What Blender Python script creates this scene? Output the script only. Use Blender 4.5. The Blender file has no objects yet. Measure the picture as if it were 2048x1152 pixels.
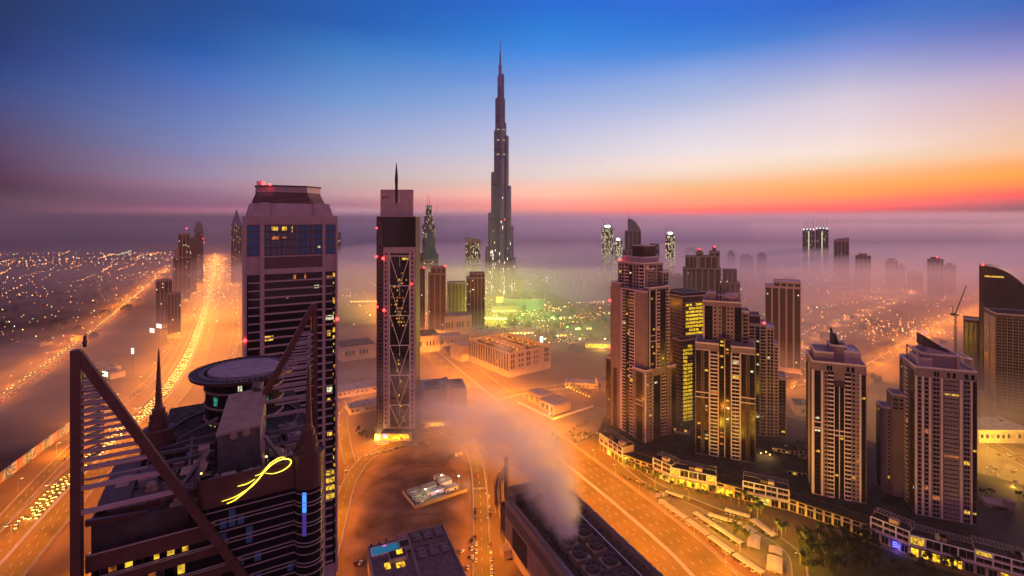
import bpy, math, random
from mathutils import Vector, Matrix
random.seed(11)
R = math.radians
scene = bpy.context.scene
COL = scene.collection
# ------------------------------------------------------------------ camera
HC = 250.0; HY = 440.0; F = 1000.0          # eye height, horizon row and focal length in pixels of the 2048 px photograph
cam_d = bpy.data.cameras.new('camera'); cam = bpy.data.objects.new('camera', cam_d); COL.objects.link(cam)
cam.location = (0, 0, HC); cam.rotation_euler = (R(90), 0, 0)
cam_d.sensor_width = 36; cam_d.lens = 36 * F / 2048; cam_d.shift_y = -(576 - HY) / 2048
cam_d.clip_start = 1; cam_d.clip_end = 90000
scene.camera = cam
scene.view_settings.view_transform = 'Standard'; scene.view_settings.look = 'None'
scene.view_settings.gamma = 1; scene.view_settings.exposure = 0.0
cy = scene.cycles
cy.use_denoising = True
cy.max_bounces = 10; cy.diffuse_bounces = 2; cy.glossy_bounces = 2; cy.transmission_bounces = 2; cy.volume_bounces = 8; cy.transparent_max_bounces = 6
cy.sample_clamp_direct = 8; cy.sample_clamp_indirect = 3; cy.caustics_reflective = False; cy.caustics_refractive = False
cy.use_light_tree = True
cy.volume_step_rate = 1.0; cy.volume_max_steps = 64

def lin(c, k=1.0):
    return tuple(k * ((x / 255 / 12.92) if x / 255 <= 0.04045 else ((x / 255 + 0.055) / 1.055) ** 2.4) for x in c)
def lin4(c, k=1.0): return lin(c, k) + (1.0,)
# ------------------------------------------------------------------ sky: twilight gradient by height and by bearing from the coming sunrise
W = bpy.data.worlds.new('World'); scene.world = W; W.use_nodes = True
nt = W.node_tree; nt.nodes.clear(); N = nt.nodes; L = nt.links
SUN_AZ = R(52)                               # clockwise from the view direction (+Y), so off the right edge
tc = N.new('ShaderNodeTexCoord'); sx = N.new('ShaderNodeSeparateXYZ'); L.new(tc.outputs['Generated'], sx.inputs[0])
def M(op, a, b=None, clamp=False):
    n = N.new('ShaderNodeMath'); n.operation = op; n.use_clamp = clamp
    for i, v in enumerate((a, b)):
        if v is None: continue
        if isinstance(v, (int, float)): n.inputs[i].default_value = v
        else: L.new(v, n.inputs[i])
    return n.outputs[0]
el = M('DIVIDE', M('ARCSINE', sx.outputs[2]), R(30), True)
hl = M('SQRT', M('ADD', M('MULTIPLY', sx.outputs[0], sx.outputs[0]), M('MULTIPLY', sx.outputs[1], sx.outputs[1])))
ca = M('DIVIDE', M('ADD', M('MULTIPLY', sx.outputs[0], math.sin(SUN_AZ)), M('MULTIPLY', sx.outputs[1], math.cos(SUN_AZ))), hl)
def ramp(stops, fac):
    r = N.new('ShaderNodeValToRGB'); e = r.color_ramp.elements
    r.color_ramp.interpolation = 'B_SPLINE' if False else 'EASE'
    r.color_ramp.interpolation = 'LINEAR'
    for i, (p, c) in enumerate(stops):
        if i < 2: x = e[i]; x.position = p / 30
        else: x = e.new(p / 30)
        x.color = (*c, 1)
    L.new(fac, r.inputs[0]); return r.outputs[0]
def mixc(f, a, b):
    m = N.new('ShaderNodeMix'); m.data_type = 'RGBA'; L.new(f, m.inputs[0])
    L.new(a, m.inputs[6]); L.new(b, m.inputs[7]); return m.outputs[2]
az = M('ARCTAN2', sx.outputs[0], sx.outputs[1])       # bearing, 0 straight ahead, positive to the right
SKY_COLUMNS = [(-45.54, [(0.0, (0, 0, 0)), (0.6, (0, 0, 0)), (1.2, (0, 0, 0)), (2.01, (0, 0, 0)), (2.81, (0.0082, 0, 0.0161)), (3.61, (0.0487, 0.0107, 0.0542)), (4.41, (0.0576, 0.0309, 0.0915)), (5.6, (0.0714, 0.048, 0.1192)), (7.58, (0.0536, 0.0605, 0.1764)), (9.54, (0.0314, 0.0661, 0.2317)), (11.48, (0.0044, 0.0576, 0.234)), (13.4, (0, 0.0312, 0.1788)), (15.28, (0, 0.0319, 0.1523)), (16.95, (0, 0.0297, 0.1285))]),
 (-31.96, [(0.0, (0.5484, 0.1677, 0.2246)), (0.73, (0.5484, 0.1677, 0.2246)), (1.46, (0.2268, 0.0806, 0.1704)), (2.43, (0.2671, 0.1402, 0.2341)), (3.4, (0.3745, 0.2162, 0.3254)), (4.37, (0.3114, 0.2612, 0.4186)), (5.33, (0.2933, 0.2458, 0.4242)), (6.77, (0.2078, 0.2483, 0.4941)), (9.16, (0.1374, 0.2246, 0.5184)), (11.51, (0.0963, 0.1761, 0.4998)), (13.82, (0.0371, 0.1484, 0.5146)), (16.09, (0, 0.0968, 0.411)), (18.31, (0, 0.0768, 0.3379)), (20.26, (0, 0.0661, 0.2881))]),
 (-17.95, [(0.0, (0.6717, 0.3923, 0.4809)), (0.82, (0.6717, 0.3923, 0.4809)), (1.63, (0.4765, 0.2054, 0.2675)), (2.72, (0.6799, 0.3976, 0.4031)), (3.81, (0.6085, 0.4535, 0.4289)), (4.89, (0.575, 0.484, 0.4994)), (5.97, (0.5331, 0.4597, 0.5551)), (7.59, (0.4158, 0.4573, 0.6678)), (10.25, (0.2826, 0.3859, 0.6883)), (12.86, (0.1516, 0.3254, 0.6697)), (15.42, (0.0866, 0.2574, 0.629)), (17.92, (0.029, 0.201, 0.5705)), (20.36, (0, 0.1096, 0.4768)), (22.48, (0, 0.1031, 0.4521))]),
 (4.35, [(0.0, (0.9829, 0.3182, 0.228)), (0.86, (0.9829, 0.3182, 0.228)), (1.71, (1.5503, 0.4234, 0.2952)), (2.85, (1.5482, 0.6651, 0.4441)), (3.99, (1.0718, 0.6782, 0.5269)), (5.13, (0.8795, 0.7376, 0.6946)), (6.26, (0.8161, 0.7003, 0.7167)), (7.95, (0.6423, 0.6457, 0.7736)), (10.73, (0.4739, 0.5292, 0.7954)), (13.46, (0.2948, 0.4281, 0.7834)), (16.13, (0.1364, 0.3181, 0.7758)), (18.73, (0.0275, 0.2476, 0.7822)), (21.25, (0, 0.197, 0.7066)), (23.45, (0, 0.139, 0.6731))]),
 (20.10, [(0.0, (1.7344, 0.0962, 0)), (0.81, (1.7344, 0.0962, 0)), (1.61, (1.8196, 0.3559, 0.1218)), (2.69, (1.4904, 0.5047, 0.1679)), (3.76, (1.0172, 0.6133, 0.2631)), (4.83, (1.0335, 0.7763, 0.5818)), (5.9, (1.0472, 0.8442, 0.7107)), (7.49, (0.8874, 0.8122, 0.825)), (10.12, (0.6814, 0.6691, 0.8308)), (12.7, (0.4176, 0.5143, 0.7767)), (15.23, (0.2545, 0.4042, 0.7774)), (17.71, (0.0376, 0.2406, 0.7314)), (20.11, (0, 0.1691, 0.7056)), (22.22, (0, 0.1339, 0.6825))]),
 (34.06, [(0.0, (0.8447, 0, 0)), (0.71, (0.8447, 0, 0)), (1.42, (2.0138, 0.1231, 0)), (2.37, (1.5578, 0.3947, 0)), (3.32, (1.3125, 0.4813, 0.0685)), (4.26, (1.2402, 0.5684, 0.2421)), (5.21, (0.9602, 0.7207, 0.4508)), (6.62, (0.9989, 0.8311, 0.7306)), (8.95, (0.8298, 0.7087, 0.758)), (11.25, (0.7054, 0.6274, 0.7471)), (13.51, (0.4258, 0.457, 0.694)), (15.73, (0.1883, 0.2846, 0.7001)), (17.91, (0.0366, 0.1831, 0.6152)), (19.82, (0, 0.1159, 0.6012))]),
 (45.45, [(0.0, (0, 0, 0)), (0.6, (0, 0, 0)), (1.21, (0.3018, 0, 0)), (2.01, (1.4006, 0.035, 0)), (2.81, (1.4028, 0.269, 0)), (3.61, (1.27, 0.414, 0)), (4.41, (1.1845, 0.4206, 0.0908)), (5.61, (0.9278, 0.5935, 0.3602)), (7.59, (0.8118, 0.561, 0.4741)), (9.56, (0.6806, 0.4834, 0.5319)), (11.5, (0.4719, 0.399, 0.6031)), (13.41, (0.2223, 0.2563, 0.5988)), (15.3, (0.075, 0.158, 0.5163)), (16.97, (0, 0.1264, 0.5112))]),
 ]
SKY = [(-150, [(0, lin((196, 122, 144))), (8, lin((206, 140, 164))), (18, lin((176, 126, 166))), (30, lin((150, 112, 146)))]), (-100, [(0, lin((150, 92, 110))), (8, lin((140, 100, 140))), (18, lin((100, 90, 150))), (30, lin((90, 80, 140)))])] + SKY_COLUMNS + [(85, [(0, lin((250, 110, 60))), (4, lin((255, 170, 90))), (9, lin((240, 190, 200))), (18, lin((120, 120, 190))), (30, lin((90, 90, 160)))]), (150, [(0, lin((196, 122, 144))), (8, lin((206, 140, 164))), (18, lin((176, 126, 166))), (30, lin((150, 112, 146)))])]  # unseen sky behind the camera brightened to mauve to light facades and fog
c = None
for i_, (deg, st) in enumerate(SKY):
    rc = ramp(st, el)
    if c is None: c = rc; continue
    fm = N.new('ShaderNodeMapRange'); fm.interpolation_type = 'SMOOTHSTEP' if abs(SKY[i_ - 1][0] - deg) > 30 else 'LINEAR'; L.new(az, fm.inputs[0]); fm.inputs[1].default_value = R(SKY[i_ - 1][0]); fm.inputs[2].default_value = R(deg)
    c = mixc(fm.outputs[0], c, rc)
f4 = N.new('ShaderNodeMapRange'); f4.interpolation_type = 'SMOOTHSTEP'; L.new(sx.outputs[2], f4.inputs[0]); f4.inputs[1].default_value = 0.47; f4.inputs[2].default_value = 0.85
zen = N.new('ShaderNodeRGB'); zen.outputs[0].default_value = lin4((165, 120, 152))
c = mixc(f4.outputs[0], c, zen.outputs[0])              # unseen zenith, made paler and mauve to light the fog and facades
sky = N.new('ShaderNodeTexSky'); sky.sky_type = 'NISHITA'; sky.sun_disc = False
sky.sun_elevation = R(1.0); sky.sun_rotation = SUN_AZ; sky.air_density = 1.5; sky.dust_density = 2
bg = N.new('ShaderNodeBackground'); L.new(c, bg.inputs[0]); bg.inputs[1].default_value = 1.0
bg2 = N.new('ShaderNodeBackground'); L.new(sky.outputs[0], bg2.inputs[0]); bg2.inputs[1].default_value = 0.01
ad = N.new('ShaderNodeAddShader'); L.new(bg.outputs[0], ad.inputs[0]); L.new(bg2.outputs[0], ad.inputs[1])
wo = N.new('ShaderNodeOutputWorld'); L.new(ad.outputs[0], wo.inputs[0])
# ------------------------------------------------------------------ the sun, still at the horizon: very weak and soft
sd = bpy.data.lights.new('sun', 'SUN'); sd.energy = 2.0; sd.angle = R(12); sd.color = (1.0, 0.5, 0.36)
so = bpy.data.objects.new('sun', sd); COL.objects.link(so)
so.rotation_euler = Vector((-math.sin(SUN_AZ), -math.cos(SUN_AZ), -math.tan(R(5)))).to_track_quat('-Z', 'Y').to_euler()

# ------------------------------------------------------------------ helpers
def G(px, py, z=0.0):
    """world point where the sight line of photo pixel (px, py) meets height z"""
    Y = (HC - z) * F / (py - HY)
    return Vector(((px - 1024) / F * Y, Y, z))
def AT(px, Y, z=0.0): return Vector(((px - 1024) / F * Y, Y, z))
def ZAT(py, Y): return HC - (py - HY) / F * Y
GA = math.atan2(0.5043, 0.8635)              # city grid along the highway
class MB:
    def __init__(s): s.v = []; s.f = []; s.m = []; s.mi = 0; s.sm = False
    def add(s, vs, fs, mi=None):
        o = len(s.v); s.v += [tuple(p) for p in vs]; s.f += [tuple(i + o for i in q) for q in fs]
        s.m += [s.mi if mi is None else mi] * len(fs); return s
    def box(s, x0, x1, y0, y1, z0, z1, mi=None):
        return s.add([(x0, y0, z0), (x1, y0, z0), (x1, y1, z0), (x0, y1, z0), (x0, y0, z1), (x1, y0, z1), (x1, y1, z1), (x0, y1, z1)],
              [(0, 3, 2, 1), (4, 5, 6, 7), (0, 1, 5, 4), (1, 2, 6, 5), (2, 3, 7, 6), (3, 0, 4, 7)], mi)
    def cbox(s, c, size, rz=0, mi=None):
        cs, sn = math.cos(rz), math.sin(rz); a, b, h = size[0] / 2, size[1] / 2, size[2] / 2
        P = []
        for z in (-h, h):
            for x, y in ((-a, -b), (a, -b), (a, b), (-a, b)):
                P.append((c[0] + x * cs - y * sn, c[1] + x * sn + y * cs, c[2] + z))
        return s.add(P, [(0, 3, 2, 1), (4, 5, 6, 7), (0, 1, 5, 4), (1, 2, 6, 5), (2, 3, 7, 6), (3, 0, 4, 7)], mi)
    def prism(s, poly, z0, z1, mi=None, top=None):
        n = len(poly); t = top or poly
        s.add([(p[0], p[1], z0 if len(p) < 3 else z0) for p in poly] + [(p[0], p[1], z1[i] if isinstance(z1, (list, tuple)) else z1) for i, p in enumerate(t)],
              [tuple(range(n - 1, -1, -1)), tuple(range(n, 2 * n))] + [(i, (i + 1) % n, n + (i + 1) % n, n + i) for i in range(n)], mi); return s
    def quad(s, a, b, c, d, mi=None): return s.add([a, b, c, d], [(0, 1, 2, 3)], mi)
    def beam(s, a, b, w, h=None, mi=None):
        """rectangular bar from a to b, w across, h in the other direction"""
        a = Vector(a); b = Vector(b); h = h or w; d = (b - a).normalized()
        up = Vector((0, 0, 1)) if abs(d.z) < 0.97 else Vector((0, 1, 0))
        x = d.cross(up).normalized() * w / 2; y = x.cross(d).normalized() * h / 2
        return s.add([a - x - y, a + x - y, a + x + y, a - x + y, b - x - y, b + x - y, b + x + y, b - x + y],
              [(0, 3, 2, 1), (4, 5, 6, 7), (0, 1, 5, 4), (1, 2, 6, 5), (2, 3, 7, 6), (3, 0, 4, 7)], mi)
    def tube(s, a, b, r, r2=None, n=8, mi=None):
        a = Vector(a); b = Vector(b); r2 = r if r2 is None else r2; d = (b - a).normalized()
        up = Vector((0, 0, 1)) if abs(d.z) < 0.97 else Vector((0, 1, 0))
        x = d.cross(up).normalized(); y = x.cross(d)
        V = [a + (x * math.cos(t) + y * math.sin(t)) * r for t in [2 * math.pi * i / n for i in range(n)]]
        V += [b + (x * math.cos(t) + y * math.sin(t)) * r2 for t in [2 * math.pi * i / n for i in range(n)]]
        return s.add(V, [tuple(range(n)), tuple(range(2 * n - 1, n - 1, -1))] + [(i, n + i, n + (i + 1) % n, (i + 1) % n) for i in range(n)], mi)
    def lathe(s, prof, n=24, c=(0, 0), mi=None, a0=0, a1=2 * math.pi):
        full = abs(a1 - a0 - 2 * math.pi) < 1e-4; m = n if full else n + 1
        V = []
        for r, z in prof:
            for i in range(m):
                t = a0 + (a1 - a0) * i / n; V.append((c[0] + r * math.cos(t), c[1] + r * math.sin(t), z))
        Fc = []
        for k in range(len(prof) - 1):
            for i in range(n):
                j = (i + 1) % m if full else i + 1
                Fc.append((k * m + i, k * m + j, (k + 1) * m + j, (k + 1) * m + i))
        return s.add(V, Fc, mi)
    def build(s, name, mats, parent=None, loc=None, smooth=False):
        me = bpy.data.meshes.new(name); me.from_pydata(s.v, [], s.f)
        if not isinstance(mats, (list, tuple)): mats = [mats]
        for q in mats: me.materials.append(q)
        if len(mats) > 1: me.polygons.foreach_set('material_index', s.m)
        if smooth: me.polygons.foreach_set('use_smooth', [True] * len(s.f))
        me.update()
        o = bpy.data.objects.new(name, me); COL.objects.link(o)
        if parent: o.parent = parent
        if loc is not None: o.location = loc
        return o
def tag(o, label=None, cat=None, group=None, kind=None):
    for k, v in (('label', label), ('category', cat), ('group', group), ('kind', kind)):
        if v: o[k] = v
    return o
def thing(name, label, cat, loc=(0, 0, 0), rz=0.0, group=None):
    o = bpy.data.objects.new(name, None); COL.objects.link(o); o.location = loc; o.rotation_euler = (0, 0, rz)
    o.empty_display_size = 1
    return tag(o, label, cat, group)
KIDS = {}
def copy_tree(o, parent=None):
    c = o.copy(); COL.objects.link(c)
    if parent is not None: c.parent = parent
    ch = KIDS.get(o.name)
    if ch is None: ch = KIDS[o.name] = list(o.children)
    for k in ch: copy_tree(k, c)
    return c
ORD = ['first', 'second', 'third', 'fourth', 'fifth', 'sixth', 'seventh', 'eighth', 'ninth', 'tenth', 'eleventh', 'twelfth', 'thirteenth', 'fourteenth', 'fifteenth', 'sixteenth', 'seventeenth', 'eighteenth', 'nineteenth', 'twentieth']
def ordn(i):
    if i < 20: return ORD[i]
    n = i + 1; return '%d%s' % (n, 'th' if 10 <= n % 100 <= 20 else {1: 'st', 2: 'nd', 3: 'rd'}.get(n % 10, 'th'))

# ------------------------------------------------------------------ materials
def mat(name, c, rough=0.8, metal=0.0, var=0.0, scale=0.2, c2=None, bump=0.0, spec=0.22, detail=4, stretch=None, wet=None):
    m = bpy.data.materials.new(name); m.use_nodes = True; t = m.node_tree; b = t.nodes['Principled BSDF']
    b.inputs['Base Color'].default_value = (*c, 1); b.inputs['Roughness'].default_value = rough; b.inputs['Metallic'].default_value = metal
    b.inputs['Specular IOR Level'].default_value = spec
    if var or c2 or bump:
        tx = t.nodes.new('ShaderNodeTexCoord'); mp = t.nodes.new('ShaderNodeMapping'); t.links.new(tx.outputs['Object'], mp.inputs[0])
        if stretch: mp.inputs['Scale'].default_value = stretch
        n = t.nodes.new('ShaderNodeTexNoise'); n.inputs['Scale'].default_value = scale; n.inputs['Detail'].default_value = detail
        t.links.new(mp.outputs[0], n.inputs['Vector'])
        r = t.nodes.new('ShaderNodeValToRGB'); r.color_ramp.elements[0].position = 0.32; r.color_ramp.elements[1].position = 0.68
        d = c2 or tuple(x * (1 - var) for x in c)
        r.color_ramp.elements[0].color = (*d, 1); r.color_ramp.elements[1].color = (*(c if c2 else tuple(min(1, x * (1 + var * 0.6)) for x in c)), 1)
        t.links.new(n.outputs[0], r.inputs[0]); t.links.new(r.outputs[0], b.inputs['Base Color'])
        if bump:
            bp = t.nodes.new('ShaderNodeBump'); bp.inputs['Strength'].default_value = bump; t.links.new(n.outputs[0], bp.inputs['Height']); t.links.new(bp.outputs[0], b.inputs['Normal'])
    return m
def emi(name, c, k, sample=False, base=(0.1, 0.1, 0.1)):
    m = bpy.data.materials.new(name); m.use_nodes = True; b = m.node_tree.nodes['Principled BSDF']
    b.inputs['Base Color'].default_value = (*base, 1); b.inputs['Emission Color'].default_value = (*c, 1); b.inputs['Emission Strength'].default_value = k
    m.cycles.emission_sampling = 'AUTO' if sample else 'NONE'
    return m
def litglass(name, c, k, scale=0.8, sample=False):
    """a lit room behind glass: uneven warm light, curtains and furniture as darker patches"""
    m = emi(name, c, k, sample); t = m.node_tree; b = t.nodes['Principled BSDF']
    tx = t.nodes.new('ShaderNodeTexCoord'); n = t.nodes.new('ShaderNodeTexNoise'); n.inputs['Scale'].default_value = scale; n.inputs['Detail'].default_value = 2
    g = t.nodes.new('ShaderNodeNewGeometry'); t.links.new(g.outputs['Position'], n.inputs['Vector'])
    r = t.nodes.new('ShaderNodeValToRGB'); r.color_ramp.elements[0].position = 0.36; r.color_ramp.elements[1].position = 0.62
    r.color_ramp.elements[0].color = (c[0] * .12, c[1] * .09, c[2] * .06, 1); r.color_ramp.elements[1].color = (*c, 1)
    t.links.new(n.outputs[0], r.inputs[0]); t.links.new(r.outputs[0], b.inputs['Emission Color'])
    b.inputs['Roughness'].default_value = 0.15
    return m
def leafmat(name, c):
    return mat(name, c, 0.85, var=0.55, scale=0.9, spec=0.2)
SODIUM = (1.0, 0.295, 0.012)
WARM = (1.0, 0.62, 0.16)
M_ = {}
M_['ground'] = mat('sand_ground', (0.16, 0.10, 0.065), 0.95, c2=(0.06, 0.038, 0.03), scale=0.012, detail=14, bump=0.0, spec=0.1)
M_['lot'] = mat('sandy_lot', (0.20, 0.12, 0.09), 0.95, c2=(0.075, 0.042, 0.033), scale=0.045, detail=12, spec=0.1)
M_['asphalt'] = mat('asphalt', (0.10, 0.066, 0.036), 0.75, c2=(0.036, 0.026, 0.018), scale=0.05, detail=12, spec=0.12)
M_['pave'] = mat('paving', (0.30, 0.25, 0.20), 0.8, var=0.3, scale=0.3, spec=0.3)
M_['mark'] = mat('road_paint', (0.5, 0.46, 0.36), 0.6)
M_['kerb'] = mat('kerb_concrete', (0.35, 0.32, 0.28), 0.8)
M_['dark_roof'] = mat('dark_roof', (0.032, 0.026, 0.028), 0.85, var=0.5, scale=0.15)
M_['cream'] = mat('cream_render', (0.22, 0.15, 0.165), 0.75, var=0.16, scale=0.08)
M_['brown'] = mat('brown_render', (0.048, 0.026, 0.034), 0.7, var=0.2, scale=0.1)
M_['trimc'] = mat('pale_facade_frame', (0.58, 0.45, 0.50), 0.65, var=0.1, scale=0.1)
M_['mauve'] = mat('mauve_panel', (0.38, 0.27, 0.30), 0.45, var=0.12, scale=0.2)
M_['glass'] = mat('dark_glass', (0.008, 0.007, 0.012), 0.1, spec=0.4)
M_['glassb'] = mat('blue_glass', (0.02, 0.05, 0.11), 0.1, spec=0.8)
M_['metal'] = mat('grey_metal', (0.35, 0.34, 0.36), 0.4, 0.6)
M_['dmetal'] = mat('dark_metal', (0.06, 0.055, 0.06), 0.45, 0.5)
M_['steel'] = mat('galvanised_steel', (0.5, 0.48, 0.46), 0.4, 0.7)
M_['conc'] = mat('concrete', (0.30, 0.26, 0.245), 0.85, var=0.25, scale=0.15)
M_['beige'] = mat('beige_wall', (0.46, 0.34, 0.24), 0.85, var=0.15, scale=0.1)
M_['white'] = mat('white_paint', (0.72, 0.68, 0.66), 0.6)
M_['lit'] = litglass('lit_window', lin((255, 205, 60)), 1.2)
M_['litw'] = litglass('lit_window_cool', lin((230, 240, 190)), 1.2)
M_['litr'] = litglass('lit_window_dim', lin((255, 140, 50)), 0.7)
M_['shop'] = litglass('shop_glass_lit', lin((255, 200, 30)), 2.2, 0.35)
M_['red'] = emi('red_beacon', (1.0, 0.02, 0.02), 14)
M_['lamp'] = emi('sodium_lamp', (1.0, 0.62, 0.16), 30)
M_['lampw'] = emi('white_floodlight', (0.75, 1.0, 0.8), 30)
M_['leaf'] = leafmat('leaves', (0.038, 0.045, 0.02))
M_['trunk'] = mat('bark', (0.13, 0.09, 0.06), 0.9)
# ================================================================== SETTING
# haze: one closed even box
def volbox(name, x0, x1, y0, y1, z0, z1, dens, col, aniso=0.0, label=None):
    m = bpy.data.materials.new(name + '_air'); m.use_nodes = True; t = m.node_tree; t.nodes.clear()
    v = t.nodes.new('ShaderNodeVolumePrincipled'); v.inputs['Density'].default_value = dens; v.inputs['Color'].default_value = (*col, 1); v.inputs['Anisotropy'].default_value = aniso
    o = t.nodes.new('ShaderNodeOutputMaterial'); t.links.new(v.outputs[0], o.inputs['Volume'])
    m.volume_intersection_method = 'FAST' if hasattr(m, 'volume_intersection_method') else m.volume_intersection_method
    b = MB().box(x0, x1, y0, y1, z0, z1).build(name, m)
    return tag(b, label, 'fog', kind='stuff')
volbox('haze', -15500, 15500, -700, 16500, -2.0, 842, 0.00003, (0.95, 0.90, 0.97), 0.3, 'thin mauve dawn haze filling the air over the whole city')
for k_, (xa, xb, dim) in enumerate([(-15300, -7001, .42), (-7000, -4001, .50), (-4000, -2401, .60), (-2400, -1401, .72), (-1400, -701, .82), (-700, -101, .91), (-100, 2200, .99), (2201, 4500, .90), (4501, 8000, .78), (8001, 15300, .64)]):  # weaker light toward both ends is put into the fog colour
    w_ = ['far left end', 'outer left', 'left', 'inner left', 'near left', 'left of centre', 'centre', 'right', 'outer right', 'far right end'][k_]
    volbox('fog', xa, xb, 4600, 16300, -1.7, 345, 0.00030, (dim, dim * .86, dim * .93), 0.5, 'mauve upper fog bank along the far horizon, %s stretch' % w_)
    volbox('fog', xa, xb, 2900, 16100, -1.6, 225, 0.00042, (dim, dim * .87, dim * .93), 0.5, 'thick low fog layer over the far city, %s stretch' % w_)
for k_, (xa, xb, dn, al) in enumerate([(-2500, -1301, .00025, .85), (-1300, -801, .0006, .92), (-800, 15100, .0020, .985)]):
    volbox('fog', xa, xb, 1180, 2850, -1.4, 126, dn, (al, al * .93, al * .94), 0.3, 'pink low fog swallowing the feet of distant towers, %s stretch' % ['thin western', 'middle', 'thick eastern'][k_])
volbox('fog', -900, 1500, 520, 1120, -1.2, 54, 0.0015, (0.97, 0.90, 0.86), 0.1, 'thin orange ground fog over the boulevard and junction')

g = MB().quad((-16000, -800, 0), (16000, -800, 0), (16000, 17000, 0), (-16000, 17000, 0)).build('ground', M_['ground']); tag(g, 'sandy desert ground running to the horizon', 'ground', kind='structure')

def smooth_line(pts, step=25.0):
    """Catmull-Rom through the points"""
    P = [Vector((p[0], p[1], 0)) for p in pts]; P = [P[0] * 2 - P[1]] + P + [P[-1] * 2 - P[-2]]; out = []
    for i in range(1, len(P) - 2):
        n = max(2, int((P[i + 1] - P[i]).length / step))
        for k in range(n):
            t = k / n; a, b, c_, d = P[i - 1], P[i], P[i + 1], P[i + 2]
            out.append(0.5 * ((2 * b) + (c_ - a) * t + (2 * a - 5 * b + 4 * c_ - d) * t * t + (3 * b - a - 3 * c_ + d) * t ** 3))
    out.append(P[-2]); return out
def offset(line, d):
    out = []
    for i, p in enumerate(line):
        a = line[max(0, i - 1)]; b = line[min(len(line) - 1, i + 1)]; t = (b - a).normalized()
        out.append(p + Vector((t.y, -t.x, 0)) * d)
    return out
def ribbon(mb, line, w0, w1, z, z1=None):
    a = offset(line, w0); b = offset(line, w1)
    for i in range(len(line) - 1):
        mb.quad((a[i].x, a[i].y, z), (b[i].x, b[i].y, z), (b[i + 1].x, b[i + 1].y, z), (a[i + 1].x, a[i + 1].y, z))
def walk(line, step, start=0.0):
    """points and headings every step metres"""
    out = []; acc = -start
    for i in range(len(line) - 1):
        a, b = line[i], line[i + 1]; l = (b - a).length
        if l < 1e-6: continue
        while acc <= l:
            if acc >= 0: out.append((a + (b - a) * acc / l, math.atan2((b - a).y, (b - a).x)))
            acc += step
        acc -= l
    return out
ROADZ = [0.05]
def road(name, pts, w, label, lanes=None, kerb=True, step=20.0, mtl='asphalt'):
    line = smooth_line(pts, step); ROADZ[0] += 0.012; z = ROADZ[0]
    mb = MB(); ribbon(mb, line, -w / 2, w / 2, z)
    o = mb.build(name, M_[mtl]); tag(o, label, 'road', kind='structure')
    mk = MB()
    if lanes:
        for q in lanes['solid']: ribbon(mk, line, q - 0.2, q + 0.2, z + 0.012)
        for q in lanes.get('dash', []):
            for p, h in walk(line, 12.0):
                dx, dy = math.cos(h) * 2, math.sin(h) * 2; nx, ny = math.sin(h), -math.cos(h)
                c0 = p + Vector((nx, ny, 0)) * q; ex, ey = nx * 0.18, ny * 0.18
                mk.quad((c0.x - dx - ex, c0.y - dy - ey, z + 0.012), (c0.x - dx + ex, c0.y - dy + ey, z + 0.012), (c0.x + dx + ex, c0.y + dy + ey, z + 0.012), (c0.x + dx - ex, c0.y + dy - ey, z + 0.012))
        m_ = mk.build('road_markings', M_['mark']); tag(m_, 'painted lane lines on the ' + label, 'road markings', kind='structure')
    if kerb:
        kb = MB()
        for s in (-1, 1):
            e = offset(line, s * w / 2); f = offset(line, s * (w / 2 + 0.5))
            for i in range(len(line) - 1):
                kb.quad((e[i].x, e[i].y, z + .14), (e[i + 1].x, e[i + 1].y, z + .14), (f[i + 1].x, f[i + 1].y, z + .14), (f[i].x, f[i].y, z + .14))
                kb.quad((e[i].x, e[i].y, 0), (e[i + 1].x, e[i + 1].y, 0), (e[i + 1].x, e[i + 1].y, z + .14), (e[i].x, e[i].y, z + .14))
        k_ = kb.build('kerb', M_['kerb']); tag(k_, 'concrete kerbs along the ' + label, 'kerb', kind='structure')
    return line
def median(line, o, w, z, label):
    mb = MB(); ribbon(mb, line, o - w / 2, o + w / 2, z + .3)
    for q in (o - w / 2, o + w / 2):
        e = offset(line, q)
        for i in range(len(line) - 1): mb.quad((e[i].x, e[i].y, 0), (e[i + 1].x, e[i + 1].y, 0), (e[i + 1].x, e[i + 1].y, z + .3), (e[i].x, e[i].y, z + .3))
    tag(mb.build('kerb', M_['kerb']), label, 'median strip', kind='structure')
def rail(line, o, label):
    mb = MB(); e = offset(line, o)
    for i in range(len(line) - 1): mb.beam((e[i].x, e[i].y, .7), (e[i + 1].x, e[i + 1].y, .7), .12, .35)
    for p, h in walk(e, 6.0): mb.box(p.x - .08, p.x + .08, p.y - .08, p.y + .08, 0, .7)
    tag(mb.build('crash_barrier', M_['steel']), label, 'barrier')
def xy(l): return [(G(a, b).x, G(a, b).y) for a, b in l]
hw_pts = [(432, 492), (431, 530), (424, 580), (414, 630), (392, 700), (338, 790), (240, 880), (130, 985), (-10, 1140), (-260, 1400)]
HW = road('highway', xy(hw_pts), 44, 'wide lit highway running to the horizon', dict(solid=[-21, -1.2, 1.2, 21], dash=[-14, -8, 8, 14]), step=40)
SV1 = road('road', xy([(462, 505), (468, 560), (470, 620), (470, 680), (440, 760), (380, 860), (300, 980), (120, 1200)]), 13, 'service road on the tower side of the highway', dict(solid=[-6, 6], dash=[0]), step=40)
SV2 = road('road', xy([(408, 520), (392, 580), (375, 640), (340, 710), (290, 770), (215, 830), (100, 940), (-30, 1080)]), 12, 'service road on the desert side of the highway', dict(solid=[-5.5, 5.5], dash=[0]), step=40)
RL = road('road', xy([(-300, 960), (0, 797), (110, 722), (200, 655), (275, 592), (335, 540), (366, 510)]), 30, 'lit road sweeping past the dark suburb', dict(solid=[-14, -1, 1, 14], dash=[-8, 8]), step=40)
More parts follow.
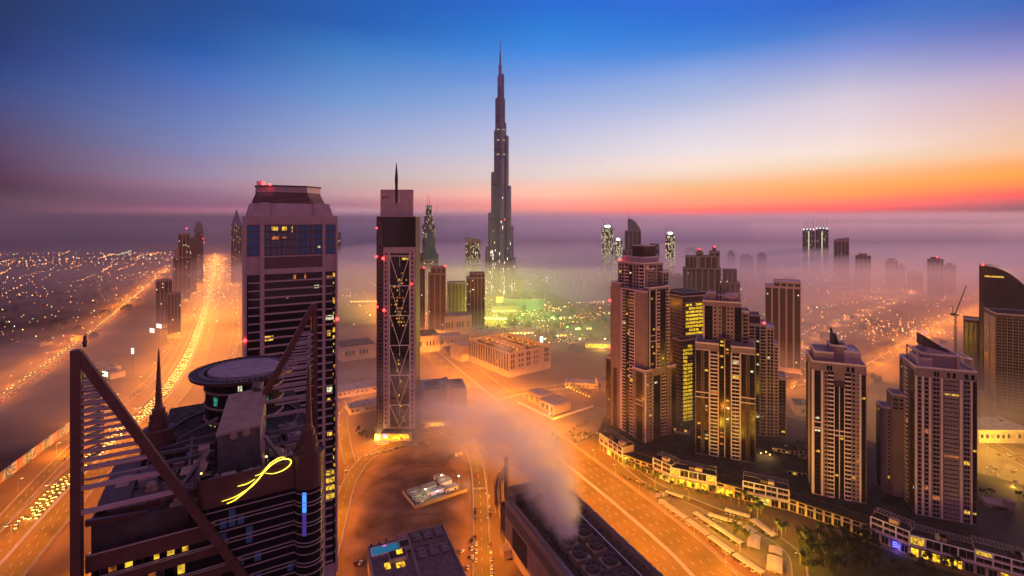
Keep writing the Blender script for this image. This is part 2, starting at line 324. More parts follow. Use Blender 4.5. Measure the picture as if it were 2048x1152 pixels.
RX = road('road', xy([(-300, 636), (0, 625), (160, 612), (300, 603), (500, 592), (700, 596)]), 22, 'cross road over the highway in the distance', dict(solid=[-10, 10], dash=[0]), step=40)
RX2 = road('road', xy([(390, 585), (440, 612), (520, 618), (700, 640)]), 14, 'slip road of the far interchange', None, step=30)
bl = [(205, 230), (G(1470, 1230).x, G(1470, 1230).y), (G(1335, 1100).x, G(1335, 1100).y), (G(1220, 1000).x, G(1220, 1000).y), (G(1080, 885).x, G(1080, 885).y), (G(985, 795).x, G(985, 795).y), (G(890, 715).x, G(890, 715).y), (G(800, 640).x, G(800, 640).y), (G(740, 592).x, G(740, 592).y)]
BL = road('road', bl, 62, 'broad empty boulevard between the towers', dict(solid=[-30, -1.5, 1.5, 30], dash=[-22, -15, -8, 8, 15, 22]), step=15)
CR = road('road', xy([(945, 840), (1000, 800), (1080, 783), (1215, 771), (1400, 768), (1560, 772), (1660, 760), (1730, 730), (1800, 690), (1870, 650), (2000, 600)]), 38, 'curved cross road behind the residential towers', dict(solid=[-18, -1, 1, 18], dash=[-12, -6, 6, 12]), step=15)
ST = road('road', xy([(963, 1400), (964, 1152), (962, 1040), (958, 960), (945, 905), (915, 872), (870, 868), (800, 885), (735, 915), (697, 970), (672, 1060), (640, 1180)]), 13, 'narrow street looping round the sandy lot', dict(solid=[-6, 6], dash=[0]), step=8)
ST2 = road('road', xy([(700, 925), (690, 880), (688, 830), (720, 800), (800, 790), (900, 800)]), 11, 'side street curving under the braced tower', dict(solid=[-5, 5]), step=8)
ST3 = road('road', xy([(955, 905), (1000, 915), (1040, 908), (1090, 885)]), 12, 'short link between street and boulevard', None, step=8)
PA = road('road', xy([(1225, 905), (1300, 965), (1400, 1010), (1500, 1050), (1580, 1100), (1600, 1152), (1600, 1300)]), 10, 'access road in front of the shop row', dict(solid=[-4.6, 4.6]), step=8)
RR = road('road', xy([(1955, 872), (2010, 905), (2100, 950), (2300, 1040)]), 16, 'road behind the lit parking lot', dict(solid=[-7.5, 7.5], dash=[0]), step=15)
RD = road('road', xy([(600, 700), (680, 668), (740, 625), (750, 612), (900, 600), (1100, 660), (1230, 668)]), 12, 'lane past the downtown mall', None, step=20)

median(BL, 0, 3.4, .1, 'raised median of the broad boulevard'); median(HW, 0, 3.0, .1, 'raised median of the highway'); median(CR, 0, 2.2, .2, 'raised median of the curved cross road'); median(RL, 0, 2.2, .15, 'raised median of the suburb road')
rail([p for p in HW if p.y < 2600], 23.5, 'steel crash barrier on the desert side of the highway'); rail([p for p in HW if p.y < 2600], -23.5, 'steel crash barrier on the tower side of the highway'); rail([p for p in BL if p.y < 1000], 32.5, 'steel crash barrier along the shop side of the boulevard')
def crossing(line, i, w, label):
    p, q = line[i], line[i + 1]; d = (q - p).normalized(); n = Vector((d.y, -d.x, 0)); mb = MB(); k = -w / 2 + .5
    while k < w / 2 - .5:
        c = p + n * k; mb.quad(c + Vector((0, 0, .32)) - d * 1.6 - n * .25, c + Vector((0, 0, .32)) + d * 1.6 - n * .25, c + Vector((0, 0, .32)) + d * 1.6 + n * .25, c + Vector((0, 0, .32)) - d * 1.6 + n * .25); k += 1.1
    tag(mb.build('road_markings', M_['mark']), label, 'road markings', kind='structure')
crossing(PA, 3, 10, 'zebra crossing by the drop off at the far end of the shop row'); crossing(PA, len(PA) - 14, 10, 'zebra crossing at the exit of the canopy court'); crossing(ST, len(ST) // 3, 13, 'zebra crossing on the narrow street')
# stained and worn patches, old tyre tracks on the sand
M_['tyre'] = mat('tyre_track', (0.055, 0.032, 0.026), 0.95, var=.3, scale=.3)
tk = random.Random(6)
for nm, pts in (('first tyre track winding over the sandy lot', [(705, 1010), (760, 960), (830, 935), (905, 940), (935, 1010)]), ('second tyre track over the sandy lot', [(730, 1060), (790, 1035), (880, 1030), (940, 1060)]), ('tyre track crossing behind the site compound', [(720, 950), (800, 925), (900, 905), (930, 930)]), ('track on the sand strip beside the highway', [(-60, 1130), (60, 1010), (150, 925), (230, 850), (300, 770)]), ('second track on the highway sand strip', [(-30, 1180), (90, 1040), (170, 950), (260, 850)]), ('dirt track beyond the joined halls', [(1085, 770), (1120, 745), (1180, 735), (1225, 742)]), ('dirt track curving through the empty plot', [(1050, 730), (1080, 700), (1105, 715), (1140, 745)]), ('dirt track by the end tower', [(1960, 1010), (1985, 960), (2040, 880)])):
    ln = smooth_line(xy(pts), 6); mb = MB()
    for o in (-1.0, 1.0): ribbon(mb, ln, o - .28, o + .28, .052 + .003 * tk.random())
    tag(mb.build('path', M_['tyre']), nm, 'track', kind='structure')
def patch(name, px, label, m, z, kind='structure', cat='ground'):
    P = [G(a, b) for a, b in px]
    o = MB().add([(p.x, p.y, z) for p in P], [tuple(range(len(P)))]).build(name, M_[m]); return tag(o, label, cat, kind=kind)
patch('ground', [(690, 990), (760, 912), (800, 895), (880, 880), (925, 895), (942, 960), (946, 1152), (946, 1400), (660, 1400)], 'bare sandy lot ringed by the narrow street', 'lot', 0.045)
M_['lotpave'] = mat('lot_asphalt', (0.15, 0.12, 0.09), 0.75, c2=(0.08, 0.065, 0.05), scale=0.05, detail=8)
patch('pavement', [(1955, 880), (2300, 1020), (2300, 1120), (1955, 1010)], 'brightly lit open parking lot behind the end tower', 'lotpave', 0.045)
patch('pavement', [(1235, 925), (1290, 972), (1310, 1005), (1440, 1085), (1530, 1152), (1600, 1200), (1590, 1090), (1480, 1020), (1330, 968)], 'parking court between boulevard and shop row', 'lotpave', 0.04)
patch('pavement', [(1075, 850), (1085, 870), (1150, 895), (1215, 862), (1225, 820), (1160, 805), (1110, 838)], 'small parking lot with planted edges', 'lotpave', 0.042)
M_['turf'] = mat('turf', (0.06, 0.10, 0.03), 0.95, var=0.4, scale=0.05)
M_['garden'] = mat('garden_ground', (0.05, 0.05, 0.025), 0.95, c2=(0.02, 0.02, 0.012), scale=0.15, detail=8)
patch('ground', [(1590, 1050), (1742, 1088), (1850, 1130), (2000, 1170), (2000, 1230), (1640, 1230), (1612, 1152), (1600, 1100)], 'dark planted garden in front of the plain podium wall', 'garden', 0.043)
M_['lake'] = mat('lake_water', (0.02, 0.025, 0.03), 0.12, spec=0.7)
patch('water', [(1085, 540), (1100, 585), (1150, 605), (1225, 610), (1240, 560), (1200, 535)], 'still dark lake beside the tallest tower', 'lake', 0.05, cat='lake')
patch('lawn', [(1130, 640), (1180, 660), (1235, 662), (1235, 640)], 'green park lawn under the floodlights', 'turf', 0.05)

# ------------------------------------------------------------------ street lamps: lamp with its own light
def light_data(name, col, power, size=2.0, typ='AREA'):
    d = bpy.data.lights.new(name, typ); d.color = col; d.energy = power
    if typ == 'AREA': d.shape = 'DISK'; d.size = size
    else: d.shadow_soft_size = size
    return d
LD = {'st': light_data('side_street_light', SODIUM, 90000, 1.6), 'near': light_data('street_light', SODIUM, 330000, 2.0), 'nearp': light_data('street_light_globe', SODIUM, 75000, 1.0, 'POINT'), 'mid': light_data('street_light_far', SODIUM, 380000, 3.0), 'midp': light_data('street_light_far_globe', SODIUM, 110000, 2.0, 'POINT'),
      'hw': light_data('highway_light', (1.0, 0.37, 0.03), 850000, 4.0), 'hwn': light_data('highway_light_near', (1.0, 0.28, 0.01), 150000, 3.0), 'yel': light_data('court_light', (1.0, 0.58, 0.03), 85000, .6, 'POINT'),
      'far': light_data('district_light', (1.0, 0.36, 0.12), 60000, 3.0, 'POINT'), 'lot': light_data('lot_light', (1.0, 0.5, 0.04), 300000, 1.0, 'POINT')}
def lamp_proto(kind, h, double=False, head=1.0):
    t = thing('street_lamp', 'street lamp', 'street lamp')
    MB().tube((0, 0, 0), (0, 0, h), 0.16, 0.09, 6).build('pole', M_['steel'], t)
    for s in ((-1, 1) if double else (1,)):
        MB().beam((0, 0, h), (s * 2.4, 0, h + 0.5), 0.12).build('arm', M_['steel'], t)
        hb = MB(); hb.cbox((s * 2.8, 0, h + 0.5), (1.2 * head, 0.5 * head, 0.22 * head), mi=0); hb.cbox((s * 2.8, 0, h + 0.34 - 0.11 * (head - 1)), (0.9 * head, 0.36 * head, 0.1 * head), mi=1)
        hb.build('lamp_head', [M_['steel'], M_['lamp']], t)
    lo = bpy.data.objects.new('lamp_light', LD[kind]); COL.objects.link(lo); lo.parent = t; lo.location = (2.8 if not double else 0, 0, h - (.9 if LD[kind].type == 'POINT' else -.1) - LD[kind].shadow_soft_size * (LD[kind].type == 'POINT'))
    return t
PROTO = {}
LAMPN = [0]
def put_lamp(kind, h, p, heading, label, group, double=False, head=1.0):
    key = (kind, h, double, head)
    if key not in PROTO: o = PROTO[key] = lamp_proto(kind, h, double, head)
    else: o = copy_tree(PROTO[key])
    o.location = (p.x, p.y, 0); o.rotation_euler = (0, 0, heading); tag(o, label, 'street lamp', group); LAMPN[0] += 1
    return o
def inview(p, m=40): 
    if p.y < 60: return False
    px = 1024 + p.x / p.y * F; py = HY + HC * F / p.y
    return -m < px < 2048 + m and py < 1152 + m * 2
def lamp_row(line, off, step, kind, h, what, group, start=0, head=1.0, double=False, ymax=9e9):
    k = 0
    for p, hd in walk(offset(line, off), step, start):
        if not inview(p) or p.y > ymax: continue
        put_lamp('hwn' if kind == 'hw' and p.y < 760 else (kind + 'p' if kind in ('near', 'mid') and k % 3 == 1 else kind), h, p, hd + (math.pi / 2 if off > 0 else -math.pi / 2), '%s lamp post %s, counted from the camera end' % (ordn(k), what), group, double, head); k += 1
HWr = list(reversed(HW)); BLr = list(reversed(BL))
lamp_row(HWr, 0, 62, 'hw', 20, 'in the highway median', 'median lamps of the highway', head=2.6, double=True, ymax=3600)
RB1 = road('road', xy([(1560, 745), (1620, 690), (1700, 640), (1800, 600), (1900, 560)]), 16, 'hazy road running out through the fog bound district', None, step=30)
RB2 = road('road', xy([(1600, 640), (1700, 655), (1800, 668), (1900, 660), (2100, 640)]), 16, 'hazy crossing road of the fog bound district', None, step=30)
RB3 = road('road', xy([(1340, 600), (1480, 620), (1600, 612), (1800, 575)]), 14, 'faint road far behind the residential towers', None, step=30)
lamp_row(RB1, -9, 95, 'far', 12, 'on the fog bound district road', 'lamps of the fog bound roads', head=2.2, ymax=2400, start=70)
lamp_row(RB2, 9, 80, 'far', 12, 'on the fog bound crossing road', 'lamps of the fog bound roads', head=2.2, ymax=2400)
lamp_row(RB3, 9, 120, 'far', 12, 'on the faint far road', 'lamps of the fog bound roads', head=2.2, ymax=2400)
lamp_row(list(reversed(SV1)), 9, 75, 'mid', 12, 'on the tower side service road', 'lamps of the tower side service road', head=2.2, ymax=2300)
lamp_row(list(reversed(SV2)), -9, 80, 'mid', 12, 'on the desert side service road', 'lamps of the desert side service road', head=2.2, ymax=2300)
lamp_row(RL, -16, 75, 'mid', 14, 'along the road by the dark suburb', 'lamps by the suburb road', head=2.4, ymax=2600)
lamp_row(BL, 29, 34, 'near', 13, 'on the tower side of the boulevard', 'lamps on the tower side of the boulevard', head=1.2)
lamp_row(BL, -28, 34, 'near', 13, 'on the cooling plant side of the boulevard', 'lamps on the plant side of the boulevard', head=1.2, start=15)
lamp_row(CR, 20, 48, 'mid', 12, 'along the curved cross road', 'lamps of the curved cross road', head=1.8)
lamp_row(ST, 7.5, 36, 'st', 9, 'along the narrow street round the lot', 'lamps of the narrow street', head=0.9)
lamp_row(ST2, -7, 40, 'st', 9, 'on the side street under the braced tower', 'lamps of the side street', head=0.9)
for i, (a, b) in enumerate([(1975, 905), (2010, 935), (2045, 965), (1968, 965), (2020, 1000)]):
    put_lamp('lot', 14, G(a, b), 0, '%s tall lamp post in the bright parking lot' % ordn(i), 'lamps of the open parking lot')
for i, (a, b) in enumerate([(1378, 1000), (1497, 1048), (1548, 1075), (1430, 1060), (1540, 1140), (1310, 975), (1250, 935), (1600, 1130), (1480, 1105)]):
    put_lamp('yel', 8, G(a, b), 2.2 + i, '%s short lamp post in the canopy parking court' % ordn(i), 'lamps of the canopy parking court', head=0.9)
# ================================================================== TOWERS: facade builder
WCACHE = {}
def win_mesh(kind, w, h, litk):
    key = (kind, round(w, 1), round(h, 1), litk)
    if key in WCACHE: return WCACHE[key]
    mb = MB(); w_, h_ = w, h
    if kind == 'window':
        mb.box(-w_ / 2, w_ / 2, -0.05, 0.0, -h_ / 2, h_ / 2, 0)
        f = 0.12
        for a in ((-w_ / 2 - f, w_ / 2 + f, h_ / 2, h_ / 2 + f), (-w_ / 2 - f, w_ / 2 + f, -h_ / 2 - f, -h_ / 2)): mb.box(a[0], a[1], -0.14, 0.0, a[2], a[3], 1)
        for a in ((-w_ / 2 - f, -w_ / 2), (w_ / 2, w_ / 2 + f)): mb.box(a[0], a[1], -0.14, 0.0, -h_ / 2, h_ / 2, 1)
        if w_ > 2.2:
            n = int(w_ / 1.6)
            for i in range(1, n): x = -w_ / 2 + w_ * i / n; mb.box(x - 0.05, x + 0.05, -0.1, -0.052, -h_ / 2, h_ / 2, 1)
    else:   # balcony: slab, solid upstand, rail and the dark doors behind
        mb.box(-w_ / 2 + .3, w_ / 2 - .3, -0.06, 0.0, -h_ * .42, h_ * .34, 0)
        mb.box(-w_ / 2, w_ / 2, -1.5, -0.003, -h_ / 2, -h_ / 2 + 0.22, 1)
        mb.box(-w_ / 2, w_ / 2, -1.5, -1.38, -h_ / 2 + .22, -h_ / 2 + 1.15, 1)
        mb.box(-w_ / 2, -w_ / 2 + .12, -1.378, -0.003, -h_ / 2 + .22, -h_ / 2 + 1.15, 1)
        mb.box(w_ / 2 - .12, w_ / 2, -1.378, -0.003, -h_ / 2 + .22, -h_ / 2 + 1.15, 1)
        mb.box(-.08, .08, -0.12, -0.062, -h_ * .42, h_ * .34, 1)
    WCACHE[key] = mb; return mb
class Tower:
    def __init__(s, name, label, loc, rz, seed=1, wall='cream', trim='trimc', cat='tower', lit=0.03, litm='lit', glass='glass', group=None):
        s.t = thing(name, label, cat, loc, rz, group); s.loc = Vector(loc); s.rz = rz; s.body = {}; s.tr = MB(); s.gl = []; s.win = []; s.lw = []
        s.rng = random.Random(seed); s.wall = wall; s.trim = trim; s.lit = lit; s.litm = litm; s.glass = glass
    def block(s, x0, x1, y0, y1, z0, z1, m=None, para=1.2):
        b = s.body.setdefault(m or s.wall, MB())
        b.box(x0, x1, y0, y1, z0, z1)
        if para:
            t = .5
            for q in ((x0, x1, y0, y0 + t), (x0, x1, y1 - t, y1), (x0, x0 + t, y0 + t, y1 - t), (x1 - t, x1, y0 + t, y1 - t)): s.tr.box(q[0] - (.15 if q[0] == x0 else 0), q[1] + (.15 if q[1] == x1 else 0), q[2] - (.15 if q[2] == y0 else 0), q[3] + (.15 if q[3] == y1 else 0), z1 - .3, z1 + para)
        return s
    def face(s, o, a, w, z0, z1, fh, cols):
        """o: left end seen from outside; a: heading of the face; cols: (from, to, type) in fractions of the width"""
        d = Vector((math.cos(a), math.sin(a))); n = Vector((d.y, -d.x)); o = Vector(o)
        nf = max(1, int((z1 - z0) / fh)); fh = (z1 - z0) / nf
        def P(u, k, z): q = o + d * u + n * k; return (q.x, q.y, z)
        def bx(mb, u0, u1, k0, k1, za, zb, mi=0):
            mb.add([P(u0, k1, za), P(u1, k1, za), P(u1, k0, za), P(u0, k0, za), P(u0, k1, zb), P(u1, k1, zb), P(u1, k0, zb), P(u0, k0, zb)],
                   [(0, 3, 2, 1), (4, 5, 6, 7), (0, 1, 5, 4), (1, 2, 6, 5), (2, 3, 7, 6), (3, 0, 4, 7)], mi)
        for c in cols:
            u0, u1, ty = c[0] * w, c[1] * w, c[2]; ww = u1 - u0; um = (u0 + u1) / 2
            if ty == 'p': bx(s.tr, u0, u1, 0, .6, z0, z1 + .3)
            elif ty == 'r':
                b = s.body.setdefault('brown', MB()); bx(b, u0, u1, 0.0, .18, z0, z1)
            elif ty == 'g':
                g = MB(); bx(g, u0, u1, 0, .10, z0 + .4, z1 - .4, 0)
                for k in range(nf):
                    bx(g, u0, u1, .102, .2, z0 + k * fh + .4, z0 + k * fh + .62, 1)
                m = max(1, int(ww / 3))
                for k in range(m + 1):
                    x = u0 + ww * k / m; bx(g, x - .07, x + .07, .102, .26, z0 + .4, z1 - .4, 1)
                s.gl.append(g)
                if s.lit:
                    for k in range(nf):
                        if s.rng.random() < s.lit * 2.0:
                            l = min(ww * .9, s.rng.uniform(2, 4)); x = u0 + s.rng.random() * (ww - l)
                            s.lw.append((lambda q=(x, x + l, z0 + k * fh + .9, z0 + (k + 1) * fh - 1.0): q)())
                            q = MB(); bx(q, x, x + l, .13, .15, z0 + k * fh + .9, z0 + (k + 1) * fh - 1.0); s.lw[-1] = q
            elif ty == 'h':   # horizontal band
                for (za, zb) in c[3]: bx(s.tr, u0, u1, 0, .7, za, zb)
            else:
                if ty == 'b': bx(s.body.setdefault('brown', MB()), u0 - .2, u1 + .2, 0.0, .02, z0, z1)
                kind = 'balcony' if ty == 'b' else 'window'
                hh = {'w': .52, 's': .36, 'b': 1.0, 'W': .74}[ty] * fh; wd = ww
                nn = 1
                if ty in 'wW' and ww > 5: nn = int(ww / 3.2); wd = ww / nn * .72
                for k in range(nf):
                    for i in range(nn):
                        u = u0 + ww * (i + .5) / nn; zc = z0 + (k + .5) * fh; q = P(u, .03 if ty == 'b' else .0, zc); lit = (1 + s.rng.choice([0, 0, 1, 2, 2])) if s.rng.random() < s.lit * .75 else 0
                        s.win.append((kind, Vector(q), a, round(wd, 1), round(hh, 1), lit))
        return s
    def finish(s, masts=(), beacons=(), maxn=100):
        cs, sn = math.cos(s.rz), math.sin(s.rz)
        for k, b in s.body.items(): b.build('wall' if k in ('cream', 'mauve', 'conc', 'beige') else 'wall_panel', M_[k], s.t)
        if s.tr.v: s.tr.build('trim', M_[s.trim], s.t)
        for g in s.gl: g.build('glazed_strip', [M_[s.glass], M_[s.trim if s.glass == 'glass' and s.trim != 'trimc' else 'brown']], s.t)
        def dist(q): return (Vector((s.loc.x + q.x * cs - q.y * sn, s.loc.y + q.x * sn + q.y * cs, q.z)) - Vector((0, 0, HC))).length
        for kind in ('window', 'balcony'):
            L_ = sorted([w for w in s.win if w[0] == kind], key=lambda w: dist(w[1])); meshes = {}
            far = {0: MB(), 1: MB(), 2: MB(), 3: MB()}
            for i, (kd, q, a, w, h, lit) in enumerate(L_):
                mb = win_mesh(kind, w, h, lit)
                if i < maxn:
                    key = (w, h, lit)
                    if key not in meshes:
                        o = mb.build(('lit_window' if lit else 'window') if kind == 'window' else 'balcony', [M_[[s.glass, s.litm, 'litw', 'litr'][lit]], M_[s.trim]], s.t); meshes[key] = o
                    else: o = meshes[key].copy(); COL.objects.link(o)
                    o.location = q; o.rotation_euler = (0, 0, a)
                    if lit and kind == 'balcony': o['label'] = 'balcony of a lit flat'
                else:
                    ca, sa = math.cos(a), math.sin(a); f_ = far[lit]; of = len(f_.v)
                    f_.v += [(q.x + x * ca - y * sa, q.y + x * sa + y * ca, q.z + z) for x, y, z in mb.v]; f_.f += [tuple(j + of for j in g) for g in mb.f]; f_.m += mb.m
            for lit, f_ in far.items():
                if f_.v: tag(f_.build(('lit_windows' if lit else 'windows') if kind == 'window' else ('lit_balconies' if lit else 'balconies'), [M_[[s.glass, s.litm, 'litw', 'litr'][lit]], M_[s.trim]], s.t), kind='stuff')
        for i, q in enumerate(s.lw[:60]): q.build('lit_window', M_[s.rng.choice([s.litm, s.litm, 'litw', 'litr'])], s.t)
        for (x, y, z, h, r) in masts: MB().tube((x, y, z), (x, y, z + h), r, r * .4, 6).build('mast', M_['dmetal'], s.t)
        for (x, y, z, r) in beacons:
            b = MB(); b.lathe([(0.01, z), (r, z + .2), (r, z + r * 1.4), (0.01, z + r * 2)], 8, (x, y)); b.build('red_beacon', M_['red'], s.t)
        return s.t

RL_ = R(-90)
def rectfaces(T, x0, x1, y0, y1, z0, z1, fh, front=None, left=None, right=None):
    if front: T.face((x0, y0), 0, x1 - x0, z0, z1, fh, front)
    if left: T.face((x0, y1), RL_, y1 - y0, z0, z1, fh, left)
    if right: T.face((x1, y0), R(90), y1 - y0, z0, z1, fh, right)

# ---- stepped residential tower at the boulevard junction
T = Tower('residential_tower', 'tallest stepped cream tower with box crown and red beacons', (142, 534, 0), R(32), 5, lit=.022)
T.block(0, 11, 0, 18, 0, 88).block(3, 16, 52, 64, 0, 89).block(37, 50, .5, 13, 0, 87).block(4, 44, 4, 57, 0, 172)
T.block(9, 40, 2.2, 22, 80, 176).block(2.4, 14, 40, 54, 80, 178, para=1).block(8, 38, 9, 49, 165, 202).block(12, 36, 14, 44, 200, 208, 'mauve').block(16, 34, 16, 34, 206, 221, 'brown', .4).block(33, 43, 5, 16, 170, 192).block(10, 22, 6.5, 14, 172, 196)
rectfaces(T, 0, 11, 0, 18, 12, 86, 3.6, [(.0, .12, 'p'), (.3, .5, 'w'), (.62, .9, 'w')], [(.12, .24, 'w'), (.3, .82, 'g'), (.86, .96, 'w')])
rectfaces(T, 3, 16, 52, 64, 12, 87, 3.6, [(.3, .5, 'w'), (.7, .85, 'w')], [(.1, .7, 'g'), (.8, .9, 'w')])
rectfaces(T, 37, 50, .5, 13, 12, 85, 3.6, [(.1, .3, 'w'), (.4, .95, 'g')], [(.1, .35, 'w'), (.6, .85, 'w')])
rectfaces(T, 9, 40, 2.2, 22, 88, 174, 3.6, [(0, .03, 'p'), (.06, .3, 'g'), (.33, .36, 'p'), (.37, .5, 'b'), (.54, .82, 'g'), (.86, .97, 'b')], [(.35, .6, 'r'), (.68, .95, 'g')])
rectfaces(T, 11.1, 37, 4, 50, 12, 88, 3.6, [(.02, .18, 'b'), (.26, .66, 'g'), (.75, .95, 'b')])
rectfaces(T, 4, 40, 4, 57, 12, 172, 3.6, None, [(.08, .2, 'r'), (.22, .26, 'w'), (.30, .36, 'p'), (.37, .46, 'b'), (.475, .58, 'g'), (.59, .71, 'b'), (.715, .73, 'p')])
rectfaces(T, 8, 38, 9, 49, 174, 200, 3.6, [(.0, .04, 'p'), (.1, .42, 'W'), (.5, .62, 'W'), (.7, .95, 'W')], [(.05, .25, 'W'), (.3, .42, 'b'), (.46, .56, 'g'), (.6, .8, 'W'), (.85, .97, 'b')])
rectfaces(T, 33, 43, 5, 16, 174, 190, 3.6, [(.1, .9, 'W')]); rectfaces(T, 10, 22, 6.5, 14, 176, 194, 3.6, [(.1, .9, 'W')], [(.1, .9, 'W')])
for zb in (50, 118): T.face((-.05, 18), RL_, 18, 12, 86, 3.6, [(.28, .84, 'h', [(zb, zb + .8), (zb + 5, zb + 5.8)])]) if zb < 86 else T.face((9, 2.15), 0, 31, 88, 172, 3.6, [(.05, .32, 'h', [(zb, zb + .8), (zb + 6, zb + 6.8)])])
T.finish(beacons=[(8.5, 46, 203, 1.3), (2, 56, 155, 1.3), (3, 58, 100, 1.0), (18, 9, 176, .8)])

# ---- lit office tower behind it
T = Tower('office_tower', 'dark glass office tower with a bright yellow lit side', (208.6, 610, 0), R(22), 7, wall='brown', trim='mauve', lit=0.0, cat='office tower')
T.block(0, 40, 0, 42, 0, 156).block(-16, 24, -15, -.2, 0, 107).block(3, 38, 4, 40, 156, 160, 'dark_roof', .3)
fh = 4.4
lf = MB()
def litwall(o, a, w, z0, z1, u0, u1, fh, par, name='lit_floor'):
    d = Vector((math.cos(a), math.sin(a))); n = Vector((d.y, -d.x)); o = Vector(o); k = 0; z = z0
    while z + fh <= z1:
        mb = MB(); nb = max(1, int((u1 - u0) / 5)); bw = (u1 - u0) / nb
        for i in range(nb):
            if random.random() < .06: continue
            c_ = o + d * (u0 + bw * (i + .5)) + n * .12; mb.cbox((c_.x, c_.y, z + fh * .5), (bw * .9, .1, fh * .62), a)
        if mb.v: mb.build(name, M_['lit2'], par)
        z += fh
M_['lit2'] = litglass('office_light', lin((250, 205, 20)), 1.35, 0.5)
litwall((0, 0), 0, 40, 16, 150, 4, 39, fh, T.t); litwall((-16, -15), 0, 40, 10, 104, 3, 17, fh, T.t)
for k in range(33):
    z = 12 + k * fh
    if z < 152: T.tr.box(-.35, 40.2, -.35, -.05, z, z + .5); T.tr.box(-.35, -.05, 0, 42, z, z + .4)
    if z < 104: T.tr.box(-16.35, 24.2, -15.35, -15.05, z, z + .4); T.tr.box(-16.35, -16.05, -15, -.3, z, z + .4)
rectfaces(T, 0, 40, 0, 42, 12, 154, 4.4, None, [(.02, .98, 'g')])
T.finish(masts=[(6, 6, 160, 4, .2)]); MB().cbox((6, 6, 163.6), (5, 1.2, 1), .5).build('rooftop_dish', M_['dmetal'], T.t)

# ---- central residential tower
T = Tower('residential_tower', 'broad cream tower with twin balcony stacks and slanted roof fins', (187, 509.7, 0), R(-23.2), 9, lit=.03)
T.block(0, 22, 0, 34, 0, 125).block(33, 55, 0, 34, 0, 124).block(22, 33, 1.2, 34, 0, 132, 'brown', 0).block(7, 43, 5, 32, 120, 167).block(10, 40, 9, 29, 165, 173, 'mauve').block(43, 50, 8, 30, 122, 158, 'cream')
colsL = [(.04, .38, 'g'), (.42, .52, 'r'), (.56, .60, 'p'), (.62, .95, 'b'), (.97, 1.0, 'p')]
T.face((0, 0), 0, 22, 13, 118, 3.55, [(.03, .24, 'g'), (.26, .36, 'r'), (.38, .56, 'g'), (.59, .64, 'p'), (.655, .94, 'b'), (.955, 1, 'p')])
T.face((33, 0), 0, 22, 13, 118, 3.55, [(0, .045, 'p'), (.06, .345, 'b'), (.36, .41, 'p'), (.44, .62, 'g'), (.64, .74, 'r'), (.76, .97, 'g')])
T.face((22, 1.2), 0, 11, 13, 130, 3.55, [(.05, .44, 'g'), (.47, .53, 'p'), (.56, .95, 'g')])
T.face((0, 0), 0, 22, 12, 125, 3.6, [(0, .6, 'h', [(70, 71), (75, 76), (118.5, 119.2)])]); T.face((33, 0), 0, 22, 12, 125, 3.6, [(.4, 1, 'h', [(70, 71), (75, 76), (118.5, 119.2)])])
rectfaces(T, 7, 43, 5, 32, 128, 163, 3.6, [(.0, .04, 'p'), (.05, .25, 'g'), (.29, .35, 'w'), (.42, .47, 'w'), (.5, .6, 'r'), (.63, .69, 'w'), (.73, .78, 'w'), (.82, .99, 'g')], [(.1, .9, 'g')])
T.face((43, 8), 0, 7, 126, 156, 3.6, [(.1, .9, 'W')])
for k, (x, zt) in enumerate([(20, 185), (23, 182), (26, 178)]):
    mb = MB(); mb.add([(x, 8, 167), (x + 1.2, 8, 167), (x + 1.2, 26, 167), (x, 26, 167), (x, 8, zt - 9), (x + 1.2, 8, zt - 9), (x + 1.2, 26, zt), (x, 26, zt)], [(0, 3, 2, 1), (4, 5, 6, 7), (0, 1, 5, 4), (1, 2, 6, 5), (2, 3, 7, 6), (3, 0, 4, 7)]); mb.build('roof_fin', M_['brown'], T.t)
T.block(12, 19, 7, 20, 166, 176, 'cream', .5); T.block(28, 38, 7, 16, 166, 172, 'cream', .5)
fr = MB()
for a, b in (((34, 6, 167), (34, 6, 176)), ((42, 6, 167), (42, 6, 176)), ((34, 6, 176), (42.5, 6, 176)), ((42, 6, 176), (42, 28, 176)), ((42, 28, 167), (42, 28, 176))): fr.beam(a, b, .9)
fr.build('roof_frame', M_['mauve'], T.t); T.finish()

# ---- darker tower standing behind it
T = Tower('residential_tower', 'dim mauve stepped tower half hidden behind the twin balcony tower', (258, 560, 0), R(-23.2), 12, wall='mauve', trim='mauve', lit=.02)
T.block(0, 24, 0, 30, 0, 134).block(3, 18, 3, 26, 134, 143, 'brown').block(24, 32, 2, 30, 0, 131).block(32, 36, 4, 30, 0, 112).block(36, 44, 6, 30, 0, 76)
rectfaces(T, 0, 24, 0, 30, 12, 132, 3.6, [(.05, .25, 'W'), (.3, .5, 'b'), (.56, .72, 'g'), (.78, .96, 'b')])
T.face((24, 2), 0, 8, 12, 129, 3.6, [(.1, .9, 'W')]); T.face((32, 4), 0, 4, 12, 110, 3.6, [(.2, .8, 'w')]); T.face((36, 6), 0, 8, 12, 74, 3.6, [(.1, .9, 'g')])
T.finish(beacons=[(22, 2, 135, 1.2)])

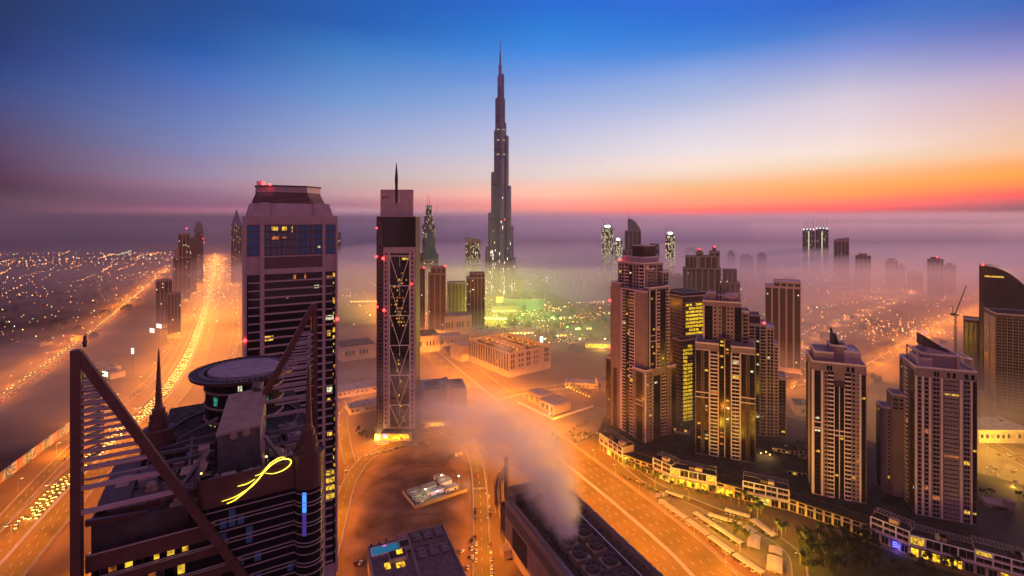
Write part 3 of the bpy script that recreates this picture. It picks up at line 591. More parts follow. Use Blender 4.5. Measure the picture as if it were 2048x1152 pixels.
# ---- fourth: slab with three vertical bays
T = Tower('residential_tower', 'cream tower with framed dark centre bay and cloven roof slab', (261.2, 434.4, 0), R(-23.2), 21, lit=.025)
T.block(0, 39, 0, 38, 0, 127).block(2, 16, 2, 30, 126, 135).block(24, 36, 4, 30, 126, 137, 'mauve').block(14, 26, 5, 22, 126, 141, 'cream')
T.block(15.5, 23.5, -1.0, 0, 12, 112, 'brown', 0)
T.face((0, 0), 0, 39, 12.5, 120, 3.5, [(0, .03, 'p'), (.035, .15, 'g'), (.165, .2, 'p'), (.225, .275, 'w'), (.29, .395, 'b'), (.61, .715, 'b'), (.745, .8, 'w'), (.83, .86, 'w'), (.875, .905, 'p'), (.915, .985, 'g')])
T.face((15.5, -1.0), 0, 8, 13, 108, 3.5, [(0, .06, 'p'), (.1, .44, 'g'), (.47, .54, 'p'), (.58, .9, 'g'), (.94, 1, 'p'), (0, 1, 'h', [(66, 67), (70, 71)])])
T.face((0, 0), 0, 39, 120, 126, 5, [(.24, .4, 'W'), (.62, .8, 'W')])
T.face((0, 38), RL_, 38, 13, 120, 3.5, [(.02, .3, 'g'), (.36, .4, 'w'), (.5, .55, 'w'), (.7, .94, 'g'), (.96, 1, 'p')])
T.face((0, 0), 0, 39, 12, 126, 3.5, [(0, .2, 'h', [(70, 71), (75, 76)])])
for x, zt, yo in ((17, 153, 10), (19.6, 149, 7)):
    MB().add([(x, yo, 126), (x + 1.3, yo, 126), (x + 1.3, yo + 16, 126), (x, yo + 16, 126), (x, yo, zt - 6), (x + 1.3, yo, zt - 6), (x + 1.3, yo + 16, zt), (x, yo + 16, zt)], [(0, 3, 2, 1), (4, 5, 6, 7), (0, 1, 5, 4), (1, 2, 6, 5), (2, 3, 7, 6), (3, 0, 4, 7)]).build('roof_fin', M_['brown'], T.t)
T.finish()

# ---- fifth: end tower with slit windows
T = Tower('residential_tower', 'end tower with stacked slit windows and red light on sloping roof', (326.2, 404.4, 0), R(-23.2), 33, lit=.04)
T.block(0, 39, 0, 40, 0, 131).block(-9, 0, 26, 42, 0, 99).block(-16, -9, 29, 45, 0, 86).block(6, 30, 5, 30, 130, 141).block(3, 12, 3, 26, 130, 138, 'mauve', .4).block(10, 22, 8, 30, 139, 147, 'mauve', 0)
T.face((0, 0), 0, 39, 12.5, 124, 3.4, [(0, .03, 'p'), (.04, .1, 'W'), (.115, .14, 'p'), (.155, .22, 'W'), (.235, .26, 'p'), (.29, .4, 'W'), (.425, .45, 'p'), (.47, .71, 's'), (.735, .765, 'p'), (.79, .885, 'W'), (.9, .92, 'p'), (.93, .99, 'g')])
T.face((0, 0), 0, 39, 124, 130, 5, [(.3, .4, 'W'), (.5, .68, 'W'), (.78, .98, 'W')])
T.face((0, 40), RL_, 40, 13, 128, 3.4, [(.02, .2, 'g'), (.3, .4, 'w'), (.46, .56, 'b'), (.6, .66, 'r'), (.7, .95, 'g')])
T.face((-16, 29), 0, 7, 14, 84, 3.4, [(.7, .9, 'w')]); T.face((-16, 45), RL_, 16, 14, 84, 3.4, [(.1, .9, 'g')]); T.face((-9, 26), 0, 9, 86, 97, 3.4, [(.1, .5, 'w'), (.6, .9, 'w')])
MB().add([(7, 8, 147), (24, 8, 143), (24, 22, 143), (7, 22, 147), (7, 8, 156), (24, 8, 144.5), (24, 22, 144.5), (7, 22, 156)], [(0, 3, 2, 1), (4, 5, 6, 7), (0, 1, 5, 4), (1, 2, 6, 5), (2, 3, 7, 6), (3, 0, 4, 7)]).build('sloping_roof', M_['brown'], T.t)
fr = MB()
for a, b in (((28, 2, 131), (28, 2, 142)), ((37, 2, 131), (37, 2, 140)), ((28, 2, 142), (37.5, 2, 140)), ((37, 2, 140), (37, 26, 140)), ((37, 26, 131), (37, 26, 140)), ((2, 2, 131), (2, 2, 143)), ((2, 2, 143), (10, 2, 143)), ((2, 2, 143), (2, 28, 143)), ((2, 28, 131), (2, 28, 143))): fr.beam(a, b, 1.1)
fr.build('roof_frame', M_['mauve'], T.t); T.finish(beacons=[(9, 10, 156, 1.3)])

# ---- tower with the big glass box top, left of centre (its foot is below the frame)
T = Tower('office_tower', 'mauve panelled tower with chamfered crown and stacked balcony lines', (-147.2, 275.5, 0), GA, 41, wall='mauve', trim='mauve', lit=.0, cat='office tower', glass='glassb')
T.block(0, 48.5, 0, 40, 0, 252, para=0)
cr = MB()
lo_ = [(1.5, 1.5), (47, 1.5), (47, 38), (1.5, 38)]; 
def taper(mb, p, z0, q, z1): 
    n = len(p); mb.add([(a[0], a[1], z0) for a in p] + [(a[0], a[1], z1) for a in q], [tuple(range(n - 1, -1, -1)), tuple(range(n, 2 * n))] + [(i, (i + 1) % n, n + (i + 1) % n, n + i) for i in range(n)])
taper(cr, lo_, 252, [(3.5, 4), (45, 4), (45, 36), (3.5, 36)], 259.6)
octo = lambda i, c_: [(i + c_, i), (48.5 - i - c_, i), (48.5 - i, i + c_), (48.5 - i, 40 - i - c_), (48.5 - i - c_, 40 - i), (i + c_, 40 - i), (i, 40 - i - c_), (i, i + c_)]
taper(cr, octo(4.6, 9), 259.6, octo(7.2, 8), 266); taper(cr, octo(6.4, 9), 266.1, octo(6.6, 9), 269.6)
cr.build('crown', M_['mauve'], T.t)
rb = MB()
for i in range(9): taper(rb, octo(4.2 + i * .29, 9), 260.0 + i * .72, octo(4.3 + i * .29, 9), 260.3 + i * .72)
taper(rb, octo(6.0, 9), 269.6, octo(6.0, 9), 270.2); rb.build('crown_ribs', M_['brown'], T.t)
for sx_ in (3, 36):
    MB().add([(sx_, -.4, 252), (sx_ + 9.5, -.4, 252), (sx_ + 9.5, 6, 252), (sx_, 6, 252), (sx_ + (5 if sx_ < 9 else 0), 2, 260), (sx_ + (9.5 if sx_ < 9 else 4.5), 2, 260), (sx_ + (9.5 if sx_ < 9 else 4.5), 6, 260), (sx_ + (5 if sx_ < 9 else 0), 6, 260)], [(0, 3, 2, 1), (4, 5, 6, 7), (0, 1, 5, 4), (1, 2, 6, 5), (2, 3, 7, 6), (3, 0, 4, 7)]).build('corner_dormer', M_['mauve'], T.t)
MB().box(6.5, 9, 8, 11, 270.2, 272.3).build('roof_hatch', M_['mauve'], T.t)
T.face((0, 0), 0, 48.5, 229.5, 247.5, 4.5, [(.015, .155, 'g'), (.2, .83, 'g'), (.865, .99, 'g')])
T.face((0, 0), 0, 48.5, 222, 229.5, 7, [(0, .18, 'h', [(247.5, 252.2)]), (.155, .195, 'p'), (.835, .862, 'p')])
gr = MB()
for k in range(14): gr.box(9.8, 40.2, -.25, -.02, 222.6 + k * .48, 222.85 + k * .48)
gr.build('louvre_panel', M_['brown'], T.t)
trm = T.tr
trm.box(7.4, 9.6, -.9, -.02, 40, 252.2); trm.box(40.4, 42, -.9, -.02, 40, 252.2); trm.box(-.3, 48.8, -.7, -.02, 247.6, 252.3); trm.box(9.6, 40.4, -.7, -.02, 229.0, 229.5); trm.box(9.6, 40.4, -.7, -.02, 219.5, 221.8)
trm.box(-.6, 0.9, -.8, -.02, 40, 252.2); trm.box(47.9, 49.0, -.8, -.02, 40, 252.2)
fl = []
g1 = MB(); g1.box(9.6, 40.4, -.12, -.01, 45, 219.4); g1.build('glazed_strip', M_['glass'], T.t)
g1 = MB(); g1.box(.9, 7.4, -.12, -.01, 45, 219.4); g1.build('glazed_strip', M_['glass'], T.t)
g1 = MB(); g1.box(42, 47.9, -.12, -.01, 45, 219.4); g1.build('glazed_strip', M_['glass'], T.t)
for k in range(38):
    z = 215.0 - k * 4.55
    b = MB(); b.box(9.6, 40.4, -1.3, -.13, z, z + .85); b.box(1.6, 7.4, -1.3, -.13, z - .3, z + .35); b.box(42, 46.2, -1.1, -.13, z, z + .7); b.build('floor_ledge', M_['mauve'], T.t)
    if k % 2 == 0: MB().box(47.2, 47.85, -1.2, -.15, z + .4, z + 1.6).build('balcony_bracket', M_['mauve'], T.t)
def litbox(par, x0, x1, z0, z1, y=-.2, m='lit', name='lit_window'): MB().box(x0, x1, y, y + .05, z0, z1).build(name, M_[m], par)
for (a, b, c_, d, m) in [(13.2, 16.6, 244.0, 246.2, 'lit'), (18.7, 21.2, 244, 246.2, 'lit'), (13.4, 17, 239, 240.6, 'litr'), (18.8, 21, 239.4, 240.4, 'litr'), (23.8, 24.2, 243, 246.5, 'lit'), (37.6, 39.2, 233.6, 234.8, 'litw')]: litbox(T.t, a, b, c_, d, -.3, m)
for (a, b, c_, d, m) in [(9.9, 14.2, 182.0, 184.8, 'lit'), (24.5, 26, 215.9, 218.6, 'litr'), (30.5, 31.4, 216, 218.8, 'litr'), (43, 45.6, 215.8, 216.8, 'litr'), (46.4, 47.6, 216, 218.6, 'lit'), (46.4, 47.6, 200, 203, 'lit'), (46.4, 47.6, 183, 185.6, 'lit'), (46.4, 47.6, 179, 181, 'lit'), (43, 45, 181, 184.4, 'lit'), (43, 46, 147.6, 150.6, 'litw'), (43, 45, 142, 144, 'lit'), (42.3, 46.8, 190.5, 193.3, 'litw'), (36, 38.6, 210, 211.8, 'litw'), (43.2, 46, 121.5, 124, 'lit'), (42.5, 47.4, 98, 101, 'lit'), (42.5, 47.4, 93.5, 96.6, 'lit'), (42.5, 47.4, 89, 92, 'lit'), (42.5, 47.4, 84, 87, 'lit'), (30, 34, 178, 180, 'lit'), (21, 22, 205, 206, 'litr')]: litbox(T.t, a, b, c_, d, -.18, m)
for i in range(30):
    z = 215.0 - T.rng.randrange(30) * 4.55 + 1.4; x = T.rng.uniform(46.3, 47.3); litbox(T.t, x, x + .5, z, z + T.rng.uniform(.8, 2), -.2, T.rng.choice(['lit', 'litr']))
gm = MB()
for k in range(12):
    x = 10.5 + k * 2.6; gm.box(x - .08, x + .08, -.22, -.125, 229.8, 247.2)
for k in range(1, 4): gm.box(9.6, 40.4, -.2, -.126, 229.5 + k * 4.5 - .1, 229.5 + k * 4.5 + .1)
gm.build('mullions', M_['dmetal'], T.t)
M_['blind'] = mat('blue_reflecting_blind', (0.05, 0.12, 0.26), 0.3)
for (a, b) in ((28.5, 33), (36, 40)):
    for k in range(4): MB().box(a, b, -.15, -.123, 230.3 + k * 4.5, 233.6 + k * 4.5).build('window_blind', M_['blind'], T.t)
for (a, b) in ((1.4, 6.8), (42.6, 47.2)):
    for k in range(4): MB().box(a, b, -.27, -.25, 230.3 + k * 4.5, 233.4 + k * 4.5).build('window_blind', M_['blind'], T.t)
T.finish(beacons=[(9.5, 6.5, 270.2, .9), (0, -1.4, 183, .9), (48.6, -1.4, 190, .9), (13, 7, 269.8, .6)])

# ---- narrow tower with X bracing and needle
b0 = AT(753, 571, 0); T = Tower('braced_tower', 'slim tower with white X bracing, flat sign slab and needle', (b0.x, b0.y, 0), R(2), 51, wall='mauve', trim='mauve', lit=0, cat='tower')
PW = 44.5
T.block(0, PW, 0, 34, 0, 254, 'brown', para=.6).block(8, PW - .3, -1.2, -.01, 12, 219, 'mauve', 0)
T.block(3.5, 40.8, 4, 9, 254, 285, 'mauve', 0)
MB().lathe([(.9, 270), (1.5, 285), (1.9, 296), (1.3, 306), (.3, 315.5), (.01, 316)], 10, (22, 3.0)).build('needle', M_['brown'], T.t)
MB().box(18.6, 19.5, 3.5, 3.98, 270, 285.2).box(24.5, 25.4, 3.5, 3.98, 270, 285.2).build('needle_slot', M_['white'], T.t)
MB().lathe([(3.2, 0), (4.2, 0), (4.2, .25), (3.2, .25)], 20, (0, 0), a0=.6, a1=2.9).build('sign_swoosh', M_['brown'], T.t, loc=(9.5, 3.9, 273)).rotation_euler = (R(90), 0, 0)
MB().box(8.3, PW - .6, -.35, -.02, 220, 252.5).build('glazed_strip', M_['glass'], T.t)
gx0, gx1 = 15.5, 37.6; gm = (gx0 + gx1) / 2
MB().box(gx0, gx1, -1.35, -1.22, 14, 212).build('glazed_strip', M_['glass'], T.t)
seg = 34.0; z = 209.0; i = 0
while z > 14:
    zb = max(14, z - seg); b = MB(); y = -1.7
    b.beam((gx0, y, z), (gm, y, zb), .55); b.beam((gx1, y, z), (gm, y, zb), .55); b.beam((gx0 - .5, y - .02, z), (gx1 + .5, y - .02, z), .8); b.beam((gm, y + .1, z - .4), (gm, y + .1, z - seg * .35), .4)
    b.build('brace', M_['white'], T.t); z -= seg
MB().box(gx0 - .6, gx0, -1.9, -1.22, 12, 213).box(gx1, gx1 + .6, -1.9, -1.22, 12, 213).build('brace_column', M_['white'], T.t)
T.face((8, -1.2), 0, 36, 16, 214, 5.2, [(.055, .105, 'w'), (.885, .935, 'w')])
fl_ = MB()
for k in range(49): fl_.box(gx0, gx1, -1.45, -1.355, 16 + k * 4, 16.25 + k * 4)
fl_.build('floor_lines', M_['brown'], T.t)
T.face((0, 0), 0, 8, 16, 250, 4.2, [(.2, .85, 'W')]); 
for i in range(70):
    z = 16 + 4 * T.rng.randrange(49) + .8; z = z if T.rng.random() < .35 else 16 + 4 * T.rng.randrange(28, 42) + .8; x = T.rng.uniform(gx0 + 1, gx1 - 3) if T.rng.random() < .5 else gm + T.rng.uniform(-4, 3); litbox(T.t, x, x + T.rng.uniform(.7, 2), z, z + T.rng.uniform(.9, 2.4), -1.5, T.rng.choice(['litr', 'lit', 'litr']))
litbox(T.t, 29, 36, 208 - 3.6, 207, -1.5, 'lit'); 
pdm = MB(); pdm.box(6, 40, -7, -1.4, 0, 9); pdm.build('entrance_porch', M_['conc'], T.t); litbox(T.t, 9, 38, 2, 8, -7.1, 'shop', 'porch_light'); 
M_['violet'] = emi('violet_sign', (0.3, 0.1, 1.0), 3); MB().box(9, 13, -7.3, -7.15, 5, 8).build('violet_sign', M_['violet'], T.t)
T.finish(beacons=[(0, -.8, 207, 1.3), (8, -2, 205, 1.5), (.5, -.8, 240, .9), (40, -2, 176, .9), (1, -.8, 150, 1), (9, -2, 146, 1.5)])
# ================================================================== FOREGROUND TOWER with triangular fins and helipad
HL = Vector((-72.3, 83.2)); cu, su = math.cos(GA), math.sin(GA)
H = thing('hotel_tower', 'dark foreground tower with two triangular roof fins and a helipad', 'tower', (HL.x, HL.y, 0), GA)
M_['hclad'] = mat('brown_metal_cladding', (0.11, 0.055, 0.05), 0.38, 0.25, var=0.15, scale=0.5)
M_['hdark'] = mat('dark_wall', (0.07, 0.05, 0.055), 0.7, var=0.3, scale=0.4)
M_['hgrey'] = mat('roof_metal', (0.13, 0.11, 0.135), 0.5, 0.3, var=0.3, scale=0.6)
M_['hroof'] = mat('roof_gravel', (0.05, 0.042, 0.047), 0.9, var=0.6, scale=0.6)
M_['pad'] = mat('helipad_concrete', (0.26, 0.22, 0.27), 0.8, var=0.2, scale=0.35)
M_['line'] = mat('pale_steel_rail', (0.5, 0.4, 0.42), 0.35, 0.4)
M_['tank'] = mat('sand_panel', (0.30, 0.22, 0.18), 0.7, var=0.2, scale=0.4)
def dg(z): return (228.6 - z) / 1.89
body = MB(); body.box(1.2, 33.2, 3.2, 27.5, 0, 196.4); body.box(8, 41, 27.52, 66, 0, 195.5); body.box(33.22, 39, 4.5, 27.5, 0, 196.4); body.build('wall', M_['hdark'], H)
MB().box(1.2, 38.8, 4.6, 27.4, 196.4, 196.6).build('roof', M_['hroof'], H)
MB().box(8.2, 40.8, 28, 65.8, 195.5, 195.7).build('rear_roof', M_['hroof'], H)
# front glass facade with three pale lines a floor
gl = MB(); gl.box(15.5, 33.2, .1, 3.1, 100, 196.5); gl.build('glass_front', M_['glass'], H)
for k in range(24):
    z0 = 191.6 - 4 * k
    for z in (z0 + 4, z0 + 2.3, z0 + 1.6):
        x0 = max(15.6, dg(z) + .3)
        if x0 < 33: MB().box(x0, 33.35, -.12, .09, z - .06, z + .06).build('facade_line', M_['line'], H)
pan = MB()
for k in range(24):
    for i in range(10):
        if random.random() < .3: x = 19 + i * 1.45; pan.box(x, x + 1.1, .02, .095, 192.1 - 4 * k, 193.6 - 4 * k + (1.6 if random.random() < .4 else 0))
pan.build('window_panels', M_['blind'], H)
# drum on the corner
DC = (36.1, .6)
MB().lathe([(2.75, 100), (2.75, 196.4)], 32, DC).build('corner_glass', M_['glass'], H, smooth=True)
MB().lathe([(2.9, 196.4), (2.9, 203.0), (3.0, 203.2), (2.5, 203.2), (2.5, 202.4), (0.01, 202.4)], 32, DC).build('corner_drum', M_['hclad'], H)
for k in range(24):
    z0 = 191.6 - 4 * k
    for z in (z0 + 4, z0 + 2.3, z0 + 1.6): MB().lathe([(2.76, z - .06), (2.9, z - .06), (2.9, z + .06), (2.76, z + .06)], 32, DC).build('facade_line', M_['line'], H)
sj = MB()
for k in range(32): 
    t = 2 * math.pi * k / 32; sj.tube((DC[0] + 2.91 * math.cos(t), DC[1] + 2.91 * math.sin(t), 196.5), (DC[0] + 2.91 * math.cos(t), DC[1] + 2.91 * math.sin(t), 203), .03, n=4)
sj.build('panel_joints', M_['hdark'], H)
M_['blue'] = emi('blue_light', lin((60, 140, 255)), 1.6); M_['blue2'] = emi('dim_blue_light', lin((70, 60, 190)), .45)
tt = R(-115)
for i, (za, zb, m) in enumerate(((194.0, 195.9, 'blue'), (192.0, 193.9, 'blue'), (189.5, 191.9, 'blue2'), (187.3, 189.4, 'blue2'))): MB().cbox((DC[0] + 2.8 * math.cos(tt), DC[1] + 2.8 * math.sin(tt), (za + zb) / 2), (.75, .1, zb - za), tt + R(90)).build('blue_light_strip', M_[m], H)
# sign wall
sw = MB(); sw.box(18.3, 33.25, -.35, 0.05, 196.6, 202.0); sw.lathe([(1.6, 196.6), (1.6, 202.0)], 10, (18.3, 1.25), a0=R(180), a1=R(270)); sw.box(16.7, 17.1, 1.25, 9, 196.6, 201.8); sw.build('sign_wall', M_['hclad'], H)
jt = MB()
for k in range(13): jt.box(18.9 + k * 1.15, 18.95 + k * 1.15, -.372, -.35, 196.7, 201.9)
jt.box(18.3, 33.2, -.374, -.353, 199.3, 199.34); jt.build('panel_joints', M_['hdark'], H)
def on_front(px, py, y=-.55):
    a = (px - 1024) / F; t = -(HL.x - su * y - a * (HL.y + cu * y)) / (cu - a * su)
    Y = HL.y + t * su + y * cu; return Vector((t, y, HC - (py - HY) / F * Y))
M_['sign'] = emi('yellow_white_neon', lin((255, 225, 70)), 3.2)
for pts, w in (([(590, 340), (650, 345), (720, 325), (775, 290), (798, 255), (787, 234), (750, 228), (700, 240), (640, 278), (600, 315), (570, 350), (530, 400), (480, 450), (420, 490), (350, 530), (250, 565)], .11),
               ([(755, 216), (725, 214), (690, 226), (640, 258), (600, 300), (560, 345), (512, 362)], .07), ([(515, 385), (480, 408), (440, 428), (375, 445)], .07), ([(590, 330), (540, 385), (490, 435), (440, 485), (390, 525), (345, 558), (290, 582)], .1)):
    P = [on_front(380 + .2535 * a, 860 + .2535 * b) for a, b in pts]; Q = []
    P2 = [P[0] * 2 - P[1]] + P + [P[-1] * 2 - P[-2]]
    for i in range(1, len(P2) - 2):
        for k in range(4):
            t = k / 4; a, b, c_, d = P2[i - 1:i + 3]; Q.append(0.5 * ((2 * b) + (c_ - a) * t + (2 * a - 5 * b + 4 * c_ - d) * t * t + (3 * b - a - 3 * c_ + d) * t ** 3))
    Q.append(P[-1]); mb = MB(); n = len(Q)
    for i in range(n - 1):
        r0 = w * min(1, .25 + 3 * min(i, n - i) / n); r1 = w * min(1, .25 + 3 * min(i + 1, n - i - 1) / n); mb.tube(Q[i], Q[i + 1], r0, r1, 6)
    mb.build('neon_ribbon', M_['sign'], H)
# terraces under the left fin
for k in range(12):
    zt = 193.7 - 4 * k; x1 = min(33, dg(zt - 2) + .2)
    b = MB(); b.box(1.0, x1, -.1, .35, zt - 2.9 + (0 if k == 0 else .9), zt - (0 if k == 0 else .5)); b.box(1.0, x1, .36, 3.1, zt - 2.9 + (0 if k == 0 else .9), zt - 2.6 + (0 if k == 0 else .9)); b.build('terrace_front', M_['hclad'], H)
    r = MB(); r.box(1.0, x1, -.22, -.1, zt - .08, zt + .08); 
    if k: r.box(1.0, x1, -.22, -.1, zt - .42, zt - .3)
    r.build('terrace_rail', M_['line'], H)
    if k:
        x = 1.6
        while x < x1 - 1.2:
            w = random.choice([.8, 1.1, 1.6]); lit = random.random() < (.68 if x > 8 else .35); z = zt
            f = MB(); f.box(x, x + w, 3.06, 3.19, z - 1.5, z + 1.0, 0)
            for q in ((x - .08, x), (x + w, x + w + .08)): f.box(q[0], q[1], 3.0, 3.19, z - 1.5, z + 1.0, 1)
            f.build('lit_window' if lit else 'window', [M_[random.choice(['lit', 'litr', 'lit'])] if lit else M_['glass'], M_['tank']], H); x += w + random.choice([.2, .5, 1.2])
# set back penthouse storeys behind the parapet
pw = MB(); pw.box(3, 12.5, 6.0, 12, 190.8, 197.5); pw.box(12.6, 17, 5.0, 10, 190.8, 198.5); pw.box(1.2, 6, 8, 27, 196.4, 198.2); pw.build('penthouse_wall', M_['hclad'], H)
for (a, b, z0, z1, n) in ((5.0, 8.0, 192.6, 195.6, 3), (8.3, 11.8, 192.6, 196, 4), (13.0, 16.6, 192.2, 195.8, 4)):
    y = 5.9 if a < 12 else 4.9; f = MB(); f.box(a, b, y, y + .08, z0, z1, 0)
    for i in range(n + 1): x = a + (b - a) * i / n; f.box(x - .06, x + .06, y - .08, y - .01, z0 - .1, z1 + .1, 1)
    for z in (z0 - .1, (z0 + z1) / 2, z1): f.box(a, b, y - .07, y - .012, z, z + .1, 1)
    f.build('window', [M_['glass'], M_['hgrey']], H)
MB().box(12.4, 17.2, 4.2, 5.0, 196.4, 196.9).build('canopy', M_['tank'], H)
# fins
def fin(name, mx, my, sgn, zs, zlow, w=1.3):
    """mast, sloping leg and level bars, doubled in depth"""
    X = lambda d: mx + sgn * d
    for y0 in (0.0, 3.2):
        y = my + y0 * (1 if sgn > 0 else -1); yy = 1.3 if y0 == 0 else .8
        z1 = 228.6 if y0 == 0 else 226
        MB().beam((mx, y, 100), (mx, y, z1), w if y0 == 0 else .7, yy).build('fin_mast', M_['hclad'], H)
        if y0 == 0:
            lb = MB(); lb.beam((X(.2), y, z1 - .6), (X(dg(150)), y, 150), 1.15, 1.4); lb.build('fin_leg', M_['hclad'], H)
            jb = MB()
            for k in range(30):
                z = 226 - 2.2 * k; c_ = Vector((X(dg(z)), y, z)); dn = Vector((sgn * 1.89, 0, 1)).normalized()
                jb.beam(c_ - dn * .6 + Vector((0, 0, 0)), c_ + dn * .6, .06, 1.2)
            jb.build('panel_joints', M_['line'], H)
        for z in zs:
            d = dg(z) - .5
            if y0: d = min(d, 3.4 + .28 * (z1 - z))
            if y0 and z < 203: continue
            big = z < 209; t = .8 if big else .42
            MB().beam((X(.6), y, z), (X(d), y, z), .7 if y0 == 0 else .4, t * .8 if y0 == 0 else .3).build('fin_bar', M_['mauve'], H)
            if not big: MB().beam((X(.5), y, z), (X(2.6), y + (2.9 if sgn > 0 else -2.9), z - .2), .3, .25).build('fin_tie', M_['hgrey'], H)
fin('fin', 0, -1.0, 1, [222.9, 221.9, 220.7, 219.6, 218.4, 217.2, 216.1, 215.0, 213.9, 212.8, 211.6, 210.2, 208.8, 205.6, 201.6], 150)
fin('fin', 41.2, 27.8, -1, [221.5, 220, 218.5, 217, 215.5, 214, 212.5, 211, 208.6, 205.4, 201.8], 150)
MB().beam((.8, 1.5, 198.5), (9, 4.6, 196.2), .9).build('fin_strut', M_['hclad'], H)
bcn = MB(); bcn.lathe([(.01, 228.6), (.25, 228.6), (.35, 229.4), (.22, 230), (.3, 230.2), (.05, 230.6)], 8, (.8, .8)); bcn.build('obstruction_lamp', M_['dmetal'], H)
# spires
def spire(x, y):
    MB().lathe([(3.1, 202.4 if x > 20 else 198), (3.1, 203), (2.7, 203.2), (1.9, 203.2), (1.9, 204.6), (1.6, 204.7), (1.6, 206), (1.25, 206.1), (1.25, 207.4), (.9, 207.6), (.72, 208.6), (.55, 212), (.18, 220), (.01, 221.2)], 20, (x, y)).build('spire', M_['hclad'], H)
    r = MB()
    for k in range(8):
        t = k * math.pi / 4; r.tube((x + 1.6 * math.cos(t), y + 1.6 * math.sin(t), 204.7), (x + 1.6 * math.cos(t), y + 1.6 * math.sin(t), 206.3), .12, n=5)
    r.build('spire_posts', M_['hclad'], H)
spire(36.1, .9); spire(8.5, 29.6)
MB().lathe([(3.4, 180), (3.4, 201), (3.0, 201), (3.0, 200.2), (.01, 200.2)], 28, (8.5, 29.6)).build('corner_drum', M_['hclad'], H)
# slanted plant box
pb = MB(); pb.add([(20, 13, 196.6), (28, 13, 196.6), (30.5, 32, 196.6), (22.5, 32, 196.6), (20, 13, 204.6), (28, 13, 205.2), (30.5, 32, 207.5), (22.5, 32, 206.6)], [(0, 3, 2, 1), (0, 1, 5, 4), (1, 2, 6, 5), (2, 3, 7, 6), (3, 0, 4, 7)], 0)
pb.build('plant_box', M_['hgrey'], H); MB().add([(19.7, 12.7, 204.7), (28.2, 12.7, 205.3), (30.8, 32.2, 207.7), (22.3, 32.2, 206.8), (19.7, 12.7, 205.2), (28.2, 12.7, 205.8), (30.8, 32.2, 208.1), (22.3, 32.2, 207.2)], [(0, 3, 2, 1), (4, 5, 6, 7), (0, 1, 5, 4), (1, 2, 6, 5), (2, 3, 7, 6), (3, 0, 4, 7)]).build('plant_box_roof', M_['tank'], H)
MB().box(28.35, 28.9, 12.6, 13.2, 196.6, 205.4).build('plant_box_corner', M_['line'], H)
for (x, z) in ((23.0, 204.5), (25.3, 204.7)): MB().tube((x, 12.2, z), (x, 12.9, z), .75, n=14).build('vent_disc', M_['tank'], H)
MB().tube((28.4, 31.0, 208.0), (28.8, 31.6, 209.6), 1.3, 1.25, 16).build('satellite_dish', M_['hgrey'], H)
# helipad
HP = (26.5, 50.3)
MB().lathe([(8.2, 207.4), (9.0, 208.2), (9.0, 208.75), (8.7, 208.8), (.01, 208.8)], 56, HP).build('helipad_deck', M_['pad'], H)
MB().lathe([(9.9, 207.9), (9.9, 208.5), (11.0, 208.5), (11.0, 207.9), (9.9, 207.9)], 56, HP).build('helipad_ring', M_['hgrey'], H)
MB().lathe([(12.9, 207.8), (12.9, 208.5), (13.4, 208.5), (13.2, 207.7), (12.9, 207.8)], 64, HP).build('helipad_rim', M_['hclad'], H)
for k in range(56):
    t = 2 * math.pi * k / 56; a = (HP[0] + 10.9 * math.cos(t), HP[1] + 10.9 * math.sin(t), 208.2); b = (HP[0] + 13.0 * math.cos(t), HP[1] + 13.0 * math.sin(t), 208.1)
    MB().beam(a, b, .55, .25).build('helipad_rib', M_['hgrey'], H)
MB().lathe([(12.6, 207.4), (12.6, 207.6), (8.2, 206.9), (8.2, 206.6)], 56, HP).build('helipad_soffit', M_['hclad'], H)
MB().lathe([(9.4, 190), (9.4, 207)], 48, HP).build('round_lounge', M_['glass'], H, smooth=True)
for z in (196.5, 200.2, 204.2): MB().lathe([(9.42, z), (9.9, z), (9.9, z + .4), (9.42, z + .4)], 48, HP).build('lounge_band', M_['tank'], H)
def arcwin(a0, a1, z0, z1, m): MB().lathe([(9.46, z0), (9.46, z1)], 4, HP, a0=R(a0), a1=R(a1)).build('lit_window', M_[m], H)
M_['teal'] = litglass('teal_light', lin((40, 200, 170)), .8, 1.5)
for a0, a1, z0, z1, m in ((218, 226, 201.2, 203.6, 'teal'), (258, 264, 205, 206.4, 'litw'), (270, 280, 201, 203.8, 'litw'), (283, 297, 197.3, 199.6, 'litw'), (264, 275, 201.4, 203.4, 'teal'), (284, 295, 204.8, 206.2, 'litw'), (205, 212, 192.5, 196, 'litw'), (214, 222, 192.5, 196, 'lit'), (270, 276, 192.6, 196, 'litw'), (296, 304, 201.1, 203, 'teal'), (262, 268, 197.3, 199.8, 'lit')): arcwin(a0, a1, z0, z1, m)
mu = MB()
for k in range(72):
    t = 2 * math.pi * k / 72; mu.tube((HP[0] + 9.44 * math.cos(t), HP[1] + 9.44 * math.sin(t), 190), (HP[0] + 9.44 * math.cos(t), HP[1] + 9.44 * math.sin(t), 206.5), .06, n=4)
mu.build('lounge_mullions', M_['hdark'], H)
# lower curved terrace left of the lounge
MB().lathe([(15.2, 190), (15.2, 196.2), (14.6, 196.2), (14.6, 194.5), (.01, 194.5)], 40, (HP[0] - 2, HP[1] - 6)).build('curved_terrace', M_['hclad'], H)
MB().lathe([(15.25, 191.2), (15.25, 193.6)], 12, (HP[0] - 2, HP[1] - 6), a0=R(180), a1=R(232)).build('terrace_glazing', M_['litr'], H)
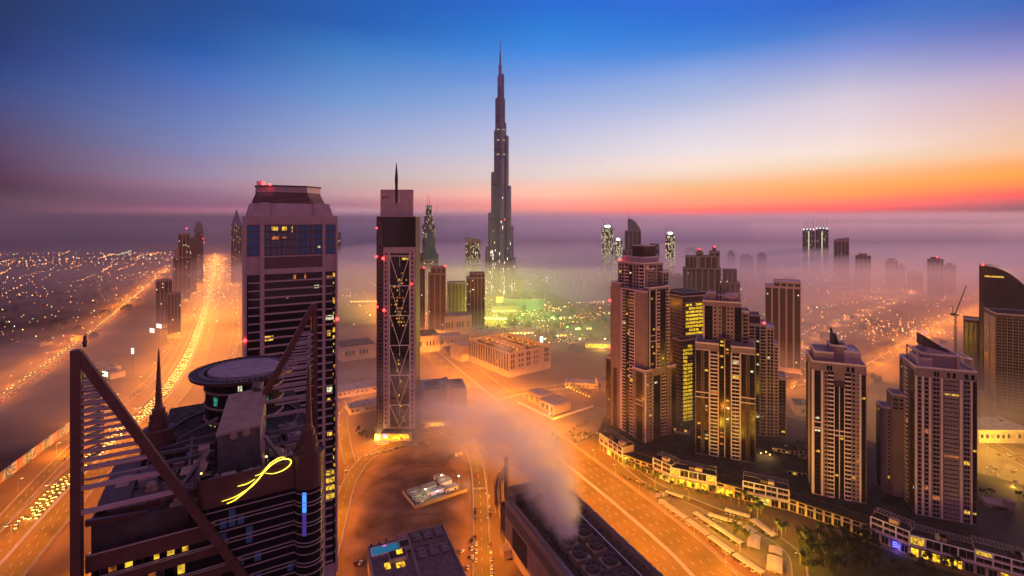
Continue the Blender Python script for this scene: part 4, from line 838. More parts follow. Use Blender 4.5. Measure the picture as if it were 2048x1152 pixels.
# roof steelwork, ducts and units
rs = random.Random(4)
for (a, b, w) in (((9, 26, 199.5), (20, 26, 200.5), .6), ((12, 28, 200), (20, 33, 201.8), .5), ((9, 22, 200), (19.5, 22, 200), .7), ((10, 17.5, 199.6), (19.5, 17.5, 199.8), .7), ((15, 12, 199), (15, 27, 200.3), .5), ((11, 29, 196.6), (11, 29, 200), .5), ((19, 30, 196.6), (19, 30, 202), .5), ((28.9, 12, 203), (33.5, 6, 197.2), .6), ((29.5, 14, 200), (38, 14, 200), .5), ((30, 20, 200.5), (38, 20, 200.5), .9), ((31.5, 8, 197.2), (31.5, 26, 197.2), .4), ((18.5, 11.5, 203), (14, 5.5, 199), .7), ((14, 5.5, 196.6), (14, 5.5, 199), .5), ((33, 9, 199), (38, 9, 199), .5), ((35, 9, 196.6), (35, 9, 199), .4)):
    MB().beam(a, b, w).build('roof_beam', M_['hgrey'], H)
k = 0
for (x, y, sx_, sy_, h) in ((8, 15, 3, 2, 1.8), (12.2, 14, 1.6, 2.5, 2.3), (7.5, 20, 2.5, 3, 1.5), (16.8, 14.6, 2.2, 2, 3), (17.5, 19.5, 2, 3, 3.8), (13, 20, 2, 2, 1.6), (31, 17, 2.2, 3, 1.6), (34.5, 17.2, 2.4, 2, 1.8), (31, 23, 3, 2, 2.1), (36, 23, 3, 3, 1.6), (31.5, 11, 1.4, 2, 1), (34, 12, 2.4, 1.2, 1.3), (22, 9, 2.5, 2, 1.4), (26, 9, 3, 1.6, 1.1), (18.5, 7, 1.5, 2, 1.6), (9, 10.5, 1.8, 1.4, 1.2), (4, 16, 2, 5, 1.6), (30, 27, 3, 2, 1.9), (35, 27.3, 4, 1.6, 2.4)):
    u = MB(); u.cbox((x, y, 196.6 + h / 2), (sx_, sy_, h), rs.uniform(-.12, .12)); u.cbox((x, y, 196.6 + h + .08), (sx_ * 1.04, sy_ * 1.04, .14), 0); 
    if rs.random() < .5: u.tube((x, y, 196.6 + h + .15), (x, y, 196.6 + h + .5), min(sx_, sy_) * .33, n=12)
    u.build('air_handling_unit', M_[rs.choice(['hgrey', 'hgrey', 'tank', 'pad'])], H)
for (a, b) in (((8, 18, 197.4), (19, 18.5, 197.4)), ((10, 12.5, 197.2), (18.5, 12.8, 197.2)), ((30, 15, 197.3), (38, 15.3, 197.3)), ((33, 19, 197.5), (33, 27, 197.5)), ((29.6, 9, 197), (29.6, 26, 197.2))): MB().tube(a, b, .35, n=8).build('duct', M_['hgrey'], H)
MB().add([(10.2, 7.2, 196.6), (13.2, 7.2, 196.6), (13.2, 10, 196.6), (10.2, 10, 196.6), (11.7, 8.6, 199.6)], [(0, 3, 2, 1), (0, 1, 4), (1, 2, 4), (2, 3, 4), (3, 0, 4)]).build('skylight', M_['hgrey'], H)
MB().add([(13.5, 10.5, 199.2), (18.0, 10.8, 199.2), (18.4, 12.6, 199.9), (13.9, 12.6, 199.9), (13.5, 10.5, 199.35), (18.0, 10.8, 199.35), (18.4, 12.6, 200.05), (13.9, 12.6, 200.05)], [(0, 3, 2, 1), (4, 5, 6, 7), (0, 1, 5, 4), (1, 2, 6, 5), (2, 3, 7, 6), (3, 0, 4, 7)]).build('roof_panel', M_['tank'], H)
ld = MB(); ld.beam((33, 12.2, 198.2), (33.4, 18.5, 198.2), .1); ld.beam((34, 12.2, 198.2), (34.4, 18.5, 198.2), .1)
for i in range(10): ld.beam((33 + .04 * i, 12.4 + i * .62, 198.2), (34 + .04 * i, 12.4 + i * .62, 198.2), .08)
ld.build('ladder', M_['line'], H)
for i in range(150):
    x = rs.uniform(6, 38); y = rs.uniform(5, 27)
    if 19 < x < 29.5 and y > 12: continue
    h = rs.uniform(.3, 1.1); MB().cbox((x, y, 196.6 + h / 2), (rs.uniform(.4, 1.4), rs.uniform(.4, 1.4), h), rs.uniform(0, 1)).build('roof_box', M_[rs.choice(['hgrey', 'hdark', 'pad'])], H)
for (x, y) in ((29.2, 12.4), (17.2, 11)): MB().lathe([(.01, 198.4), (.16, 198.6), (.01, 198.8)], 6, (x, y)).build('wall_lamp', M_['lamp'], H)
MB().box(1.2, 1.5, 3.3, 27, 196.4, 198).box(1.5, 20, 27.2, 27.5, 196.4, 198.4).build('parapet', M_['hclad'], H)

for k in range(16):   # cable trays, rails and small pipes on the roof
    x, y = rs.uniform(7, 18), rs.uniform(6, 26); L_ = rs.uniform(2, 6); a = rs.choice([0, 0, math.pi / 2])
    MB().tube((x, y, 197 + .05 * k), (min(19, x + L_ * math.cos(a)), min(27, y + L_ * math.sin(a)), 197 + .05 * k), rs.uniform(.06, .16), n=6).build('roof_pipe', M_[rs.choice(['line', 'hgrey', 'tank'])], H)
for k in range(14):
    x, y = rs.uniform(30, 38), rs.uniform(7, 26); L_ = rs.uniform(1.5, 5); a = rs.choice([0, math.pi / 2])
    MB().tube((x, y, 197 + .05 * k), (min(38.5, x + L_ * math.cos(a)), min(27, y + L_ * math.sin(a)), 197 + .05 * k), rs.uniform(.06, .16), n=6).build('roof_pipe', M_[rs.choice(['line', 'hgrey'])], H)
def handrail(a, b, z, n):
    mb = MB(); a = Vector((*a, z)); b = Vector((*b, z))
    for h in (.55, 1.1): mb.beam(a + Vector((0, 0, h)), b + Vector((0, 0, h)), .07)
    for i in range(n + 1): p = a + (b - a) * i / n; mb.beam(p, p + Vector((0, 0, 1.1)), .07)
    mb.build('handrail', M_['line'], H)
handrail((4, 13), (19, 13), 196.6, 10); handrail((7, 27), (7, 14), 196.6, 8); handrail((29.5, 12), (29.5, 27), 196.6, 9); handrail((30, 6), (38, 6), 196.6, 6); handrail((12.6, 5.2), (17, 5.2), 198.5, 4); handrail((3, 6.2), (12.4, 6.2), 197.5, 7)
for (x, y) in ((9, 11), (16, 24), (32, 14), (37, 11), (35, 25)): MB().lathe([(.01, 196.6), (.9, 196.6), (.9, 198.6), (.6, 199.0), (.01, 199.1)], 14, (x, y)).build('water_tank', M_['tank'], H)
# ================================================================== PODIUM, SHOPS, PARKING COURT
fl0 = [(1200, 898), (1245, 929), (1307, 951), (1342, 967), (1432, 986), (1486, 1000), (1578, 1021), (1742, 1077), (1819, 1110), (1950, 1147), (2100, 1190)]
FP = [G(a, b) for a, b in fl0]
names = ['corner block of the podium with small white framed flats', 'low podium shop row by the drop-off, behind young palms', 'white framed flats above two pale green shop windows', 'low framed entrance block with a yellow window', 'low shop row with the brightest yellow windows', 'long white framed flats above a lit pale shop front', 'long plain low podium wall between two framed blocks', 'white framed flats beside the blue lit shop', 'framed block with a single yellow window above lit doors', 'last white framed flats at the dark end of the row']
kinds = ['apt', 'low', 'apt', 'ent', 'lowlit', 'apt', 'low', 'apt', 'ent', 'apt']
# split px 1245..1307 etc. handled by the point list itself
M_['shopg'] = litglass('shop_glass_green', lin((225, 235, 110)), 1.1, .3)
for i in range(len(FP) - 1):
    a, b = FP[i], FP[i + 1]; k = kinds[i]; w = (b - a).length; rz = math.atan2((b - a).y, (b - a).x); rr = random.Random(i + 3)
    t = thing('podium_block', names[i], 'building', (a.x, a.y, 0), rz, 'podium buildings along the parking court')
    top = {'apt': 17.5, 'low': 10.5, 'ent': 15.5, 'lowlit': 10.5}[k]; D = 15 if k != 'low' else 13
    MB().box(0.02, w - .02, 0, D, 0, top).build('wall', M_['beige' if k != 'ent' else 'mauve'], t); MB().box(.3, w - .3, .3, D - .3, top + .005, top + .02).box(0, w, -.25, -.01, top - .5, top + .6).build('roof', M_['dark_roof'], t)
    nb = max(2, int(w / 6)); bw = w / nb
    for j in range(nb):
        lit = (k == 'lowlit' and j % 3 != 2) or (k == 'apt' and i in (2, 5, 9) and j in (nb // 3, nb // 3 + 1)) or (k == 'ent' and j < nb - 1) or (i == 0 and j == 2)
        m = 'shop' if (k in ('lowlit', 'ent') or i == 9) else 'shopg'
        f = MB(); f.box(j * bw + .8, (j + 1) * bw - .8, -.1, -.01, .4, 6.2, 0)
        for q in (j * bw + .8, (j + .5) * bw, (j + 1) * bw - .95): f.box(q - .08, q + .08, -.2, -.11, .4, 6.2, 1)
        f.box(j * bw + .6, (j + 1) * bw - .6, -.9, -.12, 6.3, 6.6, 1)
        f.build('shop_window', [M_[m] if lit else M_['glass'], M_['conc']], t)
        if k in ('low', 'lowlit'):
            MB().box(j * bw + 1, (j + 1) * bw - 1, -.1, -.01, 7.2, 9.4).build('window', M_['glass'] if not (k == 'lowlit' and j % 2) else M_['litr'], t)
    if k == 'apt' or k == 'ent':
        z0 = 8.0; rows = 2 if k == 'apt' else 1; fh = (top - z0) / rows
        fr = MB(); n2 = max(2, int(w / 7.5)); b2 = w / n2
        for r in range(rows + 1): fr.box(-.2, w + .2, -1.0, -.03, z0 + r * fh - .3, z0 + r * fh + .3)
        for j in range(n2 + 1): fr.box(j * b2 - .35, j * b2 + .35, -1.02, -.03, z0 + .3, top - .3)
        fr.build('white_frame', M_['white'], t)
        for r in range(rows):
            for j in range(n2):
                lit = rr.random() < .07 or (k == 'ent' and j == 0)
                q = MB(); q.box(j * b2 + .6, (j + 1) * b2 - .6, -.1, -.02, z0 + r * fh + .5, z0 + (r + 1) * fh - .6, 0); q.box(j * b2 + .6, (j + 1) * b2 - .6, -.7, -.6, z0 + r * fh + .35, z0 + r * fh + 1.4, 1)
                q.box((j + .5) * b2 - .1, (j + .5) * b2 + .1, -.3, -.101, z0 + r * fh + .5, z0 + (r + 1) * fh - .6, 1)
                q.build('lit_window' if lit else 'window', [M_['lit' if lit else 'glass'], M_['mauve']], t)
        for j in range(max(1, int(w / 16))):
            x = rr.uniform(2, w - 8); MB().box(x, x + 6, .8, 5.5, top + .02, top + 3.4).build('roof_box', M_['beige' if j % 2 == 0 else 'brown'], t)
        pg = MB()
        for j in range(int(w / 2)): pg.box(j * 2, j * 2 + .3, 6, 14, top + 2.2, top + 2.5)
        pg.box(0, w, 6, 6.3, top + 1.9, top + 2.2).box(0, w, 13.7, 14, top + 1.9, top + 2.2)
        for x in (0.5, w - .5): pg.box(x - .2, x + .2, 6, 6.3, top, top + 1.9).box(x - .2, x + .2, 13.7, 14, top, top + 1.9)
        pg.build('roof_pergola', M_['conc'], t)
M_['bluel'] = emi('blue_neon', (0.05, 0.05, 1.0), 9)
t = thing('neon_shopfront', 'electric blue neon shopfront under the framed flats', 'shop sign', (G(1782, 1094).x, G(1782, 1094).y - 1.5, 0), -.7)
for k in range(3): MB().box(0, 5 - k, 0, .2, 1.5 + k * 1.6, 2.2 + k * 1.6).build('neon_tube', M_['bluel'], t)
MB().box(6.5, 8.5, 0, .2, 1.2, 4).build('neon_panel', M_['bluel'], t); MB().box(-.5, 9, .25, .5, 0, 6.5).build('back_board', M_['dmetal'], t)
ld_ = light_data('neon_light', (0.1, 0.1, 1.0), 1600, 1.0, 'POINT'); o = bpy.data.objects.new('neon_light', ld_); COL.objects.link(o); o.parent = t; o.location = (3, -3, 3)
# podium deck
fr_ = offset([Vector((p.x, p.y, 0)) for p in FP], -13.2)
poly = [(p.x, p.y) for p in fr_] + [(470, 440), (440, 470), (330, 610), (112, 606), (96, 560)]
P = MB().prism(poly, 0, 11.8).build('podium_deck', M_['dark_roof']); tag(P, 'dark flat podium deck the residential towers stand on', 'podium')
t = thing('podium_villa', 'pale terraced club house beside the foot of the end tower', 'building', (AT(1962, 415).x, 415, 0), R(-24))
MB().box(0, 26, 0, 16, 0, 9).box(4, 22, 2, 14, 9, 15).box(17, 23, 3, 8, 15, 19).build('wall', M_['cream'], t)
for x in (2, 8, 14, 20): MB().box(x, x + 3.6, -.15, -.01, 2, 6).build('window', M_['glass'], t)
MB().box(8, 18, 1.85, 1.99, 10.5, 13.5).build('window', M_['glass'], t); MB().box(-.5, 26.5, -1.2, -.02, 8.6, 9.2).build('terrace_edge', M_['white'], t)
# dark low roofs and a pool court behind the central towers
for i, (px, Y, w, d, z, lab) in enumerate([(1545, 515, 26, 16, 16, 'low dark roofed pavilion behind the twin balcony tower'), (1598, 500, 16, 22, 20, 'small annex with a round vent between two towers'), (1575, 470, 40, 14, 15, 'long dark canopy roof across the inner court'), (1345, 560, 18, 20, 18, 'annex block below the lit office tower')]):
    t = thing('pavilion', lab, 'building', (AT(px, Y).x, Y, 0), R(-23)); MB().box(0, w, 0, d, 0, z).build('wall', M_['mauve'], t); MB().box(-.6, w + .6, -.6, d + .6, z + .01, z + .6).build('roof', M_['dark_roof'], t)
    for k in range(int(w / 4)): MB().box(k * 4 + .7, k * 4 + 3.2, -.12, -.01, z - 3.2, z - 1).build('lit_window' if (k + i) % 3 == 0 else 'window', M_['lit' if (k + i) % 3 == 0 else 'glass'], t)
    MB().tube((w * .5, d * .4, z + .6), (w * .5, d * .4, z + 1.6), 1.4, n=14).build('roof_vent', M_['conc'], t)
for (px, Y, z) in ((1522, 505, 14), (1540, 502, 14), (1532, 508, 15), (1705, 432, 13.5)):
    o = bpy.data.objects.new('court_light', light_data('court_light', WARM, 2600, .6, 'POINT')); 
    t = thing('garden_lamp', 'warm garden lamp on the podium near photo column %s' % {1522: 'one, by the stepped tower', 1540: 'two, by the stepped tower', 1532: 'three, by the stepped tower', 1705: 'four, by the framed bay tower'}[px], 'lamp', (AT(px, Y).x, Y, 11.8)); t['label'] = {1522: 'warm garden lamp left of two more behind the twin balcony tower', 1540: 'warm garden lamp right of two more behind the twin balcony tower', 1532: 'middle and tallest warm garden lamp behind the twin balcony tower', 1705: 'lone warm garden lamp at the foot of the framed bay tower'}[px]
    MB().tube((0, 0, 0), (0, 0, 2.2), .08, n=6).build('pole', M_['dmetal'], t); MB().lathe([(.01, 2.2), (.35, 2.4), (.35, 2.9), (.01, 3.2)], 8).build('lamp_globe', M_['lamp'], t)
    COL.objects.link(o); o.parent = t; o.location = (0, 0, 4.2)

# parking canopies
def Z1(x, y): return (1270 + .184 * x, 940 + .184 * y)
M_['canvas'] = mat('canopy_sheet', (0.55, 0.45, 0.30), 0.7, var=.12, scale=.3)
CAN = [((270, 232), (268, 300), 8, 'stubby parking canopy at the near the road end of the court'), ((285, 315), (335, 368), 6, 'short yellow parking canopy, second from the top of the roadside row'), ((345, 370), (560, 520), 6, 'third canopy of the roadside row'), ((572, 530), (800, 700), 6, 'fourth canopy of the roadside row'), ((812, 710), (1060, 890), 6, 'fifth canopy of the roadside row'), ((1082, 905), (1390, 1112), 6, 'last and longest canopy of the roadside row'),
       ((335, 225), (525, 292), 5, 'slim pale canopy nearest the shop row corner'), ((650, 455), (1165, 792), 5.5, 'longest pale canopy down the middle of the court'), ((795, 470), (1160, 580), 5.5, 'dim canopy behind the long middle one'), ((980, 420), (1252, 500), 6, 'canopy by the palms facing the shop row'), ((1285, 530), (1525, 712), 7, 'bright yellow canopy beside the fan palms'), ((1195, 602), (1310, 675), 7, 'small grey canopy joining the two dim ones'), ((1300, 695), (1285, 840), 9, 'grey canopy standing crosswise over a white car'), ((1530, 830), (1525, 905), 9, 'short dim canopy at the court exit'), ((1522, 930), (1512, 1105), 10, 'wide canopy glowing yellow at its near end')]
CARS = []
for i, (a, b, w, lab) in enumerate(CAN):
    p = G(*Z1(*a), 2.8); q = G(*Z1(*b), 2.8); l = (q - p).length; rz = math.atan2((q - p).y, (q - p).x)
    t = thing('parking_canopy', lab, 'canopy', (p.x, p.y, 0), rz, 'canopies of the parking court'); n = 6; mb = MB(); V = []
    for j in range(n + 1):
        u = -1 + 2 * j / n; z = 3.1 - .55 * u * u
        for x in (0, l):
            V += [(x, u * w / 2, z), (x, u * w / 2, z - .08)]
    Fc = []
    for j in range(n):
        o = j * 4; Fc += [(o, o + 2, o + 6, o + 4), (o + 1, o + 5, o + 7, o + 3), (o, o + 4, o + 5, o + 1), (o + 2, o + 3, o + 7, o + 6)]
    Fc += [(0, 1, 3, 2), (4 * n, 4 * n + 2, 4 * n + 3, 4 * n + 1)]; mb.add(V, Fc).build('canopy_roof', M_['canvas'], t)
    for k in range(max(2, int(l / 6)) + 1):
        x = .3 + (l - .6) * k / max(2, int(l / 6))
        if k < 12: MB().tube((x, -w * .35, 0), (x, -w * .35, 2.7), .09, n=6).beam((x, -w * .35, 2.55), (x, w * .45, 2.5), .12).build('post', M_['steel'], t)
    for k in range(int(l / 3)):
        if random.random() < .55: c_ = p + (q - p) * ((k + .5) * 3 / l) + Vector((math.sin(rz), -math.cos(rz), 0)) * 1.2; CARS.append((c_.x, c_.y, rz + R(90) + random.choice([0, math.pi]), 'parked under the ' + lab.split(' of the ')[0].replace('parking ', '')[:44]))

# ------------------------------------------------------------------ cars
def car_parts(name, col, lights=False, suv=False):
    m = mat('car_paint_' + name, col, 0.28, 0.2); t = thing('parked_car', 'car', 'car'); h = .15 if suv else 0
    b = MB(); prof = [(-2.2, .35), (-2.25, .75), (-2.1, .92 + h), (-1.1, 1.0 + h), (1.2, .98 + h), (2.1, .82 + h), (2.25, .6), (2.2, .32)]
    def ext(mb, pr, w0, w1=None):
        n = len(pr); w1 = w1 or w0
        mb.add([(x, -w0 / 2, z) for x, z in pr] + [(x, w0 / 2, z) for x, z in pr], [tuple(range(n)), tuple(range(2 * n - 1, n - 1, -1))] + [(i, n + i, n + (i + 1) % n, (i + 1) % n) for i in range(n)])
    ext(b, prof, 1.8); b.build('body', m, t)
    c_ = MB(); ext(c_, [(-1.75, .97 + h), (-1.35, 1.42 + h), (.35, 1.46 + h), (1.15, .99 + h)], 1.55); c_.build('cabin', M_['glass'], t)
    r = MB(); ext(r, [(-1.3, 1.44 + h), (-1.25, 1.5 + h), (.25, 1.52 + h), (.32, 1.46 + h)], 1.45); r.build('car_roof', m, t)
    for x in (-1.4, 1.4):
        for y in (-.86, .86): w = MB().tube((x, y - .11, .34), (x, y + .11, .34), .34, n=14); w.build('wheel', M_['dmetal'], t)
    for y in (-.6, .6):
        MB().box(2.2, 2.28, y - .2, y + .2, .58, .74).build('headlight', M_['hl'] if lights else M_['white'], t); MB().box(-2.3, -2.22, y - .2, y + .2, .66, .8).build('taillight', M_['tl'] if lights else M_['tl0'], t)
    return t
M_['hl'] = emi('headlight_glow', (1.0, .55, .12), 100); M_['tl'] = emi('taillight_glow', (1.0, .05, .02), 12); M_['tl0'] = mat('red_lens', (.3, .02, .02), .3)
PC = [car_parts('white', (.62, .6, .58)), car_parts('silver', (.35, .34, .34)), car_parts('dark', (.03, .03, .035)), car_parts('white_van', (.55, .53, .5), suv=True), car_parts('maroon', (.12, .02, .02))]
cn = ['white', 'silver', 'black', 'white high-roofed', 'dark red']; used = [0] * 5; lc = {}
def put_car(x, y, h, where):
    k = random.choices(range(5), [5, 3, 3, 2, 1])[0]; o = PC[k] if not used[k] else copy_tree(PC[k]); used[k] = 1
    o.location = (x, y, .12); o.rotation_euler = (0, 0, h); n = lc[(k, where)] = lc.get((k, where), -1) + 1
    tag(o, '%s%s car %s' % ('' if n == 0 else ordn(n) + ' ', cn[k], where), 'car', 'parked cars')
for c_ in CARS: put_car(*c_)
# street cars (photo positions) and the small lot
for (px, py, h, wh) in [(953, 953, 90, 'parked at the street edge below the bend'), (952, 1018, 90, 'parked on the lot side of the street, upper group'), (952, 1025, 90, 'parked on the lot side of the street, upper group'), (952, 1038, 90, 'parked on the lot side of the street, upper group'), (951, 1074, 92, 'in the double row by the street'), (944, 1081, 92, 'in the double row by the street'), (953, 1089, 90, 'in the double row by the street'), (944, 1098, 92, 'in the double row by the street'), (953, 1104, 90, 'in the double row by the street'), (944, 1115, 90, 'in the double row by the street'), (952, 1122, 90, 'in the double row by the street'), (924, 1104, 60, 'standing alone on the sand'), (935, 1136, 100, 'parked by the pool building corner'), (711, 1128, 80, 'side by side left of the pool building'), (721, 1127, 80, 'side by side left of the pool building'), (978, 995, 90, 'kerbside beyond the pipes'), (979, 1015, 90, 'kerbside beyond the pipes'), (979, 1028, 90, 'kerbside beyond the pipes'), (981, 1089, 90, 'at the kerb by the cooling plant wall'), (982, 1105, 90, 'at the kerb by the cooling plant wall'), (983, 1120, 90, 'at the kerb by the cooling plant wall'), (984, 1137, 90, 'at the kerb by the cooling plant wall'), (984, 1150, 90, 'at the kerb by the cooling plant wall'), (672, 937, 70, 'on the looping street at the left'), (693, 942, 30, 'on the looping street at the left'), (932, 888, 20, 'on the sand by the street bend'), (950, 870, 20, 'near the boulevard link'), (962, 888, 10, 'near the boulevard link'), (980, 900, 0, 'near the boulevard link'), (883, 868, 10, 'beside the low block')]:
    p = G(px, py); put_car(p.x, p.y, R(h), wh)
for k in range(15):
    a = G(718 + k * 12.5, 914 - 31 * math.sin(k / 14 * 1.5) + 2); put_car(a.x, a.y, R(25 - k), 'in the row along the north edge of the sandy lot')
for k in range(8):
    a = G(1128 + k * 9, 868 - k * 5.2); put_car(a.x, a.y, R(60), 'in the upper row of the small planted lot')
for k in range(9):
    a = G(1150 + k * 7.5, 883 - k * 2.7); put_car(a.x, a.y, R(60), 'in the lower row of the small planted lot')
for k in range(22):
    a = G(1970 + random.random() * 80, 900 + random.random() * 85); put_car(a.x, a.y, R(20), 'in the bright parking lot behind the end tower')
# moving traffic: too small to show their parts
tm = MB(); tm.box(-2.2, 2.2, -.9, .9, .3, 1.0, 0); tm.box(-1.4, .8, -.8, .8, 1.0, 1.45, 0)
for y in (-.75, .35): tm.box(2.21, 2.4, y, y + .45, .5, .95, 1); tm.box(-2.4, -2.21, y, y + .4, .6, .9, 2)
TR0 = tm.build('traffic_car', [M_['dmetal'], M_['hl'], M_['tl']]); first = True
rt = random.Random(8)
def traffic(line, lanes, n, lab, grp, rev=False):
    global first
    pts = [q for q in walk(line, 6.5) if inview(q[0])]
    pts = [q for q in pts if q[0].y < 3800]; rt.shuffle(pts)
    for p, h in pts[:n]:
        la = rt.choice(lanes); o = TR0 if first else TR0.copy(); 
        if not first: COL.objects.link(o)
        first = False
        q = p + Vector((math.sin(h), -math.cos(h), 0)) * la; o.location = (q.x, q.y, .1); o.rotation_euler = (0, 0, h + (math.pi if la < 0 else 0)); tag(o, lab, 'car', grp)
traffic(list(HW), [4, 8, 12, 4, 8, 12], 190, 'car with headlights on in the dense highway traffic', 'moving cars on the highway')
traffic(list(RL), [-10, -5, 5, 10], 46, 'car with headlights on along the road by the dark suburb', 'moving cars on the suburb road')
traffic(list(CR), [-10, 8], 12, 'car moving along the curved cross road', 'moving cars on the cross road')
traffic(list(SV1), [-3, 3], 14, 'car with headlights on along the tower side service road', 'moving cars on the service road')

ms = MB(); NF = 0                                          # the rest of the traffic, far off: one mass
for line, lanes, y0, y1, st_ in ((HW, (3.5, 6, 9, 12, 15), 420, 3800, 7.0), (RL, (-10, -6, 5, 9), 500, 2600, 22.0), (SV2, (-3,), 500, 2200, 26.0), (HW, (-5, -9), 500, 2500, 30.0)):
    for la in lanes:
        for p, h in walk(line, st_, rt.uniform(0, 9)):
            if not (y0 < p.y < y1) or not inview(p) or rt.random() < .12: continue
            q = p + Vector((math.sin(h), -math.cos(h), 0)) * la; hh = h + (math.pi if la < 0 else 0); of = len(ms.v); c_, s_ = math.cos(hh), math.sin(hh); j = rt.uniform(-2, 2)
            ms.v += [(q.x + (x + j) * c_ - y * s_, q.y + (x + j) * s_ + y * c_, z + .1) for x, y, z in tm.v]; ms.f += [tuple(i + of for i in f) for f in tm.f]; ms.m += tm.m
tag(ms.build('distant_traffic', [M_['dmetal'], M_['hl'], M_['tl']]), 'unbroken stream of distant cars with headlights filling the highway', 'traffic', kind='stuff')

# ------------------------------------------------------------------ trees and palms
def crown_mesh(mb, c, r, n, sz, rr, flat=.8):
    cl = [(rr.gauss(0, .5) * r, rr.gauss(0, .5) * r, rr.uniform(-.5, .75) * r * flat) for _ in range(max(6, n // 40))]
    for i in range(n):
        k = rr.choice(cl); d = Vector((rr.gauss(0, 1), rr.gauss(0, 1), rr.gauss(0, 1))).normalized() * r * .36 * rr.random() ** .3
        p = Vector(c) + Vector(k) + d; u = Vector((rr.gauss(0, 1), rr.gauss(0, 1), rr.gauss(0, .6))).normalized(); w = u.cross(Vector((rr.gauss(0, 1), rr.gauss(0, 1), rr.gauss(0, 1)))).normalized(); s = sz * rr.uniform(.6, 1.3)
        mb.quad(p - u * s - w * s * .5, p + u * s - w * s * .5, p + u * s + w * s * .5, p - u * s + w * s * .5)
def tree_proto(seed, h, r):
    rr = random.Random(seed); t = thing('broadleaf_tree', 'tree', 'tree'); tb = MB(); tb.tube((0, 0, 0), (0, 0, h * .5), .22, .14, 7)
    for k in range(5): a = rr.uniform(0, 6.3); tb.tube((0, 0, h * .45), (math.cos(a) * r * .5, math.sin(a) * r * .5, h * .75), .1, .04, 5)
    tb.build('trunk', M_['trunk'], t); c_ = MB(); crown_mesh(c_, (0, 0, h * .72), r, 420, .36, rr); c_.build('crown', M_['leaf'], t); return t
def palm_proto(seed, h):
    rr = random.Random(seed); t = thing('palm_tree', 'palm', 'palm tree'); MB().tube((0, 0, 0), (.2, .1, h), .24, .17, 8).build('trunk', M_['trunk'], t); c_ = MB()
    for k in range(22):
        a = k * 2.4; e = rr.uniform(.0, 1.1); L0 = rr.uniform(2.6, 3.4); pr = Vector((.2, .1, h)); s = Vector((-math.sin(a), math.cos(a), 0))
        for j in range(6):
            ang = e - j * .34; q = pr + Vector((math.cos(a) * math.cos(ang), math.sin(a) * math.cos(ang), math.sin(ang))) * L0 / 6; w0 = .12 + .42 * math.sin(math.pi * (j + .3) / 6.6); w1 = .12 + .42 * math.sin(math.pi * (j + 1.3) / 6.6)
            c_.quad(pr, q, q + s * w1 - Vector((0, 0, .22)), pr + s * w0 - Vector((0, 0, .22))); c_.quad(pr, pr - s * w0 - Vector((0, 0, .22)), q - s * w1 - Vector((0, 0, .22)), q); pr = q
    c_.build('fronds', M_['leaf'], t); return t
TP = [tree_proto(1, 6, 2.6), tree_proto(2, 7.5, 3.2), tree_proto(3, 5, 2.2)]; PP = [palm_proto(5, 6.5), palm_proto(6, 8)]; tu = {}; tl = {}
def put_tree(px, py, kind, where, grp, s=1.0):
    pr = (TP if kind == 't' else PP); i = random.randrange(len(pr)); o = pr[i]
    if tu.get(o.name): o = copy_tree(o)
    else: tu[o.name] = 1
    p = G(px, py); o.location = (p.x, p.y, 0); o.rotation_euler = (0, 0, random.uniform(0, 6)); s *= random.uniform(.85, 1.2); o.scale = (s, s, s)
    n = tl[(kind, where)] = tl.get((kind, where), -1) + 1
    tag(o, '%s %s %s' % (ordn(n), 'leafy tree' if kind == 't' else 'palm', where), 'tree' if kind == 't' else 'palm tree', grp)
for k in range(9): put_tree(1257 + k * 9, 938 + k * 3.6, 'p' if k % 3 else 't', 'in front of the low row by the drop-off', 'trees before the shop row')
for k in range(10): put_tree(1345 + k * 13 + random.uniform(-3, 3), 977 + k * 3.0 + random.uniform(-2, 5), 't' if k % 3 else 'p', 'between the shops and the canopies', 'trees before the shop row')
for (a, b) in ((1478, 1010), (1490, 1008), (1504, 1014), (1512, 1022), (1522, 1028), (1500, 1030), (1555, 1066), (1572, 1070), (1563, 1074), (1515, 1036)): put_tree(a, b, 'p', 'in the lit palm group beside the bright canopy', 'fan palms by the canopies', 1.15)
for (a, b) in ((1470, 1060), (1478, 1068), (1488, 1072), (1495, 1080), (1472, 1074)): put_tree(a, b, 't', 'on the dark island between the grey canopies', 'trees on the dark island')
for k in range(48): put_tree(1600 + random.uniform(0, 150), 1062 + random.uniform(0, 85), 't' if k % 4 else 'p', 'in the dark garden in front of the plain podium wall', 'trees of the dark garden', 1.2)
for k in range(22): put_tree(1790 + random.uniform(-60, 130), 1118 + random.uniform(0, 40), 'p' if k % 2 else 't', 'in the planting by the blue neon shop', 'trees by the neon shop')
for k in range(12): put_tree(1240 + k * 9 + random.uniform(-3, 3), 952 + k * 5.2 + random.uniform(-2, 3), 't', 'on the verge along the boulevard', 'trees of the boulevard verge', .7)
for k in range(10): put_tree(1100 + random.uniform(0, 110), 872 + random.uniform(-4, 14), 't', 'round the small planted lot', 'trees round the small lot', .8)
for k in range(9): put_tree(1985 + random.uniform(-25, 70), 1000 + random.uniform(-10, 30), 't' if k % 2 else 'p', 'beside the club house and bright lot', 'trees by the club house', 1.1)
for (a, b) in ((728, 873), (735, 880), (722, 878), (716, 866), (840, 868), (848, 874), (835, 852), (845, 860)): put_tree(a, b, 't', 'round the foot of the braced tower', 'trees by the braced tower', 1.2)

